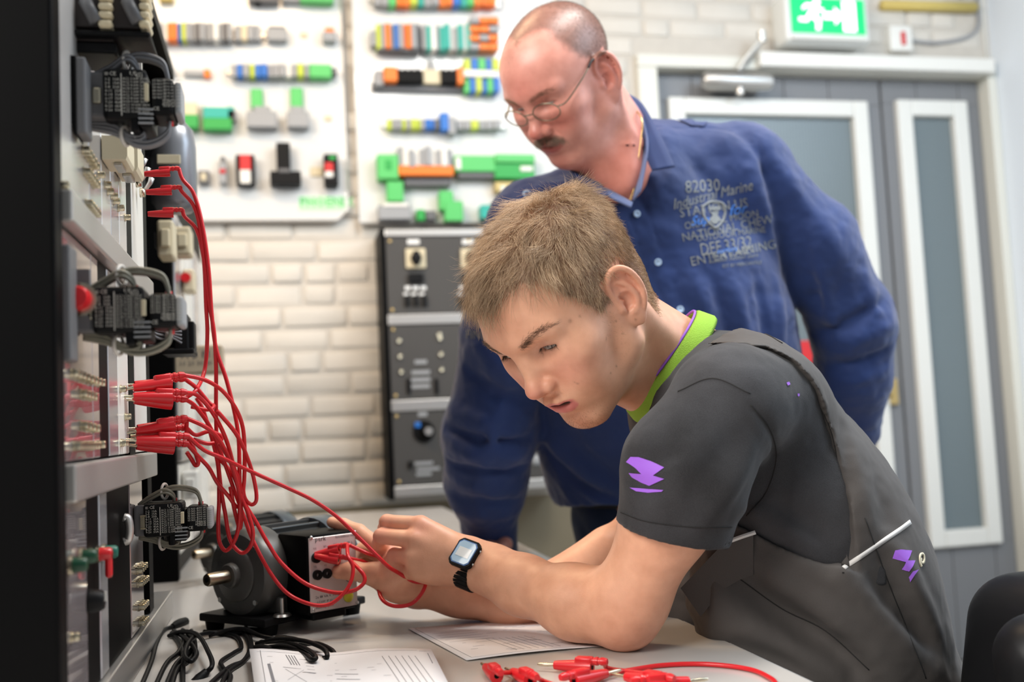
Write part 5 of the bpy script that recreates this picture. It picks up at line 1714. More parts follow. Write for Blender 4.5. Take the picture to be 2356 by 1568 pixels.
    mb = MB(); mb.box((a - .020, -.006, b + .022), (.020, .008, .018), bev=.003); mb.build('pointer', M_BLUE, dl)
    for x, y, w in ((975, 1065, .06), (985, 1078, .075), (975, 1090, .05)): lab(p, x, y, w, .010, M_GREYP)
    a, b = at(944, 1068); mb = MB(); mb.box((a, -.005, b), (.014, .010, .022), bev=.002); mb.build('toggle', M_BLACKP, p)
    p = pans[5][0]
    for x, y in ((1232, 1058), (1258, 1054)):
        a, b = at(x, y); mb = MB(); mb.lathe([(0, .010), (.008, .010), (.016, .006), (.020, 0), (0, 0)], frame_from((a, 0, b), (0, -1, 0)), n=18); mb.build('round_gauge', M_GREYP, p, smooth=True)
    a, b = at(1236, 985); mb = MB(); mb.box((a, -.004, b), (.10, .008, .14), bev=.003); mb.build('white_cover_plate', M_WHITEP, pans[3][0])
wall_cabinet()

# ------------------------------------------------------------------ display boards with mounted terminal samples
YB = YW - .045
def board(name, xl, xr, ytop, ybot, label, cham):
    a = on_y(xl, 250, YB); b = on_y(xr, 250, YB)
    zt = 3.05; zb = on_y(xr - 60, ybot, YB)[2]
    c = cham
    pts = [(a[0], zb), (b[0] - c, zb), (b[0], zb + c), (b[0], zt), (a[0], zt)]
    o = empty(name, (a[0], YB, zb), label=label, cat='display board')
    mb = MB(); mb.prism([(x - a[0], z - zb) for x, z in pts], .018, Matrix.Translation((0, .018, 0)) @ Matrix.Rotation(math.radians(90), 4, 'X')); mb.build('board_sheet', M_BOARD, o)
    mb = MB(); mb.box(((b[0] - a[0]) / 2, .032, .30), (b[0] - a[0] - .1, .028, .05)); mb.build('wall_batten', M_BEIGEP, o)
    mb = MB()
    e = [(x - a[0], 0, z - zb) for x, z in [(a[0], zb), (b[0] - c, zb), (b[0], zb + c), (b[0], zt)]]
    mb.tube(e, .0045, 6); mb.build('edge_profile', M_ALU, o)
    return o, b[0]
bd1, _ = board('sample_board', 150, 792, 0, 508, 'white display board of terminal samples with a green logo at its corner', .035)
bd2, _ = board('sample_board', 818, 1290, 0, 512, 'white display board of terminal blocks directly behind the older man', .02)
zb1 = bd1.location.z; xb1 = bd1.location.x
v = on_y(690, 477, YB)
text_mesh('board_logo', [('PHOENIX', v[0] - xb1, v[2] - zb1 + .004, .042)], Matrix.Translation((0, -.002, 0)) @ Matrix.Rotation(math.radians(90), 4, 'X'), M_GREENL, bd1, bold=.02)['label'] = 'green brand lettering'
mb = MB(); a = on_y(688, 480, YB); b = on_y(790, 455, YB); mb.box(((a[0] + b[0]) / 2 - xb1, -.0008, (a[2] + b[2]) / 2 - zb1), (b[0] - a[0], .0014, .048)); mb.build('logo_patch', mat('pale_green_print', (.50, .80, .50), .4), bd1)

def sample(label, boxes, cat='terminal block', name='terminal_block', group=None):
    """boxes: (x0, x1, y0, y1, protrusion, material, part name) in photo pixels on the board face"""
    x0 = min(b[0] for b in boxes); y1 = max(b[3] for b in boxes)
    o3 = on_y(x0, y1, YB)
    o = empty(name, (o3[0], YB, o3[2]), label=label, cat=cat, group=group)
    for bx0, bx1, by0, by1, d, m, nm in boxes:
        yd = YB - d
        a = on_y(bx0, by1, (YB + yd) / 2); b = on_y(bx1, by0, (YB + yd) / 2)
        mb = MB(); mb.box(((a[0] + b[0]) / 2 - o3[0], -d / 2 - .0002, (a[2] + b[2]) / 2 - o3[2]), (b[0] - a[0], d, b[2] - a[2]), bev=min(.003, (b[0] - a[0]) * .2, (b[2] - a[2]) * .2), seg=1)
        mb.build(nm, m, o)
    return o
def strip(x0, x1, y0, y1, cols, d, rail=True, jig=0.0):
    """row of clamped slices on a rail"""
    n = len(cols); w = (x1 - x0) / n; out = []
    if rail: out.append((x0 - 12, x1 + 12, (y0 + y1) / 2 - 3, (y0 + y1) / 2 + 7, .012, M_STEEL, 'mounting_rail'))
    for i, m in enumerate(cols):
        j = jig * ((i * 37) % 5 - 2)
        out.append((x0 + i * w + .4, x0 + (i + 1) * w - .4, y0 + j, y1 + j * .4, d * (.85 + .15 * ((i * 7) % 3)), m, 'terminal'))
    return out
G, D_, O, B, T, Y, GR, GL, W_, K = M_GREYP, M_GREYD, M_ORANGE, M_BLUE, M_TEAL, M_LIMEY, M_GREENP, M_GREENL, M_WHITEP, M_BLACKP
sample('row of grey terminals with an orange and a blue slice, top left of board', strip(345, 535, 58, 98, [G, G, G, W_, O, O, B, Y, G, G, D_, G, G, G, W_, G, D_, G], .05))
sample('small brown grey terminal pair beside the top row', strip(540, 600, 62, 96, [G, M_BEIGEP, G, G], .04))
sample('single grey terminal with screws at mid top of the left board', [(615, 660, 70, 96, .04, G, 'body'), (618, 657, 64, 72, .03, D_, 'screw_row')])
sample('small grey terminal with an orange top near the left board edge', [(743, 772, 78, 98, .04, G, 'body'), (748, 768, 68, 79, .035, O, 'orange_lever')])
sample('green ended device on the top edge of the left board', [(690, 766, -26, 8, .05, GL, 'body'), (650, 692, -20, 6, .04, G, 'clamp')])
sample('dark device cut by the top edge of the photo on the left board', [(572, 640, -24, 8, .05, D_, 'body'), (585, 600, 2, 12, .04, K, 'pin')])
sample('yellow device cut by the top edge of the photo', [(366, 398, -20, 4, .04, M_YELLOWP, 'body')])
sample('short grey rail end behind the rack wires', [(330, 345, 154, 172, .03, G, 'body'), (388, 402, 160, 174, .03, G, 'end')])
sample('thin white jumper bar with an orange end', [(424, 472, 164, 176, .02, G, 'bar'), (470, 484, 162, 180, .025, O, 'orange_end')])
sample('tapered rail of coloured terminals ending in a green block', strip(532, 712, 153, 181, [G, B, G, Y, B, B, G, G, G, W_, G, Y, G], .05) + [(712, 762, 154, 182, .05, GL, 'green_block'), (762, 774, 160, 175, .04, D_, 'end_clamp')])
sample('small green circuit module, left one of two', [(420, 455, 240, 270, .04, M_BEIGEP, 'upper'), (420, 457, 268, 298, .05, GR, 'housing')], 'module', 'circuit_module')
sample('wider green circuit module, right one of two', [(470, 525, 238, 262, .03, W_, 'label'), (468, 540, 250, 276, .04, T, 'circuit_board'), (468, 534, 276, 302, .05, GR, 'housing'), (524, 542, 256, 280, .04, D_, 'connector')], 'module', 'circuit_module')
sample('grey plug connector with a green tab, left one of two', [(578, 604, 206, 250, .02, GL, 'green_tab'), (568, 637, 262, 296, .05, G, 'housing'), (584, 622, 248, 264, .04, G, 'neck')], 'connector', 'plug_connector')
sample('grey plug connector with a green tab, right one of two', [(669, 696, 204, 250, .02, GL, 'green_tab'), (661, 710, 262, 296, .05, G, 'housing'), (668, 700, 248, 264, .04, G, 'neck')], 'connector', 'plug_connector')
sample('small square brown relay socket low on the left board', [(456, 482, 394, 424, .03, D_, 'body'), (463, 475, 400, 418, .034, M_BEIGEP, 'window')], 'relay socket', 'relay_socket')
sample('slim grey surge plug low on the left board', [(505, 521, 376, 424, .04, G, 'body'), (508, 518, 362, 378, .03, D_, 'tip'), (506, 520, 392, 402, .044, M_REDP, 'red_mark')], 'surge plug', 'surge_plug')
sample('black module with a red and white label', [(544, 586, 360, 428, .05, K, 'body'), (553, 577, 360, 396, .054, M_INKR, 'red_label'), (553, 577, 394, 426, .054, W_, 'white_label')], 'module', 'surge_module')
sample('tall black plug standing on a wide black base', [(637, 667, 332, 396, .05, K, 'plug'), (622, 692, 398, 428, .06, K, 'base'), (640, 668, 392, 402, .062, D_, 'screw_row')], 'plug', 'surge_module')
sample('dark module with a red label beside a beige tag', [(746, 776, 358, 430, .05, K, 'body'), (747, 766, 378, 398, .054, M_INKR, 'red_label'), (747, 766, 398, 412, .054, W_, 'white_label'), (756, 772, 362, 372, .052, GR, 'green_screw')], 'module', 'surge_module')
for (x, y, lb) in ((728, 395, 'beige tag beside the dark red labelled module'), (699, 81, 'tiny cream sticker right of the grey terminal'), (755, 272, 'tiny cream sticker at the right edge of the left board')):
    s_ = 14 if x == 728 else 8
    sample(lb, [(x - s_, x + s_, y - s_ * .8, y + s_ * .8, .006, M_BEIGEP, 'tag')], 'tag', 'paper_tag')
# right board
sample('row of orange and green terminals along the top edge of the photo', strip(860, 1138, -16, 18, [G, G, GL, O, O, Y, T, G, G, O, O, B, T, GL, O, O, O], .05, jig=1.5))
sample('broad grey terminal bank with green and orange stripes', strip(866, 965, 62, 118, [Y, G, O, G, B, G, O, O, G, D_], .06) + [(852, 868, 76, 110, .04, G, 'end_clamp'), (868, 962, 100, 122, .05, D_, 'foot')], 'terminal bank', 'terminal_bank')
sample('mixed terminals with white cards beside the orange stack', strip(970, 1082, 66, 120, [G, T, W_, G, T, T, W_, G, T, W_, T], .055, jig=2), 'terminal bank', 'terminal_bank')
sample('stack of orange levers at the right end of the upper row', [(1078 + i * 22, 1100 + i * 22, 46 + j * 20, 60 + j * 20, .06, O if (i + j) % 3 else G, 'lever') for i in range(3) for j in range(4)], 'terminal bank', 'terminal_bank')
sample('rail with black ribbed feedthroughs and orange rings', [(856, 1064, 196, 210, .02, D_, 'mounting_rail'), (862, 882, 166, 200, .04, G, 'end'), (882, 912, 160, 192, .06, O, 'orange_ring')] + [(914 + i * 7, 920 + i * 7, 163 + (i % 2) * 3, 194, .055, K, 'rib') for i in range(8)] + [(972, 1012, 164, 196, .04, M_BEIGEP, 'clamp'), (984, 998, 142, 166, .03, G, 'post')] + [(1014 + i * 7, 1020 + i * 7, 164 + (i % 2) * 3, 196, .055, K, 'rib') for i in range(5)] + [(1050, 1063, 162, 198, .06, O, 'orange_ring')], 'terminal rail', 'terminal_rail')
sample('green and blue striped terminals above and below a white bar', strip(1066, 1146, 140, 166, [Y, B, GL, B, Y], .05, False) + strip(1066, 1146, 184, 216, [GL, B, Y, B, GL, B], .05, False) + [(1064, 1142, 168, 182, .06, W_, 'white_bar')], 'terminal rail', 'terminal_rail')
sample('thin rail with yellow and blue terminals beside the nose of the older man', strip(890, 1010, 278, 300, [Y, G, G, Y, G, Y, Y, G, B, B, D_], .045) + [(1012, 1030, 264, 304, .05, B, 'blue_lever'), (1030, 1046, 274, 312, .05, G, 'lever')] + strip(1048, 1150, 280, 300, [G, G, Y, G, G, G], .04), 'terminal rail', 'terminal_rail')
sample('bright green housing with a round opening', [(868, 914, 360, 416, .06, GL, 'housing'), (884, 900, 372, 396, .062, GR, 'opening')], 'housing', 'connector_housing')
sample('grey ribbed block on an orange base', strip(914, 1038, 346, 388, [G, W_, G, W_, G, G, W_, G, W_, G], .06, False, 2) + [(916, 1040, 386, 408, .065, O, 'orange_base'), (930, 1036, 408, 430, .04, D_, 'foot')], 'terminal bank', 'terminal_bank')
sample('long green rail housing with a white end label', [(1044, 1136, 362, 398, .05, GL, 'housing'), (1046, 1058, 366, 394, .054, W_, 'end_label'), (1052, 1136, 396, 412, .04, D_, 'foot')], 'housing', 'connector_housing')
sample('large open green housing right of the long rail housing', [(1136, 1226, 360, 378, .06, GL, 'lid'), (1136, 1226, 378, 414, .05, GR, 'tray'), (1194, 1222, 386, 398, .055, W_, 'white_clip')], 'housing', 'connector_housing')
sample('green block on a white base above the cabinet corner', [(890, 926, 420, 466, .05, GL, 'green_block'), (870, 944, 474, 508, .05, G, 'base'), (880, 938, 470, 480, .055, W_, 'white_ledge')], 'connector', 'plug_connector')
sample('small dark green connector on the cabinet top row', [(958, 976, 484, 510, .04, GR, 'body'), (978, 1002, 486, 508, .03, D_, 'socket')], 'connector', 'plug_connector')
sample('tall stepped green connector above the cabinet', [(1010, 1040, 442, 486, .05, GL, 'upper_block'), (1022, 1062, 466, 512, .055, GL, 'lower_block')], 'connector', 'plug_connector')
sample('teal connector just left of the older man\'s sleeve', [(1104, 1142, 474, 506, .05, T, 'body'), (1128, 1146, 466, 480, .04, G, 'clip')], 'connector', 'plug_connector')
sample('brass coloured bracket low on the right board', [(1136, 1182, 420, 444, .04, M_BRASS, 'bracket'), (1150, 1160, 430, 452, .05, W_, 'clip')], 'bracket', 'brass_bracket')

# ------------------------------------------------------------------ the test rack
XP = -.165
RY0, RY1 = .850, 1.92
rack = empty('test_rack', (-.42, 1.35, ZT), label='tall black equipment rack with aluminium rails filling the left edge', cat='rack')
def rp(name, x0, x1, y0, y1, z0, z1, m, bev=0.0):
    c = rack.location
    mb = MB(); mb.box(((x0 + x1) / 2 - c.x, (y0 + y1) / 2 - c.y, (z0 + z1) / 2 - c.z), (x1 - x0, y1 - y0, z1 - z0), bev=bev); return mb.build(name, m, rack)
rp('side_panel', -.70, XP + .003, RY0 - .030, RY0, ZT + .001, 1.66, M_BLACK, .003)
rp('side_panel', -.70, XP - .02, RY1, RY1 + .025, ZT + .001, 1.66, M_BLACK, .003)
rp('back_panel', -.70, -.68, RY0, RY1, ZT + .001, 1.66, M_BLACK)
rp('top_panel', -.70, XP - .01, RY0, RY1, 1.64, 1.66, M_BLACK)
TIERS = [(.788, .952), (.985, 1.168), (1.198, 1.42), (1.445, 1.63)]
for z0, z1, w in ((ZT + .002, .786, .006), (.954, .983, .010), (1.170, 1.196, .010), (1.422, 1.443, .008)):
    rp('rail', XP - .02, XP + w, RY0 + .001, 1.37 if z0 > .9 else 1.56, z0, z1, M_ALU, .002)
M_FACE = mat('grey_anodised_face', (.44, .43, .44), .22, .55)
M_FACEL = mat('light_silver_face', (.66, .64, .62), .25, .45)
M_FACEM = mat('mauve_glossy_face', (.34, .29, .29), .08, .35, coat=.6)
M_FACEW = mat('cream_white_face', (.76, .74, .68), .35)
PAN = [  # tier, y0, y1, material, label
 (2, .853, .985, M_FACEL, 'light silver panel nearest the black side, upper tier'), (2, .987, 1.050, M_FACE, 'grey narrow panel after the first silver one, upper tier'),
 (2, 1.052, 1.105, M_FACEL, 'slim silver panel, third in the upper tier'), (2, 1.107, 1.160, M_FACE, 'slim grey panel, fourth in the upper tier'), (2, 1.162, 1.215, M_FACEL, 'slim silver panel before the black gap, upper tier'),
 (2, 1.262, 1.36, M_FACEW, 'white panel with red leads beyond the black gap, upper tier'),
 (1, .853, .985, M_FACEM, 'glossy mauve panel mirroring red leads, middle tier'), (1, .987, 1.020, M_FACEM, 'narrow glossy strip panel, middle tier'),
 (1, 1.075, 1.130, M_FACE, 'grey panel beside the black post, middle tier'), (1, 1.132, 1.205, M_FACEW, 'white diagram panel behind the red plugs, middle tier'), (1, 1.262, 1.36, M_FACEW, 'white panel beyond the second black post, middle tier'),
 (0, .853, .945, M_FACEM, 'dark glossy panel with lamps, lower tier'), (0, 1.010, 1.050, M_FACE, 'slim grey panel with a pull handle, lower tier'), (0, 1.200, 1.300, M_FACEM, 'dark panel with rows of sockets, lower tier'),
 (3, .853, 1.36, M_FACE, 'grey blank panel at the top of the rack')]
panels = []
for i, (t, y0, y1, m, lb) in enumerate(PAN):
    z0, z1 = TIERS[t]
    p = empty('rack_panel', (XP, (y0 + y1) / 2, z0), label=lb, cat='panel')
    mb = MB(); mb.box((-.004, 0, (z1 - z0) / 2), (.008, y1 - y0, z1 - z0), bev=.001, seg=1); mb.build('face_plate', m, p)
    panels.append((p, y0, y1, z0, z1))
# black posts between the panels
for y0, y1, z0, z1 in ((1.217, 1.258, .788, 1.63), (1.022, 1.073, .985, 1.168), (.948, 1.008, .788, .952), (1.053, 1.197, .788, .952), (1.362, 1.40, .788, 1.63)):
    rp('black_post', XP - .012, XP - .001, y0, y1, z0, z1, M_BLACK)
def panel_at(y, z):
    for p, y0, y1, z0, z1 in panels:
        if y0 <= y <= y1 and z0 - .005 <= z <= z1 + .005: return p
    return None
def mesh_lathe(name, prof, n=12):
    mb = MB(); mb.lathe(prof, n=n); me = mb.mesh(name); me.shade_smooth(); me.set_sharp_from_angle(angle=math.radians(40)); return me
ME_SOCK = mesh_lathe('socket', [(0, .0040), (.0019, .0040), (.0019, .0064), (.0032, .0064), (.0035, .0052), (.0035, .0014), (.0044, .0012), (.0044, 0), (0, 0)])
ME_SOCK.materials.append(M_TIN)
QX = Vector((1, 0, 0)).to_track_quat('Z', 'Y')
def socket(x, y):
    v = on_x(x, y, XP + .004); p = panel_at(v[1], v[2])
    if p is None: return
    o = bpy.data.objects.new('socket', ME_SOCK); COL.objects.link(o); o.parent = p
    o.location = (0.0002, v[1] - p.location.y, v[2] - p.location.z); o.rotation_mode = 'QUATERNION'; o.rotation_quaternion = QX
rows = [((200, 345), (222, 382), 5), ((203, 395), (224, 425), 5), ((207, 468), (226, 492), 5), ((203, 500), (226, 532), 5), ((130, 372), (150, 425), 4), ((178, 468), (178, 468), 1),
        ((235, 402), (235, 402), 1), ((250, 425), (256, 440), 2), ((265, 450), (270, 462), 2), ((280, 478), (281, 482), 1), ((295, 500), (300, 512), 2), ((307, 518), (312, 530), 2), ((239, 540), (239, 540), 1), ((253, 562), (254, 563), 1), ((267, 580), (268, 582), 1),
        ((174, 858), (228, 878), 7), ((236, 880), (248, 884), 2), ((285, 894), (287, 894), 1), ((195, 905), (218, 912), 4), ((196, 978), (224, 985), 4), ((180, 1025), (224, 1024), 8), ((236, 1022), (256, 1020), 3), ((286, 1018), (290, 1018), 2), ((296, 958), (296, 958), 1), ((320, 962), (322, 962), 1), ((150, 935), (152, 935), 1),
        ((323, 1312), (343, 1290), 6), ((324, 1342), (342, 1326), 6), ((328, 1396), (344, 1378), 6), ((328, 1432), (344, 1416), 6), ((348, 1280), (349, 1279), 1), ((354, 1388), (354, 1388), 1), ((280, 1352), (284, 1352), 2), ((285, 1485), (289, 1485), 2), ((175, 1464), (176, 1464), 1)]
for (x0, y0), (x1, y1), n in rows:
    for k in range(n):
        f = k / max(1, n - 1); socket(x0 + (x1 - x0) * f, y0 + (y1 - y0) * f)

# ------------------------------------------------------------------ contactors wired to the rack
def contactor(px0, px1, py0, py1, y, label, wire, split=.62):
    """block with its printed side towards the camera; px range of the printed faces at distance y"""
    a = on_y(px0, py1, y); b = on_y(px1, py0, y)
    W = b[0] - a[0]; H = b[2] - a[2]
    o = empty('contactor', (a[0], y, a[2]), label=label, cat='contactor')
    D = .046
    w1 = W * split
    def q(name, x0, x1, z0, z1, y0=0.0, y1=D, m=M_BLACKP, bev=.003, par=None):
        mb = MB(); mb.box(((x0 + x1) / 2, (y0 + y1) / 2, (z0 + z1) / 2), (x1 - x0, y1 - y0, z1 - z0), bev=bev); return mb.build(name, m, par or o)
    base = q('mounting_foot', XP + .001 - a[0] , .004, H * .05, H * .95, .004, D - .004, M_GREYD)
    q('coil_clip', XP + .012 - a[0], -.001, H * .30, H * .62, .001, .02, M_TIN, .002)
    m1 = q('main_block', 0, w1, 0, H, bev=.004)
    q('terminal_step', w1 * .80, w1 + .004, -.006, H * .30, .002, D - .002, bev=.002, par=m1)
    q('terminal_step', w1 * .62, w1 * .80, -.010, H * .08, .002, D - .002, bev=.002, par=m1)
    for k in range(4): q('vent_slot', w1 * .80, w1 + .005, -.004 + k * .004, -.0026 + k * .004, -.0004, .002, M_GREYP, 0, m1)
    q('neck', w1 - .001, w1 + W * .06, H * .25, H * .78, .006, D - .006)
    m2 = q('auxiliary_block', w1 + W * .05, W, H * .10, H * .84, .001, D - .003, bev=.004)
    q('grey_front', W, W + .006, H * .14, H * .78, .004, D - .006, M_GREYP, .0025, m2)
    q('yellowed_slot', w1 - .002, w1 + .0015, H * .36, H * .70, -.0008, .004, M_BEIGEP, .0005, m1)
    R90 = Matrix.Rotation(math.radians(90), 4, 'X')
    lines = [('CE', w1 * .16, H * .84, .0048), ('III', w1 * .06, H * .84, .004), ('UL', w1 * .62, H * .84, .0058), ('(S)', w1 * .76, H * .82, .0055)]
    for k in range(9): lines.append(('%d-%d  %dA' % (k + 1, k * 3 + 2, k * 5 + 10), w1 * .06, H * (.74 - .075 * k), .0034))
    for k in range(11): lines.append(('AC%d %d kW %dV' % (k % 4 + 1, k + 2, 220 + 20 * k), w1 * .46, H * (.76 - .064 * k), .0030))
    text_mesh('rating_print', lines, Matrix.Translation((0, -.0004, 0)) @ R90, M_INKW, m1)
    mb = MB(); mb.box((w1 * .43, -.0002, H * .47), (.0007, .0006, H * .82)); mb.build('rule_line', M_INKW, m1)
    x2 = w1 + W * .08
    lines = [('CE', x2, H * .18, .0046)]
    for k in range(8): lines.append(('%d NO %d' % (13 + k * 10, k), x2 + (.008 if k > 5 else 0), H * (.74 - .066 * k), .0030))
    for k in range(9): lines.append(('A%d 6A 240V' % (k + 300), x2 + (W - x2) * .50, H * (.76 - .064 * k), .0026))
    text_mesh('rating_print', lines, Matrix.Translation((0, .0006, 0)) @ R90, M_INKW, m2)
    # wire bundle, tied: over the top and under the bottom
    def bundle(pts, n, sp_, nm):
        for k in range(n):
            off = np.array([0, (k % 3 - 1) * sp_, (k // 3 - .5) * sp_])
            mb = MB(); mb.tube(spline([np.array(p) + off * (1 if 0 < i < len(pts) - 1 else .55) for i, p in enumerate(pts)], 7), .0017, 6); mb.build(nm, wire, o, smooth=True)
    yb = D * .5
    bundle([(XP + .004 - a[0], yb, H * .92), (w1 * .10, yb, H * 1.12), (w1 * .50, yb - .004, H * 1.32), (w1 * .72, yb, H * 1.18), (w1 * .76, yb, H * .99)], 4, .0036, 'wire')
    bundle([(w1 * .35, yb, H * 1.27), (w1 * .75, yb, H * 1.40), (w1 + W * .18, yb, H * 1.28), (w1 + W * .27, yb, H * .98), (w1 + W * .27, yb, H * .83)], 4, .0034, 'wire')
    bundle([(XP + .004 - a[0], yb, H * .02), (w1 * .15, yb, -H * .04), (w1 * .52, yb, -H * .24), (w1 * .82, yb, -H * .22), (w1 * .86, yb, -H * .03)], 4, .0036, 'wire')
    bundle([(XP + .004 - a[0], yb, -H * .02), (w1 * .20, yb, -H * .12), (w1 * .65, yb, -H * .34), (w1 * 1.05, yb, -H * .34), (w1 + W * .24, yb, -H * .16), (w1 + W * .29, yb, H * .11)], 6, .0034, 'wire')
    for x, z in ((w1 * .50, H * 1.30), (w1 * .42, -H * .19)):
        mb = MB(); el = [(x + .0055 * math.cos(t) * .5, yb + .0075 * math.cos(t), z + .0085 * math.sin(t)) for t in np.linspace(0, 2 * math.pi, 17)]; mb.tube(el, .0016, 6, caps=False); mb.build('cable_tie', M_TIE, o, smooth=True)
    for x, z in ((w1 * .76, H * 1.01), (w1 + W * .27, H * .86), (w1 * .86, -H * .05), (w1 + W * .29, H * .08)):
        mb = MB(); mb.tube([(x, yb, z - .003), (x, yb, z + .003)], .0028, 8); mb.build('red_ferrule', M_REDP, o, smooth=True)
    return o
contactor(236, 398, 158, 272, .930, 'black contactor with printed side, uppermost of three', M_WIRE)
contactor(212, 402, 655, 768, .900, 'black contactor with olive wires above the mirrored panel, middle of three', M_WIREO)
contactor(330, 474, 1150, 1238, 1.215, 'black contactor with sharp white print beside the motor, lowest of three', M_WIREO)
# ------------------------------------------------------------------ more rack fittings
M_DKGREEN = mat('dark_green_plastic', (.004, .050, .022), .35)
M_DKTEAL = mat('dark_teal_plastic', (.01, .13, .09), .4)
def at_rack(name, label, cat, loc): return empty(name, tuple(loc), label=label, cat=cat)
# black terminal tower at the top left, cut by the frame
v0 = on_y(110, 85, .93)
tw = at_rack('terminal_tower', 'black terminal tower with two columns of cream clamps, top left corner', 'terminal tower', v0)
def qq(root, name, a, b, y0, y1, m, bev=.002):
    """box between two photo pixels at distance y0..y1 along the bench"""
    p = on_y(a[0], a[1], y0); q = on_y(b[0], b[1], y0); l = root.location
    x0, x1 = sorted((p[0], q[0])); z0, z1 = sorted((p[2], q[2]))
    mb = MB(); mb.box(((x0 + x1) / 2 - l.x, (y0 + y1) / 2 - l.y, (z0 + z1) / 2 - l.z), (x1 - x0, y1 - y0, z1 - z0), bev=bev); return mb.build(name, m, root)
M_BROWNBL = mat('dark_brown_bakelite', (.030, .022, .020), .4)
qq(tw, 'main_block', (106, -70), (330, 66), .93, .99, M_BROWNBL)
qq(tw, 'ledge', (106, 64), (346, 84), .925, .995, M_BLACKP)
qq(tw, 'lower_ledge', (150, 92), (268, 122), .935, .985, M_BLACKP)
qq(tw, 'lower_body', (108, 84), (262, 96), .935, .985, M_BROWNBL)
for x in (224, 318):
    for k in range(5):
        qq(tw, 'cream_clamp', (x, 60 - k * 20), (x + (34 if x == 224 else 26), 43 - k * 20), .922, .95, mat('cream_clamp_plastic', (.72, .62, .42), .4) if k == 0 and x == 224 else bpy.data.materials['cream_clamp_plastic'], .003)
for x in (196, 292):
    mb = MB(); l = tw.location; a = on_y(x, 0, .926); b = on_y(x + 26, 52, .926); mb.tube([Vector(a) - l, Vector(b) - l], .006, 8); mb.build('lever', M_GREYD, tw, smooth=True)
# perforated strip
v0 = on_y(300, 200, 1.16)
pf = at_rack('perforated_strip', 'perforated silver metal strip behind the uppermost contactor', 'metal strip', v0)
a = on_y(281, 196, 1.16); b = on_y(316, 70, 1.16)
mb = MB(); mb.box(((a[0] + b[0]) / 2 - v0[0], .003, (a[2] + b[2]) / 2 - v0[2]), (b[0] - a[0] + .004, .004, b[2] - a[2])); mb.build('backing', M_BLACK, pf)
nx, nz = 5, 9
cw = (b[0] - a[0]) / nx; chh = (b[2] - a[2]) / nz
mbm = MB()
for i in range(-2, nx + 5):
    for s in (1, -1):
        x0 = a[0] + i * cw
        pts = []
        for k in range(nz + 1):
            pts.append((x0 + s * k * cw * .42 - v0[0], -.001, a[2] + k * chh - v0[2]))
        pts = [p for p in pts if a[0] - v0[0] - .001 < p[0] < b[0] - v0[0] + .001]
        if len(pts) > 1: mbm.tube(pts, .0009, 4)
o = mbm.build('expanded_mesh', M_ALU, pf); o['kind'] = 'stuff'
for x in (a[0] - .002, b[0] + .002):
    mb = MB(); mb.box((x - v0[0], -.001, (a[2] + b[2]) / 2 - v0[2]), (.004, .008, b[2] - a[2])); mb.build('edge', M_ALU, pf)
# beige socket boxes
for (a, b, y, lb) in (((246, 366), (292, 312), 1.05, 'beige switch box under the wires, nearer of two'), ((264, 392), (316, 330), 1.13, 'beige switch box under the wires, farther of two')):
    v0 = on_y(a[0], a[1], y); bo = at_rack('switch_box', lb, 'switch box', v0)
    p = on_y(a[0], a[1], y); q = on_y(b[0], b[1], y)
    W, H = q[0] - p[0], q[2] - p[2]
    mb = MB(); mb.prism([(XP - p[0] + .001, 0), (W * .92, 0), (W, H * .16), (W, H), (XP - p[0] + .001, H)], .05, Matrix.Translation((0, .05, 0)) @ Matrix.Rotation(math.radians(90), 4, 'X')); mb.build('housing', M_BEIGEP, bo)
    mb = MB(); mb.box((W * .45, .025, -.002), (W * .4, .03, .004), bev=.001); mb.build('earth_clip', M_STEEL, bo)
# toggle switches by the black gap
for i, (x, y) in enumerate(((305, 400), (313, 420), (322, 443))):
    v0 = on_x(x, y, XP + .004); t = at_rack('toggle_switch', ['silver toggle switch above the red plugs, highest of three', 'silver toggle switch above the red plugs, middle of three', 'silver toggle switch above the red plugs, lowest of three'][i], 'switch', v0)
    mb = MB(); mb.lathe([(0, .006), (.005, .006), (.006, 0), (0, 0)], frame_from((0, 0, 0), (1, 0, 0)), n=12); mb.build('bushing', M_TIN, t, smooth=True)
    mb = MB(); mb.tube([(.004, 0, 0), (.012, 0, .012), (.014, 0, .018)], .0032, 8, radii=[.002, .003, .0036]); mb.build('lever', M_ALU, t, smooth=True)
# handle, lamps, knobs on the lower panels
v0 = on_x(283, 1240, XP + .001); t = at_rack('pull_handle', 'curved silver pull handle on the slim lower panel', 'handle', v0)
a = on_x(283, 1188, XP)[2] - v0[2]; b = on_x(283, 1244, XP)[2] - v0[2]
mb = MB(); mb.tube(spline([(.001, 0, b), (.005, 0, b + .002), (.0065, 0, (a + b) / 2), (.005, 0, a - .002), (.001, 0, a)], 8), .0045, 10); mb.build('grip', M_ALU, t, smooth=True)
for i, (x, y, m, lb) in enumerate(((160, 1300, M_DKGREEN, 'green lamp lens nearest the black side panel'), (183, 1280, M_DKGREEN, 'dark green push button beside the first lamp'), (222, 1275, M_REDP, 'bright red push button on the lower panel'), (236, 1270, M_DKTEAL, 'teal indicator behind the red push button'))):
    v0 = on_x(x, y, XP + .001); t = at_rack('push_button', lb, 'button', v0)
    mb = MB(); mb.lathe([(0, .003), (.0075, .003), (.0075, 0), (0, 0)], frame_from((0, 0, 0), (1, 0, 0)), n=16); mb.build('bezel', M_TIN, t, auto=40)
    mb = MB(); mb.lathe([(0, .013), (.0045, .013), (.0058, .011), (.006, .003), (0, .003)], frame_from((0, 0, 0), (1, 0, 0)), n=16); mb.build('cap', m, t, auto=40)
    if i == 2:
        mb = MB(); mb.box((.010, 0, -.009), (.006, .009, .024), bev=.0028); mb.build('red_flap', M_REDP, t)
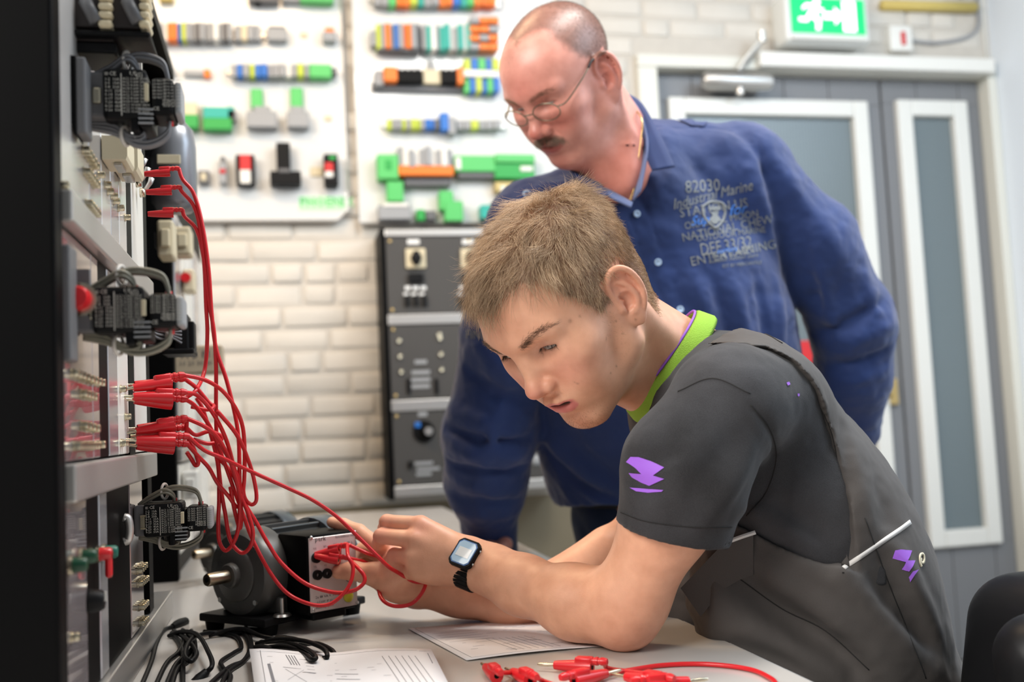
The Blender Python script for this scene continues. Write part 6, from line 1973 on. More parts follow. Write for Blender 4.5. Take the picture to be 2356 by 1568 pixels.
v0 = on_x(206, 1382, XP + .001); t = at_rack('rubber_knob', 'small black knob low on the dark glossy panel', 'knob', v0)
mb = MB(); mb.lathe([(0, .012), (.007, .012), (.009, .009), (.010, 0), (0, 0)], frame_from((0, 0, 0), (1, 0, 0)), n=16); mb.build('knob_body', M_BLACKP, t, auto=40)
mb = MB(); mb.box((.0125, 0, .003), (.002, .0015, .008)); mb.build('pointer_line', M_WHITEP, t)
# red indicator by the middle contactor
v0 = on_y(186, 690, .905); t = at_rack('indicator_lamp', 'red indicator lamp with pale rim left of the middle contactor', 'lamp', v0)
mb = MB(); mb.lathe([(0, .022), (.008, .021), (.010, .016), (.010, 0), (0, 0)], frame_from((0, 0, 0), (0, -1, 0)), n=16); mb.build('red_lens', M_REDP, t, auto=40)
mb = MB(); mb.lathe([(.010, .006), (.014, .006), (.014, -.004), (.0, -.004)], frame_from((0, 0, 0), (0, -1, 0)), n=16); mb.build('rim', M_TIN, t, auto=40)
mb = MB(); mb.box((XP - v0[0] - .002, 0, 0), (.03, .008, .05)); mb.build('bracket', M_GREYD, t)
# clear covers beside the contactors on the near side
for (a, b, y, lb) in (((163, 305), (196, 128), .905, 'smoked grey relay cover left of the uppermost contactor'), ((120, 830), (160, 560), .860, 'grey relay cover left of the middle contactor')):
    v0 = on_y(a[0], a[1], y); t = at_rack('relay_cover', lb, 'relay cover', v0)
    p = on_y(a[0], a[1], y); q = on_y(b[0], b[1], y); W, H = q[0] - p[0], q[2] - p[2]
    mb = MB(); mb.box((W * .62, .016, H / 2), (W * .72, .03, H), bev=.002); mb.build('cover', M_GREYD, t)
    mb = MB(); mb.prism([(-.002, H * .22), (W * .28, -H * .02), (W * .34, -H * .02), (W * .34, H), (W * .24, H), (-.002, H)], .032, Matrix.Translation((0, .032, 0)) @ Matrix.Rotation(math.radians(90), 4, 'X')); mb.build('frame', M_BLACK, t)
    mb = MB(); mb.box((XP - p[0] - .004 + (-(XP - p[0])) / 2, .016, H * .5), (max(.004, -(XP - p[0])), .02, H * .6)); mb.build('bracket', M_BLACK, t)
# farther rack of equipment
r2 = empty('equipment_rack', (-.35, 2.25, ZT), label='farther equipment rack with narrow white panels behind the red leads', cat='rack')
def r2p(name, x0, x1, y0, y1, z0, z1, m): 
    l = r2.location; mb = MB(); mb.box(((x0 + x1) / 2 - l.x, (y0 + y1) / 2 - l.y, (z0 + z1) / 2 - l.z), (x1 - x0, y1 - y0, z1 - z0), bev=.002, seg=1); return mb.build(name, m, r2)
r2p('frame', -.62, XP - .03, 1.98, 2.75, ZT + .001, 1.55, M_BLACK)
for i, (y0, y1) in enumerate(((1.985, 2.10), (2.115, 2.23), (2.25, 2.38), (2.40, 2.55), (2.57, 2.74))):
    for z0, z1 in ((.79, .95), (.985, 1.17), (1.20, 1.42)):
        r2p('panel', XP - .030, XP - .022, y0, y1, z0, z1, M_FACEW if (i + int(z0 * 10)) % 3 else M_FACE)
r2p('rail', XP - .03, XP - .016, 1.985, 2.74, .955, .98, M_ALU); r2p('rail', XP - .03, XP - .016, 1.985, 2.74, 1.173, 1.196, M_ALU)
# white panel detail strip beyond the black gap
for i, (x, y, m) in enumerate(((340, 425, M_INK), (345, 540, M_BLUE), (352, 565, M_BLUE), (348, 610, M_INKR), (346, 470, M_INK), (338, 560, GR))):
    v0 = on_x(x, y, XP + .0015); p = panel_at(v0[1], v0[2])
    if p is None: continue
    mb = MB(); mb.box((.002, v0[1] - p.location.y, v0[2] - p.location.z), (.004, .010, .014), bev=.001); mb.build('fuse_cap', m, p)
# grey drum motor hung on the far side
c = P(400, 385, 1.62); t = at_rack('drum_housing', 'rounded grey drum housing with a beige plate behind the red plugs', 'housing', c)
mb = MB(); mb.lathe([(0, .075), (.018, .072), (.030, .058), (.034, .030), (.034, -.055), (.026, -.070), (0, -.074)], n=24); mb.build('drum', mat('grey_steel_paint', (.24, .25, .27), .3, .3), t, smooth=True)
mb = MB(); mb.box((-.004, -.034, .004), (.034, .004, .014), bev=.001); mb.build('name_plate', M_BEIGEP, t)
mb = MB(); mb.box((-.06, .02, 0), (.10, .02, .04)); mb.build('bracket', M_GREYD, t)
# beige sockets and boxes further along
for (a, b, y, m, lb, cat) in (((400, 585), (438, 520), 1.95, M_BEIGEP, 'beige power socket farther along, upper one', 'socket'), ((362, 590), (398, 505), 1.75, M_BEIGEP, 'beige power socket farther along, nearer one', 'socket'), ((420, 670), (446, 618), 2.1, M_BEIGEP, 'small beige box with a red button far along the racks', 'box'),
                          ((390, 862), (512, 792), 1.97, mat('beige_instrument_case', (.50, .42, .30), .5), 'beige instrument box with printed rows hanging by the brick wall', 'instrument'), ((420, 1150), (455, 1082), 2.0, M_WHITEP, 'pale grey adapter box above the rear motor', 'adapter')):
    v0 = on_y(a[0], a[1], y); t = at_rack('equipment_box', lb, cat, v0)
    p = on_y(a[0], a[1], y); q = on_y(b[0], b[1], y); W, H = q[0] - p[0], q[2] - p[2]
    mb = MB(); mb.box((W / 2, .03, H / 2), (W, .06, H), bev=.004); mb.build('housing', m, t)
    mb = MB(); mb.box(((XP - .03 - p[0]) / 2, .03, H / 2), (abs(XP - .03 - p[0]) + .004, .03, H * .4)); mb.build('bracket', M_GREYD, t)
    if cat == 'instrument':
        text_mesh('printed_rows', [('A B M I', W * .22, H * .55, .020), ('10 20 30 40', W * .18, H * .30, .012), ('..........', W * .18, H * .75, .012)], Matrix.Translation((0, -.001, 0)) @ Matrix.Rotation(math.radians(90), 4, 'X'), M_GREYD, t)
    elif cat == 'box':
        mb = MB(); mb.lathe([(0, .01), (.009, .01), (.01, 0), (0, 0)], frame_from((W * .3, 0, H * .6), (0, -1, 0)), n=12); mb.build('red_button', M_REDP, t, auto=40)
    else:
        mb = MB(); mb.box((W * .5, -.002, H * .5), (W * .6, .006, H * .5), bev=.003); mb.build('cover_plate', m, t)
# black relay base further along with grey wires
v0 = on_y(355, 815, 1.48); t = at_rack('relay_block', 'black relay block with grey wires behind the middle contactor', 'relay', v0)
def rb(name, a, b, y0, y1, m): return qq(t, name, a, b, y0, y1, m, .002)
rb('tall_block', (400, 812), (432, 722), 1.48, 1.53, M_BLACKP); rb('side_block', (428, 805), (446, 738), 1.49, 1.53, M_BLACKP); rb('foot', (372, 815), (446, 800), 1.475, 1.54, M_BLACKP); rb('rear_block', (352, 800), (402, 768), 1.50, 1.54, M_BLACKP)
rb('bracket', (340, 806), (374, 790), 1.50, 1.53, M_GREYD)
for k in range(4):
    l = t.location; mb = MB(); mb.tube([Vector(p) - l for p in spline([P(345, 750 + k * 6, 1.40), P(370, 752 + k * 9, 1.41), P(395, 762 + k * 5, 1.415), P(418, 762 + k * 9, 1.42)], 6)], .0016, 6); mb.build('wire', M_WIRE, t, smooth=True)
mb = MB(); l = t.location; mb.tube([Vector(P(388, 758, 1.412)) - l, Vector(P(388, 776, 1.412)) - l], .005, 8); mb.build('cable_tie', M_TIE, t, smooth=True)

# ------------------------------------------------------------------ red test leads
def plug_mesh():
    """stackable lab plug pointing along -z from z=0 (tip side) to the cable end"""
    mb = MB()
    mb.lathe([(0, 0), (.0042, 0), (.0048, .004), (.0062, .020), (.0070, .034), (.0070, .040), (0, .040)], n=14)
    mb.box((.0062, 0, .032), (.0075, .0100, .018), bev=.002)
    a = mb.mesh('plug_body')
    mb = MB()
    mb.lathe([(0, .036), (.0044, .036), (.0044, .041), (.0036, .0415), (.0036, .0435), (.0043, .044), (.0043, .0465), (.0034, .047), (.0034, .049), (.0041, .0495), (.0041, .052), (.0030, .056), (0, .056)], Matrix.Translation((.006, 0, 0)), n=12)
    b = mb.mesh('strain_relief')
    mb = MB()
    mb.lathe([(0, -.0185), (.0012, -.0185), (.0017, -.0165), (.0020, -.010), (.0017, -.003), (.0022, 0), (0, 0)], n=10)
    c = mb.mesh('pin')
    mb = MB(); mb.lathe([(0, .0404), (.0026, .0404), (.0026, .0398), (0, .0398)], n=12); d = mb.mesh('rear_socket')
    for m, me in ((M_REDC, a), (M_REDC, b), (M_TIN, c), (M_BLACK, d)):
        me.materials.append(m); me.shade_smooth(); me.set_sharp_from_angle(angle=math.radians(45))
    return a, b, c, d
PLUG = plug_mesh()
def add_plug(root, tip, direction, xhint=(0, 0, 1), pin=True, scale=1.0, socket_=True):
    """direction: from the tip towards the cable"""
    M = frame_from(tip, direction, xhint)
    M.translation = Vector(tip) - root.location
    M = M @ Matrix.Scale(scale, 4)
    par = None
    for i, (nm, me) in enumerate(zip(('plug', 'strain_relief', 'pin', 'rear_socket'), PLUG)):
        if nm == 'pin' and not pin: continue
        if nm == 'rear_socket' and not socket_: continue
        o = bpy.data.objects.new(nm, me); COL.objects.link(o)
        if i == 0: o.parent = root; o.matrix_local = M; par = o
        else: o.parent = par
    W = Matrix.Translation(root.location) @ M
    return W @ Vector((.006, 0, .0545))
def lead(label, pts, plug=None, plug2=None, r=.0024, group=None, name='test_lead', xh=(0, 0, 1), xh2=(0, 0, 1), sc=1.0, pin=True):
    """pts world points of the cable; plug = (tip, direction) at its start, plug2 at its end"""
    root = empty(name, tuple(plug[0] if plug else pts[0]), label=label, cat='test lead', group=group)
    pts = [np.array(p, float) for p in pts]
    if plug: e = add_plug(root, plug[0], plug[1], xh, pin, sc); pts = [np.array(e)] + pts
    if plug2: e = add_plug(root, plug2[0], plug2[1], xh2, False, .78); pts = pts + [np.array(e)]
    mb = MB(); mb.tube([Vector(p) - root.location for p in spline(pts, 9)], r, 8); mb.build('cable', M_REDC, root, smooth=True)
    return root
def PP(lst): return [P(x, y, d) for x, y, d in lst]
RX = (1, 0, 0)
tip = lambda x, y: on_x(x, y, XP + .010)
def dirn(a, b): v = np.array(b) - np.array(a); return v / np.linalg.norm(v)
# three leads from the upper white panel (Y about 1.3)
d3 = 1.235
lead('red lead from the highest of the three upper plugs', PP([(420, 412, d3), (446, 446, d3), (466, 520, d3), (480, 620, d3), (487, 720, d3), (497, 800, d3), (520, 870, d3), (540, 950, d3), (549, 1010, d3), (551, 1090, d3), (552, 1160, d3), (548, 1216, d3), (536, 1250, d3), (519, 1266, d3), (505, 1246, d3), (502, 1205, d3), (504, 1140, d3), (500, 1060, d3), (470, 950, d3), (452, 915, d3)]), (P(332, 400, 1.225), (.97, .05, .08)), sc=.72, pin=False)
lead('red lead from the middle of the three upper plugs', PP([(418, 440, d3), (446, 474, d3), (461, 530, d3), (470, 610, d3), (474, 700, d3), (477, 770, d3), (471, 850, d3), (452, 895, 1.2), (428, 915, 1.19)]), (P(336, 442, 1.225), (.97, .05, .06)), sc=.72, pin=False)
lead('red lead from the lowest of the three upper plugs', PP([(425, 498, d3), (452, 528, d3), (468, 590, d3), (480, 690, d3), (492, 760, d3), (497, 840, d3), (497, 930, d3), (499, 1020, d3), (508, 1120, d3), (518, 1180, d3), (530, 1242, d3), (555, 1271, d3), (575, 1258, d3), (582, 1226, d3), (572, 1184, d3), (556, 1144, d3), (535, 1090, d3), (500, 1050, d3)]), (P(340, 492, 1.225), (.98, .05, .03)), sc=.72, pin=False)
# upper cluster
dc_ = 1.165
lead('red lead curving widest from the top plug of the upper cluster', PP([(470, 873, dc_), (510, 897, 1.19), (540, 935, 1.20), (558, 980, 1.22), (563, 1040, 1.23), (562, 1100, 1.24), (560, 1130, 1.24), (566, 1150, 1.24), (580, 1160, 1.24), (590, 1148, 1.24), (586, 1110, 1.24), (572, 1060, 1.23), (545, 1000, 1.2), (500, 945, 1.18)]), (P(306, 892, 1.12), (.93, .32, .13)))
lead('red lead drooping to the left loop from the upper cluster', PP([(455, 910, dc_), (490, 950, 1.18), (520, 1010, 1.2), (540, 1080, 1.22), (560, 1150, 1.24), (589, 1200, 1.25), (617, 1250, 1.252), (649, 1296, 1.255), (704, 1342, 1.255), (769, 1362, 1.255), (812, 1358, 1.255), (836, 1342, 1.258), (838, 1324, 1.262), (823, 1305, 1.268)]), (P(306, 912, 1.115), (.93, .30, -.05)), (P(724, 1278, 1.296), dirn(P(724, 1278, 1.296), P(800, 1292, 1.29))))
lead('red lead running behind from the upper cluster', PP([(452, 892, 1.20), (480, 925, 1.21), (492, 934, 1.21), (478, 942, 1.2), (440, 935, 1.19)]), (P(309, 885, 1.15), (.93, .34, .0)))
lead('red lead lying lowest in the upper cluster', PP([(450, 935, 1.18), (485, 985, 1.2), (515, 1060, 1.22), (540, 1130, 1.24), (562, 1190, 1.25), (580, 1238, 1.255), (617, 1309, 1.252), (660, 1363, 1.250), (714, 1389, 1.245), (758, 1389, 1.248), (790, 1365, 1.252), (808, 1335, 1.258), (812, 1303, 1.265), (801, 1279, 1.27)]), (P(309, 920, 1.13), (.92, .33, -.12)), (P(725, 1275, 1.299), dirn(P(725, 1275, 1.299), P(790, 1262, 1.295))))
# lower cluster
lead('red lead arching from the top plug of the lower cluster', PP([(470, 980, dc_), (500, 1005, 1.18), (525, 1050, 1.2), (545, 1110, 1.22), (555, 1170, 1.24), (552, 1215, 1.25), (540, 1175, 1.24), (530, 1120, 1.23)]), (P(313, 992, 1.13), (.93, .32, .12)))
lead('red lead running out to the young man\'s left hand', PP([(470, 1035, dc_), (510, 1052, 1.18), (552, 1072, 1.20), (600, 1094, 1.22), (660, 1121, 1.235), (720, 1150, 1.245), (775, 1188, 1.25), (830, 1240, 1.25), (865, 1275, 1.25), (893, 1302, 1.255), (915, 1316, 1.270), (950, 1336, 1.278), (978, 1342, 1.275), (966, 1370, 1.268), (942, 1390, 1.262), (905, 1393, 1.262), (878, 1376, 1.275), (866, 1335, 1.31), (852, 1302, 1.34), (838, 1292, 1.335)]), (P(313, 1012, 1.12), (.93, .30, -.08)), (P(727, 1282, 1.304), dirn(P(727, 1282, 1.304), P(806, 1292, 1.325))))
lead('red lead with a small kink under the lower cluster', PP([(430, 1000, 1.19), (445, 1030, 1.19), (456, 1062, 1.19), (450, 1070, 1.19), (440, 1055, 1.19), (430, 1040, 1.185)]), (P(316, 985, 1.15), (.92, .36, .02)))
lead('red lead falling steeply from the lower cluster', PP([(455, 1048, 1.19), (480, 1075, 1.2), (500, 1110, 1.22), (525, 1140, 1.23), (545, 1165, 1.24), (558, 1150, 1.24), (548, 1100, 1.23), (530, 1060, 1.22), (505, 1020, 1.2)]), (P(314, 1025, 1.14), (.92, .34, -.12)))
lead('red lead looping back inside the lower cluster', PP([(450, 1000, 1.2), (480, 992, 1.21), (505, 1000, 1.22), (508, 1012, 1.22), (480, 1020, 1.21), (445, 1010, 1.2)]), (P(316, 1002, 1.16), (.92, .38, .02)))
lead('red lead leaving the control box towards the young man\'s wrist', PP([(845, 1272, 1.315), (870, 1280, 1.31), (885, 1296, 1.305)]), (P(727, 1272, 1.306), dirn(P(727, 1272, 1.306), P(808, 1262, 1.315))), pin=False, sc=.78)

# ------------------------------------------------------------------ electric motors
M_MOTOR = mat('dark_grey_motor_paint', (.065, .065, .062), .32, .25)
M_CAST = mat('grey_cast_iron_paint', (.10, .10, .095), .38, .35)
M_FIN = mat('blue_grey_cowl', (.10, .12, .14), .3, .3)
def motor(label, c, axis, R_, L, shaft=True):
    """axis points from the shaft end to the fan end"""
    root = empty('electric_motor', (c[0], c[1], ZT), label=label, cat='motor')
    ax = Vector(axis).normalized(); M = frame_from(Vector(c) - root.location, ax, (0, 0, 1))
    mb = MB(); mb.lathe([(0, -.012), (R_ * .24, -.012), (R_ * .27, -.010), (R_ * .28, -.004), (R_ * .56, -.002), (R_ * .60, .000), (R_ * .60, .002), (R_ * .88, .004), (R_ * .96, .009), (R_ * 1.0, .018), (R_ * 1.0, .044), (R_ * .93, .048), (0, .048)], M, n=40); mb.build('end_shield', M_CAST, root, auto=35)
    mb = MB(); mb.lathe([(0, .040), (R_ * .88, .040), (R_ * .88, L * .80), (0, L * .80)], M, n=32); mb.build('stator_housing', M_MOTOR, root, auto=35)
    for k in range(18):
        a = math.radians(20 * k)
        mb = MB(); mb.box((R_ * .92 * math.cos(a), R_ * .92 * math.sin(a), .044 + (L * .8 - .044) / 2), (R_ * .17, .0035, L * .8 - .046), M=M, bev=.001, seg=1, rot=Quaternion((0, 0, 1), a)); 
        mb.build('cooling_fin', M_MOTOR, root)
    mb = MB(); mb.lathe([(0, L * .79), (R_ * 1.03, L * .79), (R_ * 1.05, L * .82), (R_ * 1.05, L * .98), (R_ * .95, L * 1.04), (0, L * 1.05)], M, n=36); mb.build('fan_cowl', M_FIN, root, auto=35)
    if shaft:
        mb = MB(); mb.lathe([(0, -.044), (.0072, -.044), (.0082, -.042), (.0082, -.012), (0, -.012)], M, n=18); s_ = mb.build('shaft', mat('bare_steel_shaft', (.40, .33, .24), .3, 1.0) if 'bare_steel_shaft' not in bpy.data.materials else bpy.data.materials['bare_steel_shaft'], root, auto=35)
        mb = MB(); mb.lathe([(0, -.0445), (.003, -.0445), (.003, -.043), (0, -.043)], M, n=12); mb.build('centre_hole', M_BLACK, s_)
    for k in range(4):
        a = math.radians(45 + 90 * k); mb = MB(); mb.lathe([(0, .0), (.0035, 0), (.0035, .006), (0, .006)], M @ Matrix.Translation((R_ * .82 * math.cos(a), R_ * .82 * math.sin(a), .002)), n=6); mb.build('bolt', M_STEEL, root)
    mb = MB(); mb.box((R_ * .86, 0, .022), (.014, .016, .012), M=M, bev=.003); mb.build('lug', M_CAST, root)
    sd = ax.cross(Vector((0, 0, 1))).normalized()
    cc = Vector(c) - root.location
    for t_ in (.035, L * .72):
        for s_ in (1, -1):
            p = cc + ax * t_ + sd * s_ * R_ * .72
            mb = MB(); h = p.z - R_ * .5
            mb.box((p.x, p.y, .0222 + (h - .0222) / 2), (.024, .024, max(.01, h - .0222)), bev=.003, rot=Quaternion((0, 0, 1), math.atan2(ax.y, ax.x))); mb.build('foot', M_MOTOR, root)
    return root, ax, sd
MC = P(540, 1322, 1.325)
axm = _rt * .57 + _fw * .82; axm[2] = 0
R_m = .0575
mo, ax_, sd_ = motor('grey electric motor with a bare shaft towards the camera, nearer of two', MC, axm, R_m, .165)
motor('dark electric motor half hidden behind the nearer one', P(495, 1268, 1.76), axm, .054, .15, True)
# base plate with rubber feet under the near motor and the control box
cb = P(712, 1413, 1.288)                                       # near lower corner of the control box
fd = _rt * .0534 + _fw * .050; fd[2] = 0; fd /= np.linalg.norm(fd)    # along the printed face
bd = -_rt * .050 + _fw * .0534; bd[2] = 0; bd /= np.linalg.norm(bd)   # away along the black side
base = empty('motor_base_plate', (cb[0], cb[1], ZT), label='black base plate on rubber feet under the near motor', cat='base plate')
Rz = Quaternion((0, 0, 1), math.atan2(fd[1], fd[0]))
pc = Vector(MC) + Vector(axm).normalized() * .082; pc.z = 0
l0 = base.location
mb = MB(); mb.box((pc.x - l0.x, pc.y - l0.y, .0170), (.180, .125, .010), bev=.002, rot=Quaternion((0, 0, 1), math.atan2(axm[1], axm[0]))); mb.build('plate', M_BLACKP, base)
for sx in (-1, 1):
    for sy in (-1, 1):
        q = pc + Vector(axm).normalized() * .074 * sx + sd_ * .050 * sy
        mb = MB(); mb.lathe([(0, 0.0002), (.011, .0002), (.013, .0120), (0, .0120)], Matrix.Translation((q.x - l0.x, q.y - l0.y, 0)), n=16); mb.build('rubber_foot', M_BLACK, base, auto=40)
q = pc - Vector(axm).normalized() * .02 - sd_ * -.062
mb = MB(); mb.lathe([(0, .044), (.003, .044), (.003, .026), (.010, .025), (.012, .0222), (0, .0222)], Matrix.Translation((P(650, 1430, 1.30)[0] - l0.x, P(650, 1430, 1.30)[1] - l0.y, 0)), n=14); mb.build('wing_bolt', M_STEEL, base, auto=40)

# control box with the printed face
hb = .0945; wf = .0714; ws = .0695
bo = empty('control_box', (cb[0], cb[1], cb[2]), label='small black control box with printed silver front beside the motor', cat='control box')
Mb = Matrix(((fd[0], bd[0], 0, 0), (fd[1], bd[1], 0, 0), (0, 0, 1, 0), (0, 0, 0, 1)))
mb = MB(); mb.box((wf / 2, ws / 2, hb / 2), (wf + .004, ws, hb + .004), M=Mb, bev=.004); mb.build('housing', M_BLACK, bo, auto=40)
mb = MB(); mb.box((wf / 2, -.001, hb / 2), (wf - .002, .002, hb - .003), M=Mb, bev=.0008, seg=1); fp = mb.build('front_plate', mat('silver_pink_plate', (.62, .56, .54), .35, .3), bo)
F90 = Mb @ Matrix.Translation((0, -.0023, 0)) @ Matrix.Rotation(math.radians(90), 4, 'X')
text_mesh('printed_text', [('perk', .010, .088, .0085), ('fertotaalmeer serie', .040, .089, .0038), ('U1', .007, .078, .004), ('V1', .022, .079, .004), ('W1', .036, .080, .004), ('N  PE  L', .052, .080, .004), ('U2', .007, .056, .0035), ('V2', .022, .056, .0035),
                           ('2x 48 VA V, 50Hz', .008, .018, .0048), ('0,5 kW  IP 20', .010, .012, .004), ('made by', .008, .0055, .0045), ('serie', .052, .008, .0045)], F90, M_INK, fp)
text_mesh('red_text', [('perk', .026, .0055, .0045)], F90, M_INKR, fp)
for i, (x, z) in enumerate(((.010, .068), (.011, .047), (.025, .047), (.039, .047), (.025, .068), (.039, .068))):
    mb = MB(); mb.lathe([(.0024, .004), (.0062, .004), (.0062, -.001), (.0024, -.001), (.0024, .004)], Mb @ frame_from((x, -.002, z), (0, -1, 0)), n=18); mb.build('black_socket', M_BLACKP, fp, auto=40)
mb = MB(); mb.lathe([(0, .004), (.0035, .004), (.007, .002), (.007, 0), (0, 0)], Mb @ frame_from((.056, -.002, .014), (0, -1, 0)), n=18); mb.build('earth_socket', mat('yellow_green_earth', (.62, .58, .04), .4), fp, auto=40)
for x, z in ((.0045, .0045), (.0695, .0045), (.0045, .0935), (.0695, .0935)):
    mb = MB(); mb.lathe([(0, .0012), (.0022, .0012), (.0026, 0), (0, 0)], Mb @ frame_from((x, -.002, z), (0, -1, 0)), n=10); mb.build('screw', M_STEEL, fp, smooth=True)
mb = MB(); el = [(.060 + .010 * math.cos(a), -.0024, .045 + .013 * math.sin(a)) for a in np.linspace(0, 2 * math.pi, 25)]; mb.tube([Mb @ Vector(p) for p in el], .0004, 4, caps=False); mb.build('circle_print', M_INK, fp)
mb = MB(); mb.box((wf * .5, ws * .5, -.006), (.050, .050, .010), M=Mb, bev=.002); mb.build('pedestal', M_BLACKP, bo)

# ------------------------------------------------------------------ black mains cables heaped on the bench
rngc = random.Random(12)
def bench_cable(label, px, r=.0027, hz=None, ends=True, group='black cables heaped on the bench'):
    px = list(px)
    if px[0][1] >= 1560: px[0] = (px[0][0] * 1.6 - px[1][0] * .6, px[0][1] + 70)
    if px[-1][1] >= 1560: px[-1] = (px[-1][0] * 1.6 - px[-2][0] * .6, px[-1][1] + 70)
    pts = []
    for i, (x, y) in enumerate(px):
        z = ZT + r + .0004 + (hz[i] if hz else 0)
        pts.append(on_z(x, y, z))
    o = empty('mains_cable', tuple(pts[0]), label=label, cat='cable', group=group)
    l = o.location
    mb = MB(); mb.tube([Vector(p) - l for p in spline(pts, 8)], r, 8); mb.build('cable', M_BLACKP, o, smooth=True)
    if ends:
        a = Vector(pts[-1]) - l; b = Vector(pts[-2]) - l; d = (a - b).normalized()
        mb = MB(); mb.tube([a - d * .004, a + d * .006, a + d * .020, a + d * .032], .006, 10, radii=[.004, .0062, .0068, .0060]); mb.build('plug_body', M_BLACKP, o, auto=40)
    return o
H = lambda n, h: [h * math.sin(math.pi * i / (n - 1)) for i in range(n)]
cabs = [
 ('black cable running along the rack foot to the lower edge', [(318, 1560), (345, 1530), (360, 1480), (376, 1450), (400, 1440)], None),
 ('black cable with a long S bend crossing the bench', [(455, 1568), (520, 1540), (560, 1520), (575, 1490), (566, 1462), (550, 1448)], None),
 ('black cable dropping straight between the motor feet', [(566, 1440), (575, 1465), (578, 1495), (560, 1520), (520, 1552), (500, 1568)], None),
 ('black cable curving left of the drawing sheet', [(505, 1568), (530, 1560), (512, 1535), (510, 1520), (540, 1500), (555, 1488), (540, 1462), (470, 1452)], None),
 ('black cable lowest in the fan by the rack', [(350, 1568), (380, 1530), (410, 1500), (425, 1470), (420, 1450)], None),
 ('black cable second in the fan by the rack', [(375, 1568), (400, 1535), (430, 1505), (448, 1480), (440, 1450)], None),
 ('black cable third in the fan by the rack', [(390, 1568), (405, 1545), (432, 1520), (448, 1500), (445, 1470), (420, 1448)], None),
 ('black cable fourth in the fan by the rack', [(420, 1568), (421, 1530), (420, 1500), (412, 1475), (395, 1455)], None),
 ('black cable looping over the heap centre', [(400, 1450), (430, 1470), (452, 1500), (440, 1520), (425, 1505), (440, 1470), (480, 1455), (540, 1455)], .010),
 ('black cable arching across the heap towards the motor', [(388, 1462), (420, 1452), (455, 1460), (480, 1500), (488, 1530), (470, 1550)], .012),
 ('thick black cable coil edge beside the drawing sheet', [(600, 1476), (650, 1476), (700, 1490), (726, 1510), (716, 1516), (690, 1500), (620, 1496)], .012),
 ('black cable coil behind the drawing sheet, upper turn', [(590, 1480), (640, 1470), (700, 1474), (745, 1492), (752, 1512), (735, 1512)], .014),
 ('black cable coil behind the drawing sheet, lower turn', [(596, 1492), (650, 1486), (700, 1500), (730, 1520)], .006),
 ('black cable coil behind the drawing sheet, outer turn', [(690, 1482), (730, 1480), (762, 1494), (774, 1512)], .006),
 ('black cable from the heap to the near motor foot', [(480, 1462), (520, 1450), (560, 1446), (600, 1462), (640, 1470)], .006)]
for lb, px, h in cabs:
    bench_cable(lb, px, hz=H(len(px), h) if h else None, ends=('edge' in lb or 'heap' in lb or 'coil' in lb))

# ------------------------------------------------------------------ paper
def sheet_paper(label, corners, curl, prints, bump=.004):
    """corners: four bench points (tl, tr, br, bl)"""
    tl, tr, br, bl = [np.array(c) for c in corners]
    o = empty('paper_sheet', tuple(bl), label=label, cat='paper')
    l = np.array(o.location); n = 14
    Vv = []; 
    f = lambda u, v: (tl * (1 - u) + tr * u) * (1 - v) + (bl * (1 - u) + br * u) * v + np.array([0, 0, .0012 + curl(u, v)]) - l
    Vv = [f(i / n, j / n) for j in range(n + 1) for i in range(n + 1)]
    F = [[j * (n + 1) + i, j * (n + 1) + i + 1, (j + 1) * (n + 1) + i + 1, (j + 1) * (n + 1) + i] for j in range(n) for i in range(n)]
    me = raw_mesh('sheet', np.array(Vv), np.array(F)); so = link('sheet', me, M_PAPER, o)
    md = so.modifiers.new('thickness', 'SOLIDIFY'); md.thickness = .0003; md.offset = -1
    mb = MB()
    for (u0, v0), (u1, v1), w in prints:
        a, b = f(u0, v0), f(u1, v1); d = b - a; dl = np.linalg.norm(d); k = max(2, int(dl / .02))
        s_ = np.cross(d / dl, [0, 0, 1]) * w / 2
        for i in range(k):
            p = f(u0 + (u1 - u0) * i / k, v0 + (v1 - v0) * i / k) + [0, 0, .0005]; q = f(u0 + (u1 - u0) * (i + 1) / k, v0 + (v1 - v0) * (i + 1) / k) + [0, 0, .0005]
            mb.quad(p - s_, q - s_, q + s_, p + s_)
    mb.build('printed_lines', M_INKG, o)['kind'] = 'stuff'
    return o, f
M_PAPER = mat('white_copy_paper', (.84, .83, .84), .6)
M_INKG = mat('grey_printer_ink', (.22, .22, .24), .8)
pr = [((.04, .04), (.96, .04), .0006), ((.04, .04), (.04, .96), .0006), ((.96, .04), (.96, .96), .0006), ((.04, .96), (.96, .96), .0006)]
rp_ = random.Random(3)
for k in range(26):
    u, v = rp_.uniform(.1, .85), rp_.uniform(.1, .9); pr.append(((u, v), (min(.94, u + rp_.uniform(.02, .10)), v), .0007))
for k in range(7): pr.append(((.30 + .04 * k, .55), (.30 + .04 * k, .92), .0006))
for k in range(5): pr.append(((.08, .25 + .07 * k), (.36, .25 + .07 * k), .0006))
c1 = [on_z(x, y, ZT) for x, y in ((938, 1447), (1230, 1424), (1500, 1475), (1074, 1521))]
sheet_paper('white drawing sheet lying under the young man\'s elbow', c1, lambda u, v: .0015 * math.sin(u * 5) * v, pr)
pr2 = [((.04, .06), (.92, .05), .0006), ((.06, .04), (.06, .99), .0006), ((.97, .10), (.97, .30), .0008), ((.93, .06), (.97, .06), .0008)]
for k in range(6): pr2.append(((.72 + .035 * k, .16), (.76 + .035 * k, .70), .0006))
for k in range(3): pr2.append(((.44, .42 + .09 * k), (.56, .45 + .09 * k), .0016))
for k in range(4): pr2.append(((.20 + .015 * k, .10), (.22 + .015 * k, .28), .0010))
for k in range(5): pr2.append(((.30, .16 + .06 * k), (.34, .17 + .06 * k), .0030 if k in (0, 1, 4) else .0008))
for k in range(22):
    u, v = rp_.uniform(.08, .7), rp_.uniform(.1, .9); pr2.append(((u, v), (u + rp_.uniform(.01, .04), v), .0008))
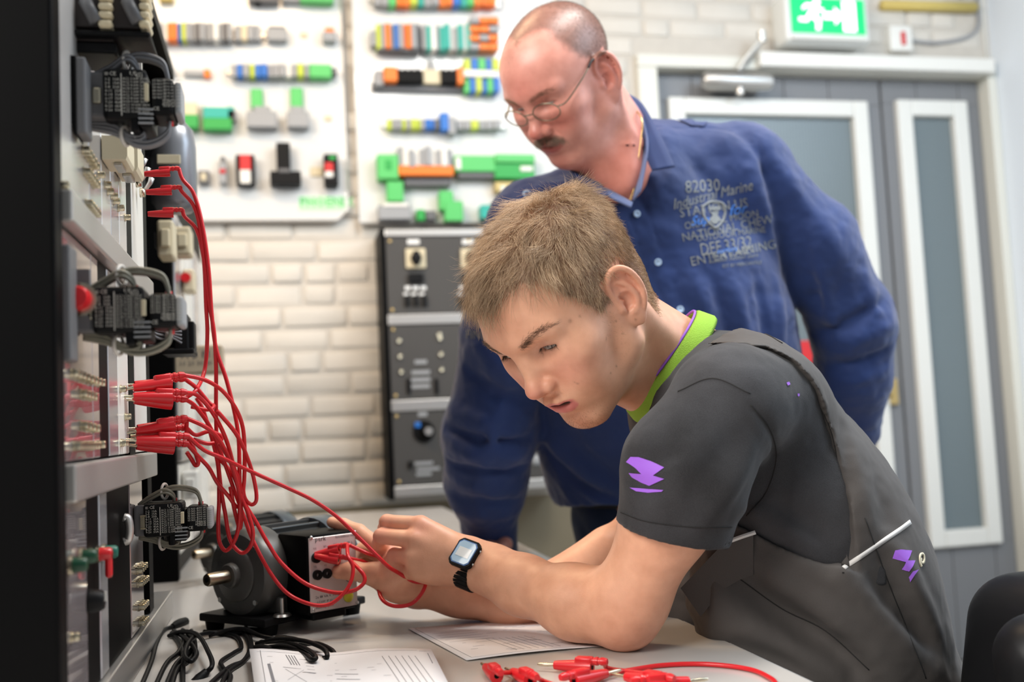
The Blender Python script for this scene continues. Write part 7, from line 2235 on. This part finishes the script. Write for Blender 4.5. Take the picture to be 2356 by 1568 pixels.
pr2.append(((.095, .28), (.105, .60), .003)); pr2.append(((.17, .33), (.24, .34), .0012)); pr2.append(((.18, .36), (.28, .56), .0005)); pr2.append(((.28, .36), (.18, .54), .0005))
c2 = [on_z(x, y, ZT + .006) for x, y in ((574, 1508), (992, 1507), (1060, 1640), (596, 1660))]
sheet_paper('white drawing sheet with circuit diagram at the lower edge, nearer the rack', c2, lambda u, v: .004 + .0025 * math.sin(u * 9 + 1) * (1 - v) + .003 * (u > .8) * (u - .8) * 5 * (1 - v), pr2)

# ------------------------------------------------------------------ red leads lying on the bench at the lower edge
bz = ZT + .0065
def bl(x, y, h=0.0): return on_z(x, y, bz + h)
def blead(label, pts, tipa, dira, tipb=None, dirb=None):
    lead(label, [bl(x, y, -.004) for x, y in pts], (bl(*tipa), dirn(bl(*tipa), bl(*dira))), None if tipb is None else (bl(*tipb), dirn(bl(*tipb), bl(*dirb))), xh=(0, 0, 1))
blead('red lead lying on the bench with its silver pin pointing left', [(1400, 1537), (1480, 1548), (1560, 1562), (1600, 1590), (1560, 1630), (1420, 1650)], (1276, 1529), (1345, 1533))
blead('red lead in the widest arc at the right of the bench', [(1420, 1545), (1520, 1530), (1620, 1527), (1710, 1536), (1760, 1552), (1786, 1580), (1740, 1640), (1600, 1680), (1450, 1680)], (1395, 1548), (1345, 1560))
blead('red lead with its pin pointing up and left on the bench', [(1200, 1548), (1230, 1572), (1260, 1590)], (1118, 1534), (1150, 1560))
blead('red lead end with its round socket towards the camera', [(1250, 1566), (1290, 1580)], (1180, 1545), (1215, 1562))
blead('red lead with a short silver pin beside the arc', [(1500, 1572), (1540, 1585)], (1440, 1556), (1480, 1563))
blead('red lead with a brass coloured pin at the lower edge', [(1500, 1585), (1460, 1600)], (1585, 1566), (1530, 1572))

# ------------------------------------------------------------------ office chair at the right edge
def chair():
    root = empty('office_chair', (1.02, 1.16, 0), label='black padded office chair cut by the lower right edge', cat='chair')
    inv = Matrix.Translation((-1.02, -1.16, 0))
    M_LEATHER = mat('black_soft_vinyl', (.008, .008, .009), .42, spec=.3)
    S = Sculpt()
    a = P(2334, 1442, 1.13); b = P(2322, 1800, 1.13)
    fl_ = _rt * .9 + _fw * .4
    S.cap(a, b, .050, .060, k=.02, flat=fl_, fs=.80)
    for i in range(1, 6):
        S.cap(a + np.array([.004 * i, -.05 * i, .002 * i]), b + np.array([.004 * i, -.05 * i, 0]), .050, .062, k=.05, flat=fl_, fs=.80)
    V, Q = S.mesh(.005)
    ks = [link('backrest', raw_mesh('backrest', V, Q), M_LEATHER)]
    S = Sculpt(); c = P(2400, 1522, .98)
    S.cap(c, c + np.array([-.005, .0, -.16]), .038, .040, k=.02)
    S.cap(c + np.array([0, 0, .004]), c + np.array([.10, .0, -.01]), .034, .030, k=.03)
    V, Q = S.mesh(.005); ks.append(link('armrest', raw_mesh('armrest', V, Q), M_LEATHER))
    mb = MB(); mb.box((.80, 1.22, .455), (.46, .46, .075), bev=.03, seg=4); ks.append(mb.build('seat', M_LEATHER, auto=50))
    mb = MB(); mb.lathe([(0, .06), (.028, .06), (.028, .30), (.020, .30), (.020, .42), (0, .42)], Matrix.Translation((.80, 1.22, 0)), n=16); ks.append(mb.build('gas_column', M_STEEL, auto=40))
    for k in range(5):
        t_ = 2 * math.pi * k / 5 + .3
        mb = MB(); mb.tube([(.80, 1.22, .075), (.80 + .27 * math.cos(t_), 1.22 + .27 * math.sin(t_), .055)], .02, 8, radii=[.028, .018]); lg = mb.build('base_arm', M_BLACKP, smooth=True); ks.append(lg)
        mb = MB(); mb.lathe([(0, -.012), (.024, -.012), (.026, 0), (.024, .012), (0, .012)], frame_from((.80 + .27 * math.cos(t_), 1.22 + .27 * math.sin(t_), .0265), (-math.sin(t_), math.cos(t_), 0)), n=14); ks.append(mb.build('castor', M_BLACKP, auto=40))
    mb = MB(); mb.tube([(.98, 1.22, .44), (1.06, 1.22, .46), (1.10, 1.23, .60)], .018, 8); ks.append(mb.build('back_bracket', M_BLACKP, smooth=True))
    for k in ks:
        k.parent = root; k.matrix_parent_inverse = inv
chair()

# ------------------------------------------------------------------ wristwatch on the left wrist of the young man
def watch():
    c = np.array(P(1081, 1292, 1.236)); nrm = np.array(CAM) - c; nrm /= np.linalg.norm(nrm)
    wc = np.array(P(1092, 1300, 1.264))
    arm = np.array(P(1200, 1340, 1.222)) - np.array(P(1090, 1297, 1.264)); arm /= np.linalg.norm(arm)
    acr = np.cross(arm, nrm); acr /= np.linalg.norm(acr); nrm = np.cross(acr, arm)
    root = empty('wristwatch', tuple(c), label='black digital wristwatch with a bright display on the young man\'s wrist', cat='watch')
    l = np.array(root.location)
    # case frame: x along the arm, y across, z outwards; tilted a little up towards the light
    q = Quaternion(Vector(arm), -.30)
    z_ = q @ Vector(nrm); y_ = q @ Vector(acr); x_ = Vector(arm)
    M = Matrix(((x_.x, y_.x, z_.x, 0), (x_.y, y_.y, z_.y, 0), (x_.z, y_.z, z_.z, 0), (0, 0, 0, 1)))
    if y_.z < 0: pass
    rx, ry = .0300, .0275
    ctr = wc + np.array(z_) * .0255 - l
    Mc = Matrix.Translation(ctr) @ M
    def oct_(w, h, c_): return [(-w + c_, -h), (w - c_, -h), (w, -h + c_), (w, h - c_), (w - c_, h), (-w + c_, h), (-w, h - c_), (-w, -h + c_)]
    mb = MB(); mb.prism(oct_(.0165, .0180, .005), .0065, Mc); bmesh.ops.bevel(mb.bm, geom=mb.bm.edges[:], offset=.0008, segments=2, affect='EDGES'); case = mb.build('case', M_BLACKP, root, auto=40)
    mb = MB(); mb.prism(oct_(.0138, .0152, .004), .0010, Mc @ Matrix.Translation((0, 0, .0062))); mb.build('bezel_ring', mat('blue_bezel_print', (.10, .22, .50), .3), case)
    mb = MB(); mb.prism(oct_(.0128, .0140, .004), .0006, Mc @ Matrix.Translation((0, 0, .0070))); mb.build('crystal', mat('sky_tinted_crystal', (.46, .66, .84), .05, coat=1.0), case)  # sky reflection put into the crystal as a pale blue colour
    mb = MB(); mb.prism([(-.0095, -.0058), (.0095, -.0058), (.0095, .0062), (-.0095, .0062)], .0004, Mc @ Matrix.Translation((0, 0, .0075))); mb.build('display', mat('pale_lcd', (.80, .86, .88), .08, coat=1.0), case)  # display colour brightened for the same painted reflection
    for y in (-.009, .009):
        mb = MB(); mb.lathe([(0, .0), (.0014, 0), (.0014, .0022), (0, .0026)], Mc @ Matrix.Translation((.0163, y, .0032)) @ Matrix.Rotation(math.radians(90), 4, 'Y'), n=10); mb.build('button', M_STEEL, case, smooth=True)
    mb = MB(); mb.lathe([(0, .0), (.0014, 0), (.0014, .0022), (0, .0026)], Mc @ Matrix.Translation((-.0163, .009, .0032)) @ Matrix.Rotation(math.radians(-90), 4, 'Y'), n=10); mb.build('button', M_STEEL, case, smooth=True)
    # strap: links around the wrist
    n = 30
    for k in range(n):
        a0 = 2 * math.pi * k / n; am = 2 * math.pi * (k + .5) / n
        if abs(((am + math.pi) % (2 * math.pi)) - math.pi) < .50: continue
        def pt(a): return wc + (np.array(z_) * math.cos(a) * .0245 + np.array(y_) * math.sin(a) * .0305) - l
        p, p2 = pt(a0), pt(a0 + 2 * math.pi / n)
        mid = (p + p2) / 2; tan = (p2 - p); L_ = np.linalg.norm(tan); tan /= L_
        out = np.cross(tan, np.array(x_)); out /= np.linalg.norm(out)
        if out @ (mid - (wc - l)) < 0: out = -out
        T_ = Matrix(((x_.x, tan[0], out[0], mid[0]), (x_.y, tan[1], out[1], mid[1]), (x_.z, tan[2], out[2], mid[2]), (0, 0, 0, 1)))
        mb = MB(); mb.box((0, 0, 0), (.0205, L_ * .96, .0034), M=T_, bev=.0006, seg=1); mb.build('strap_link', M_BLACKP, root)
watch()
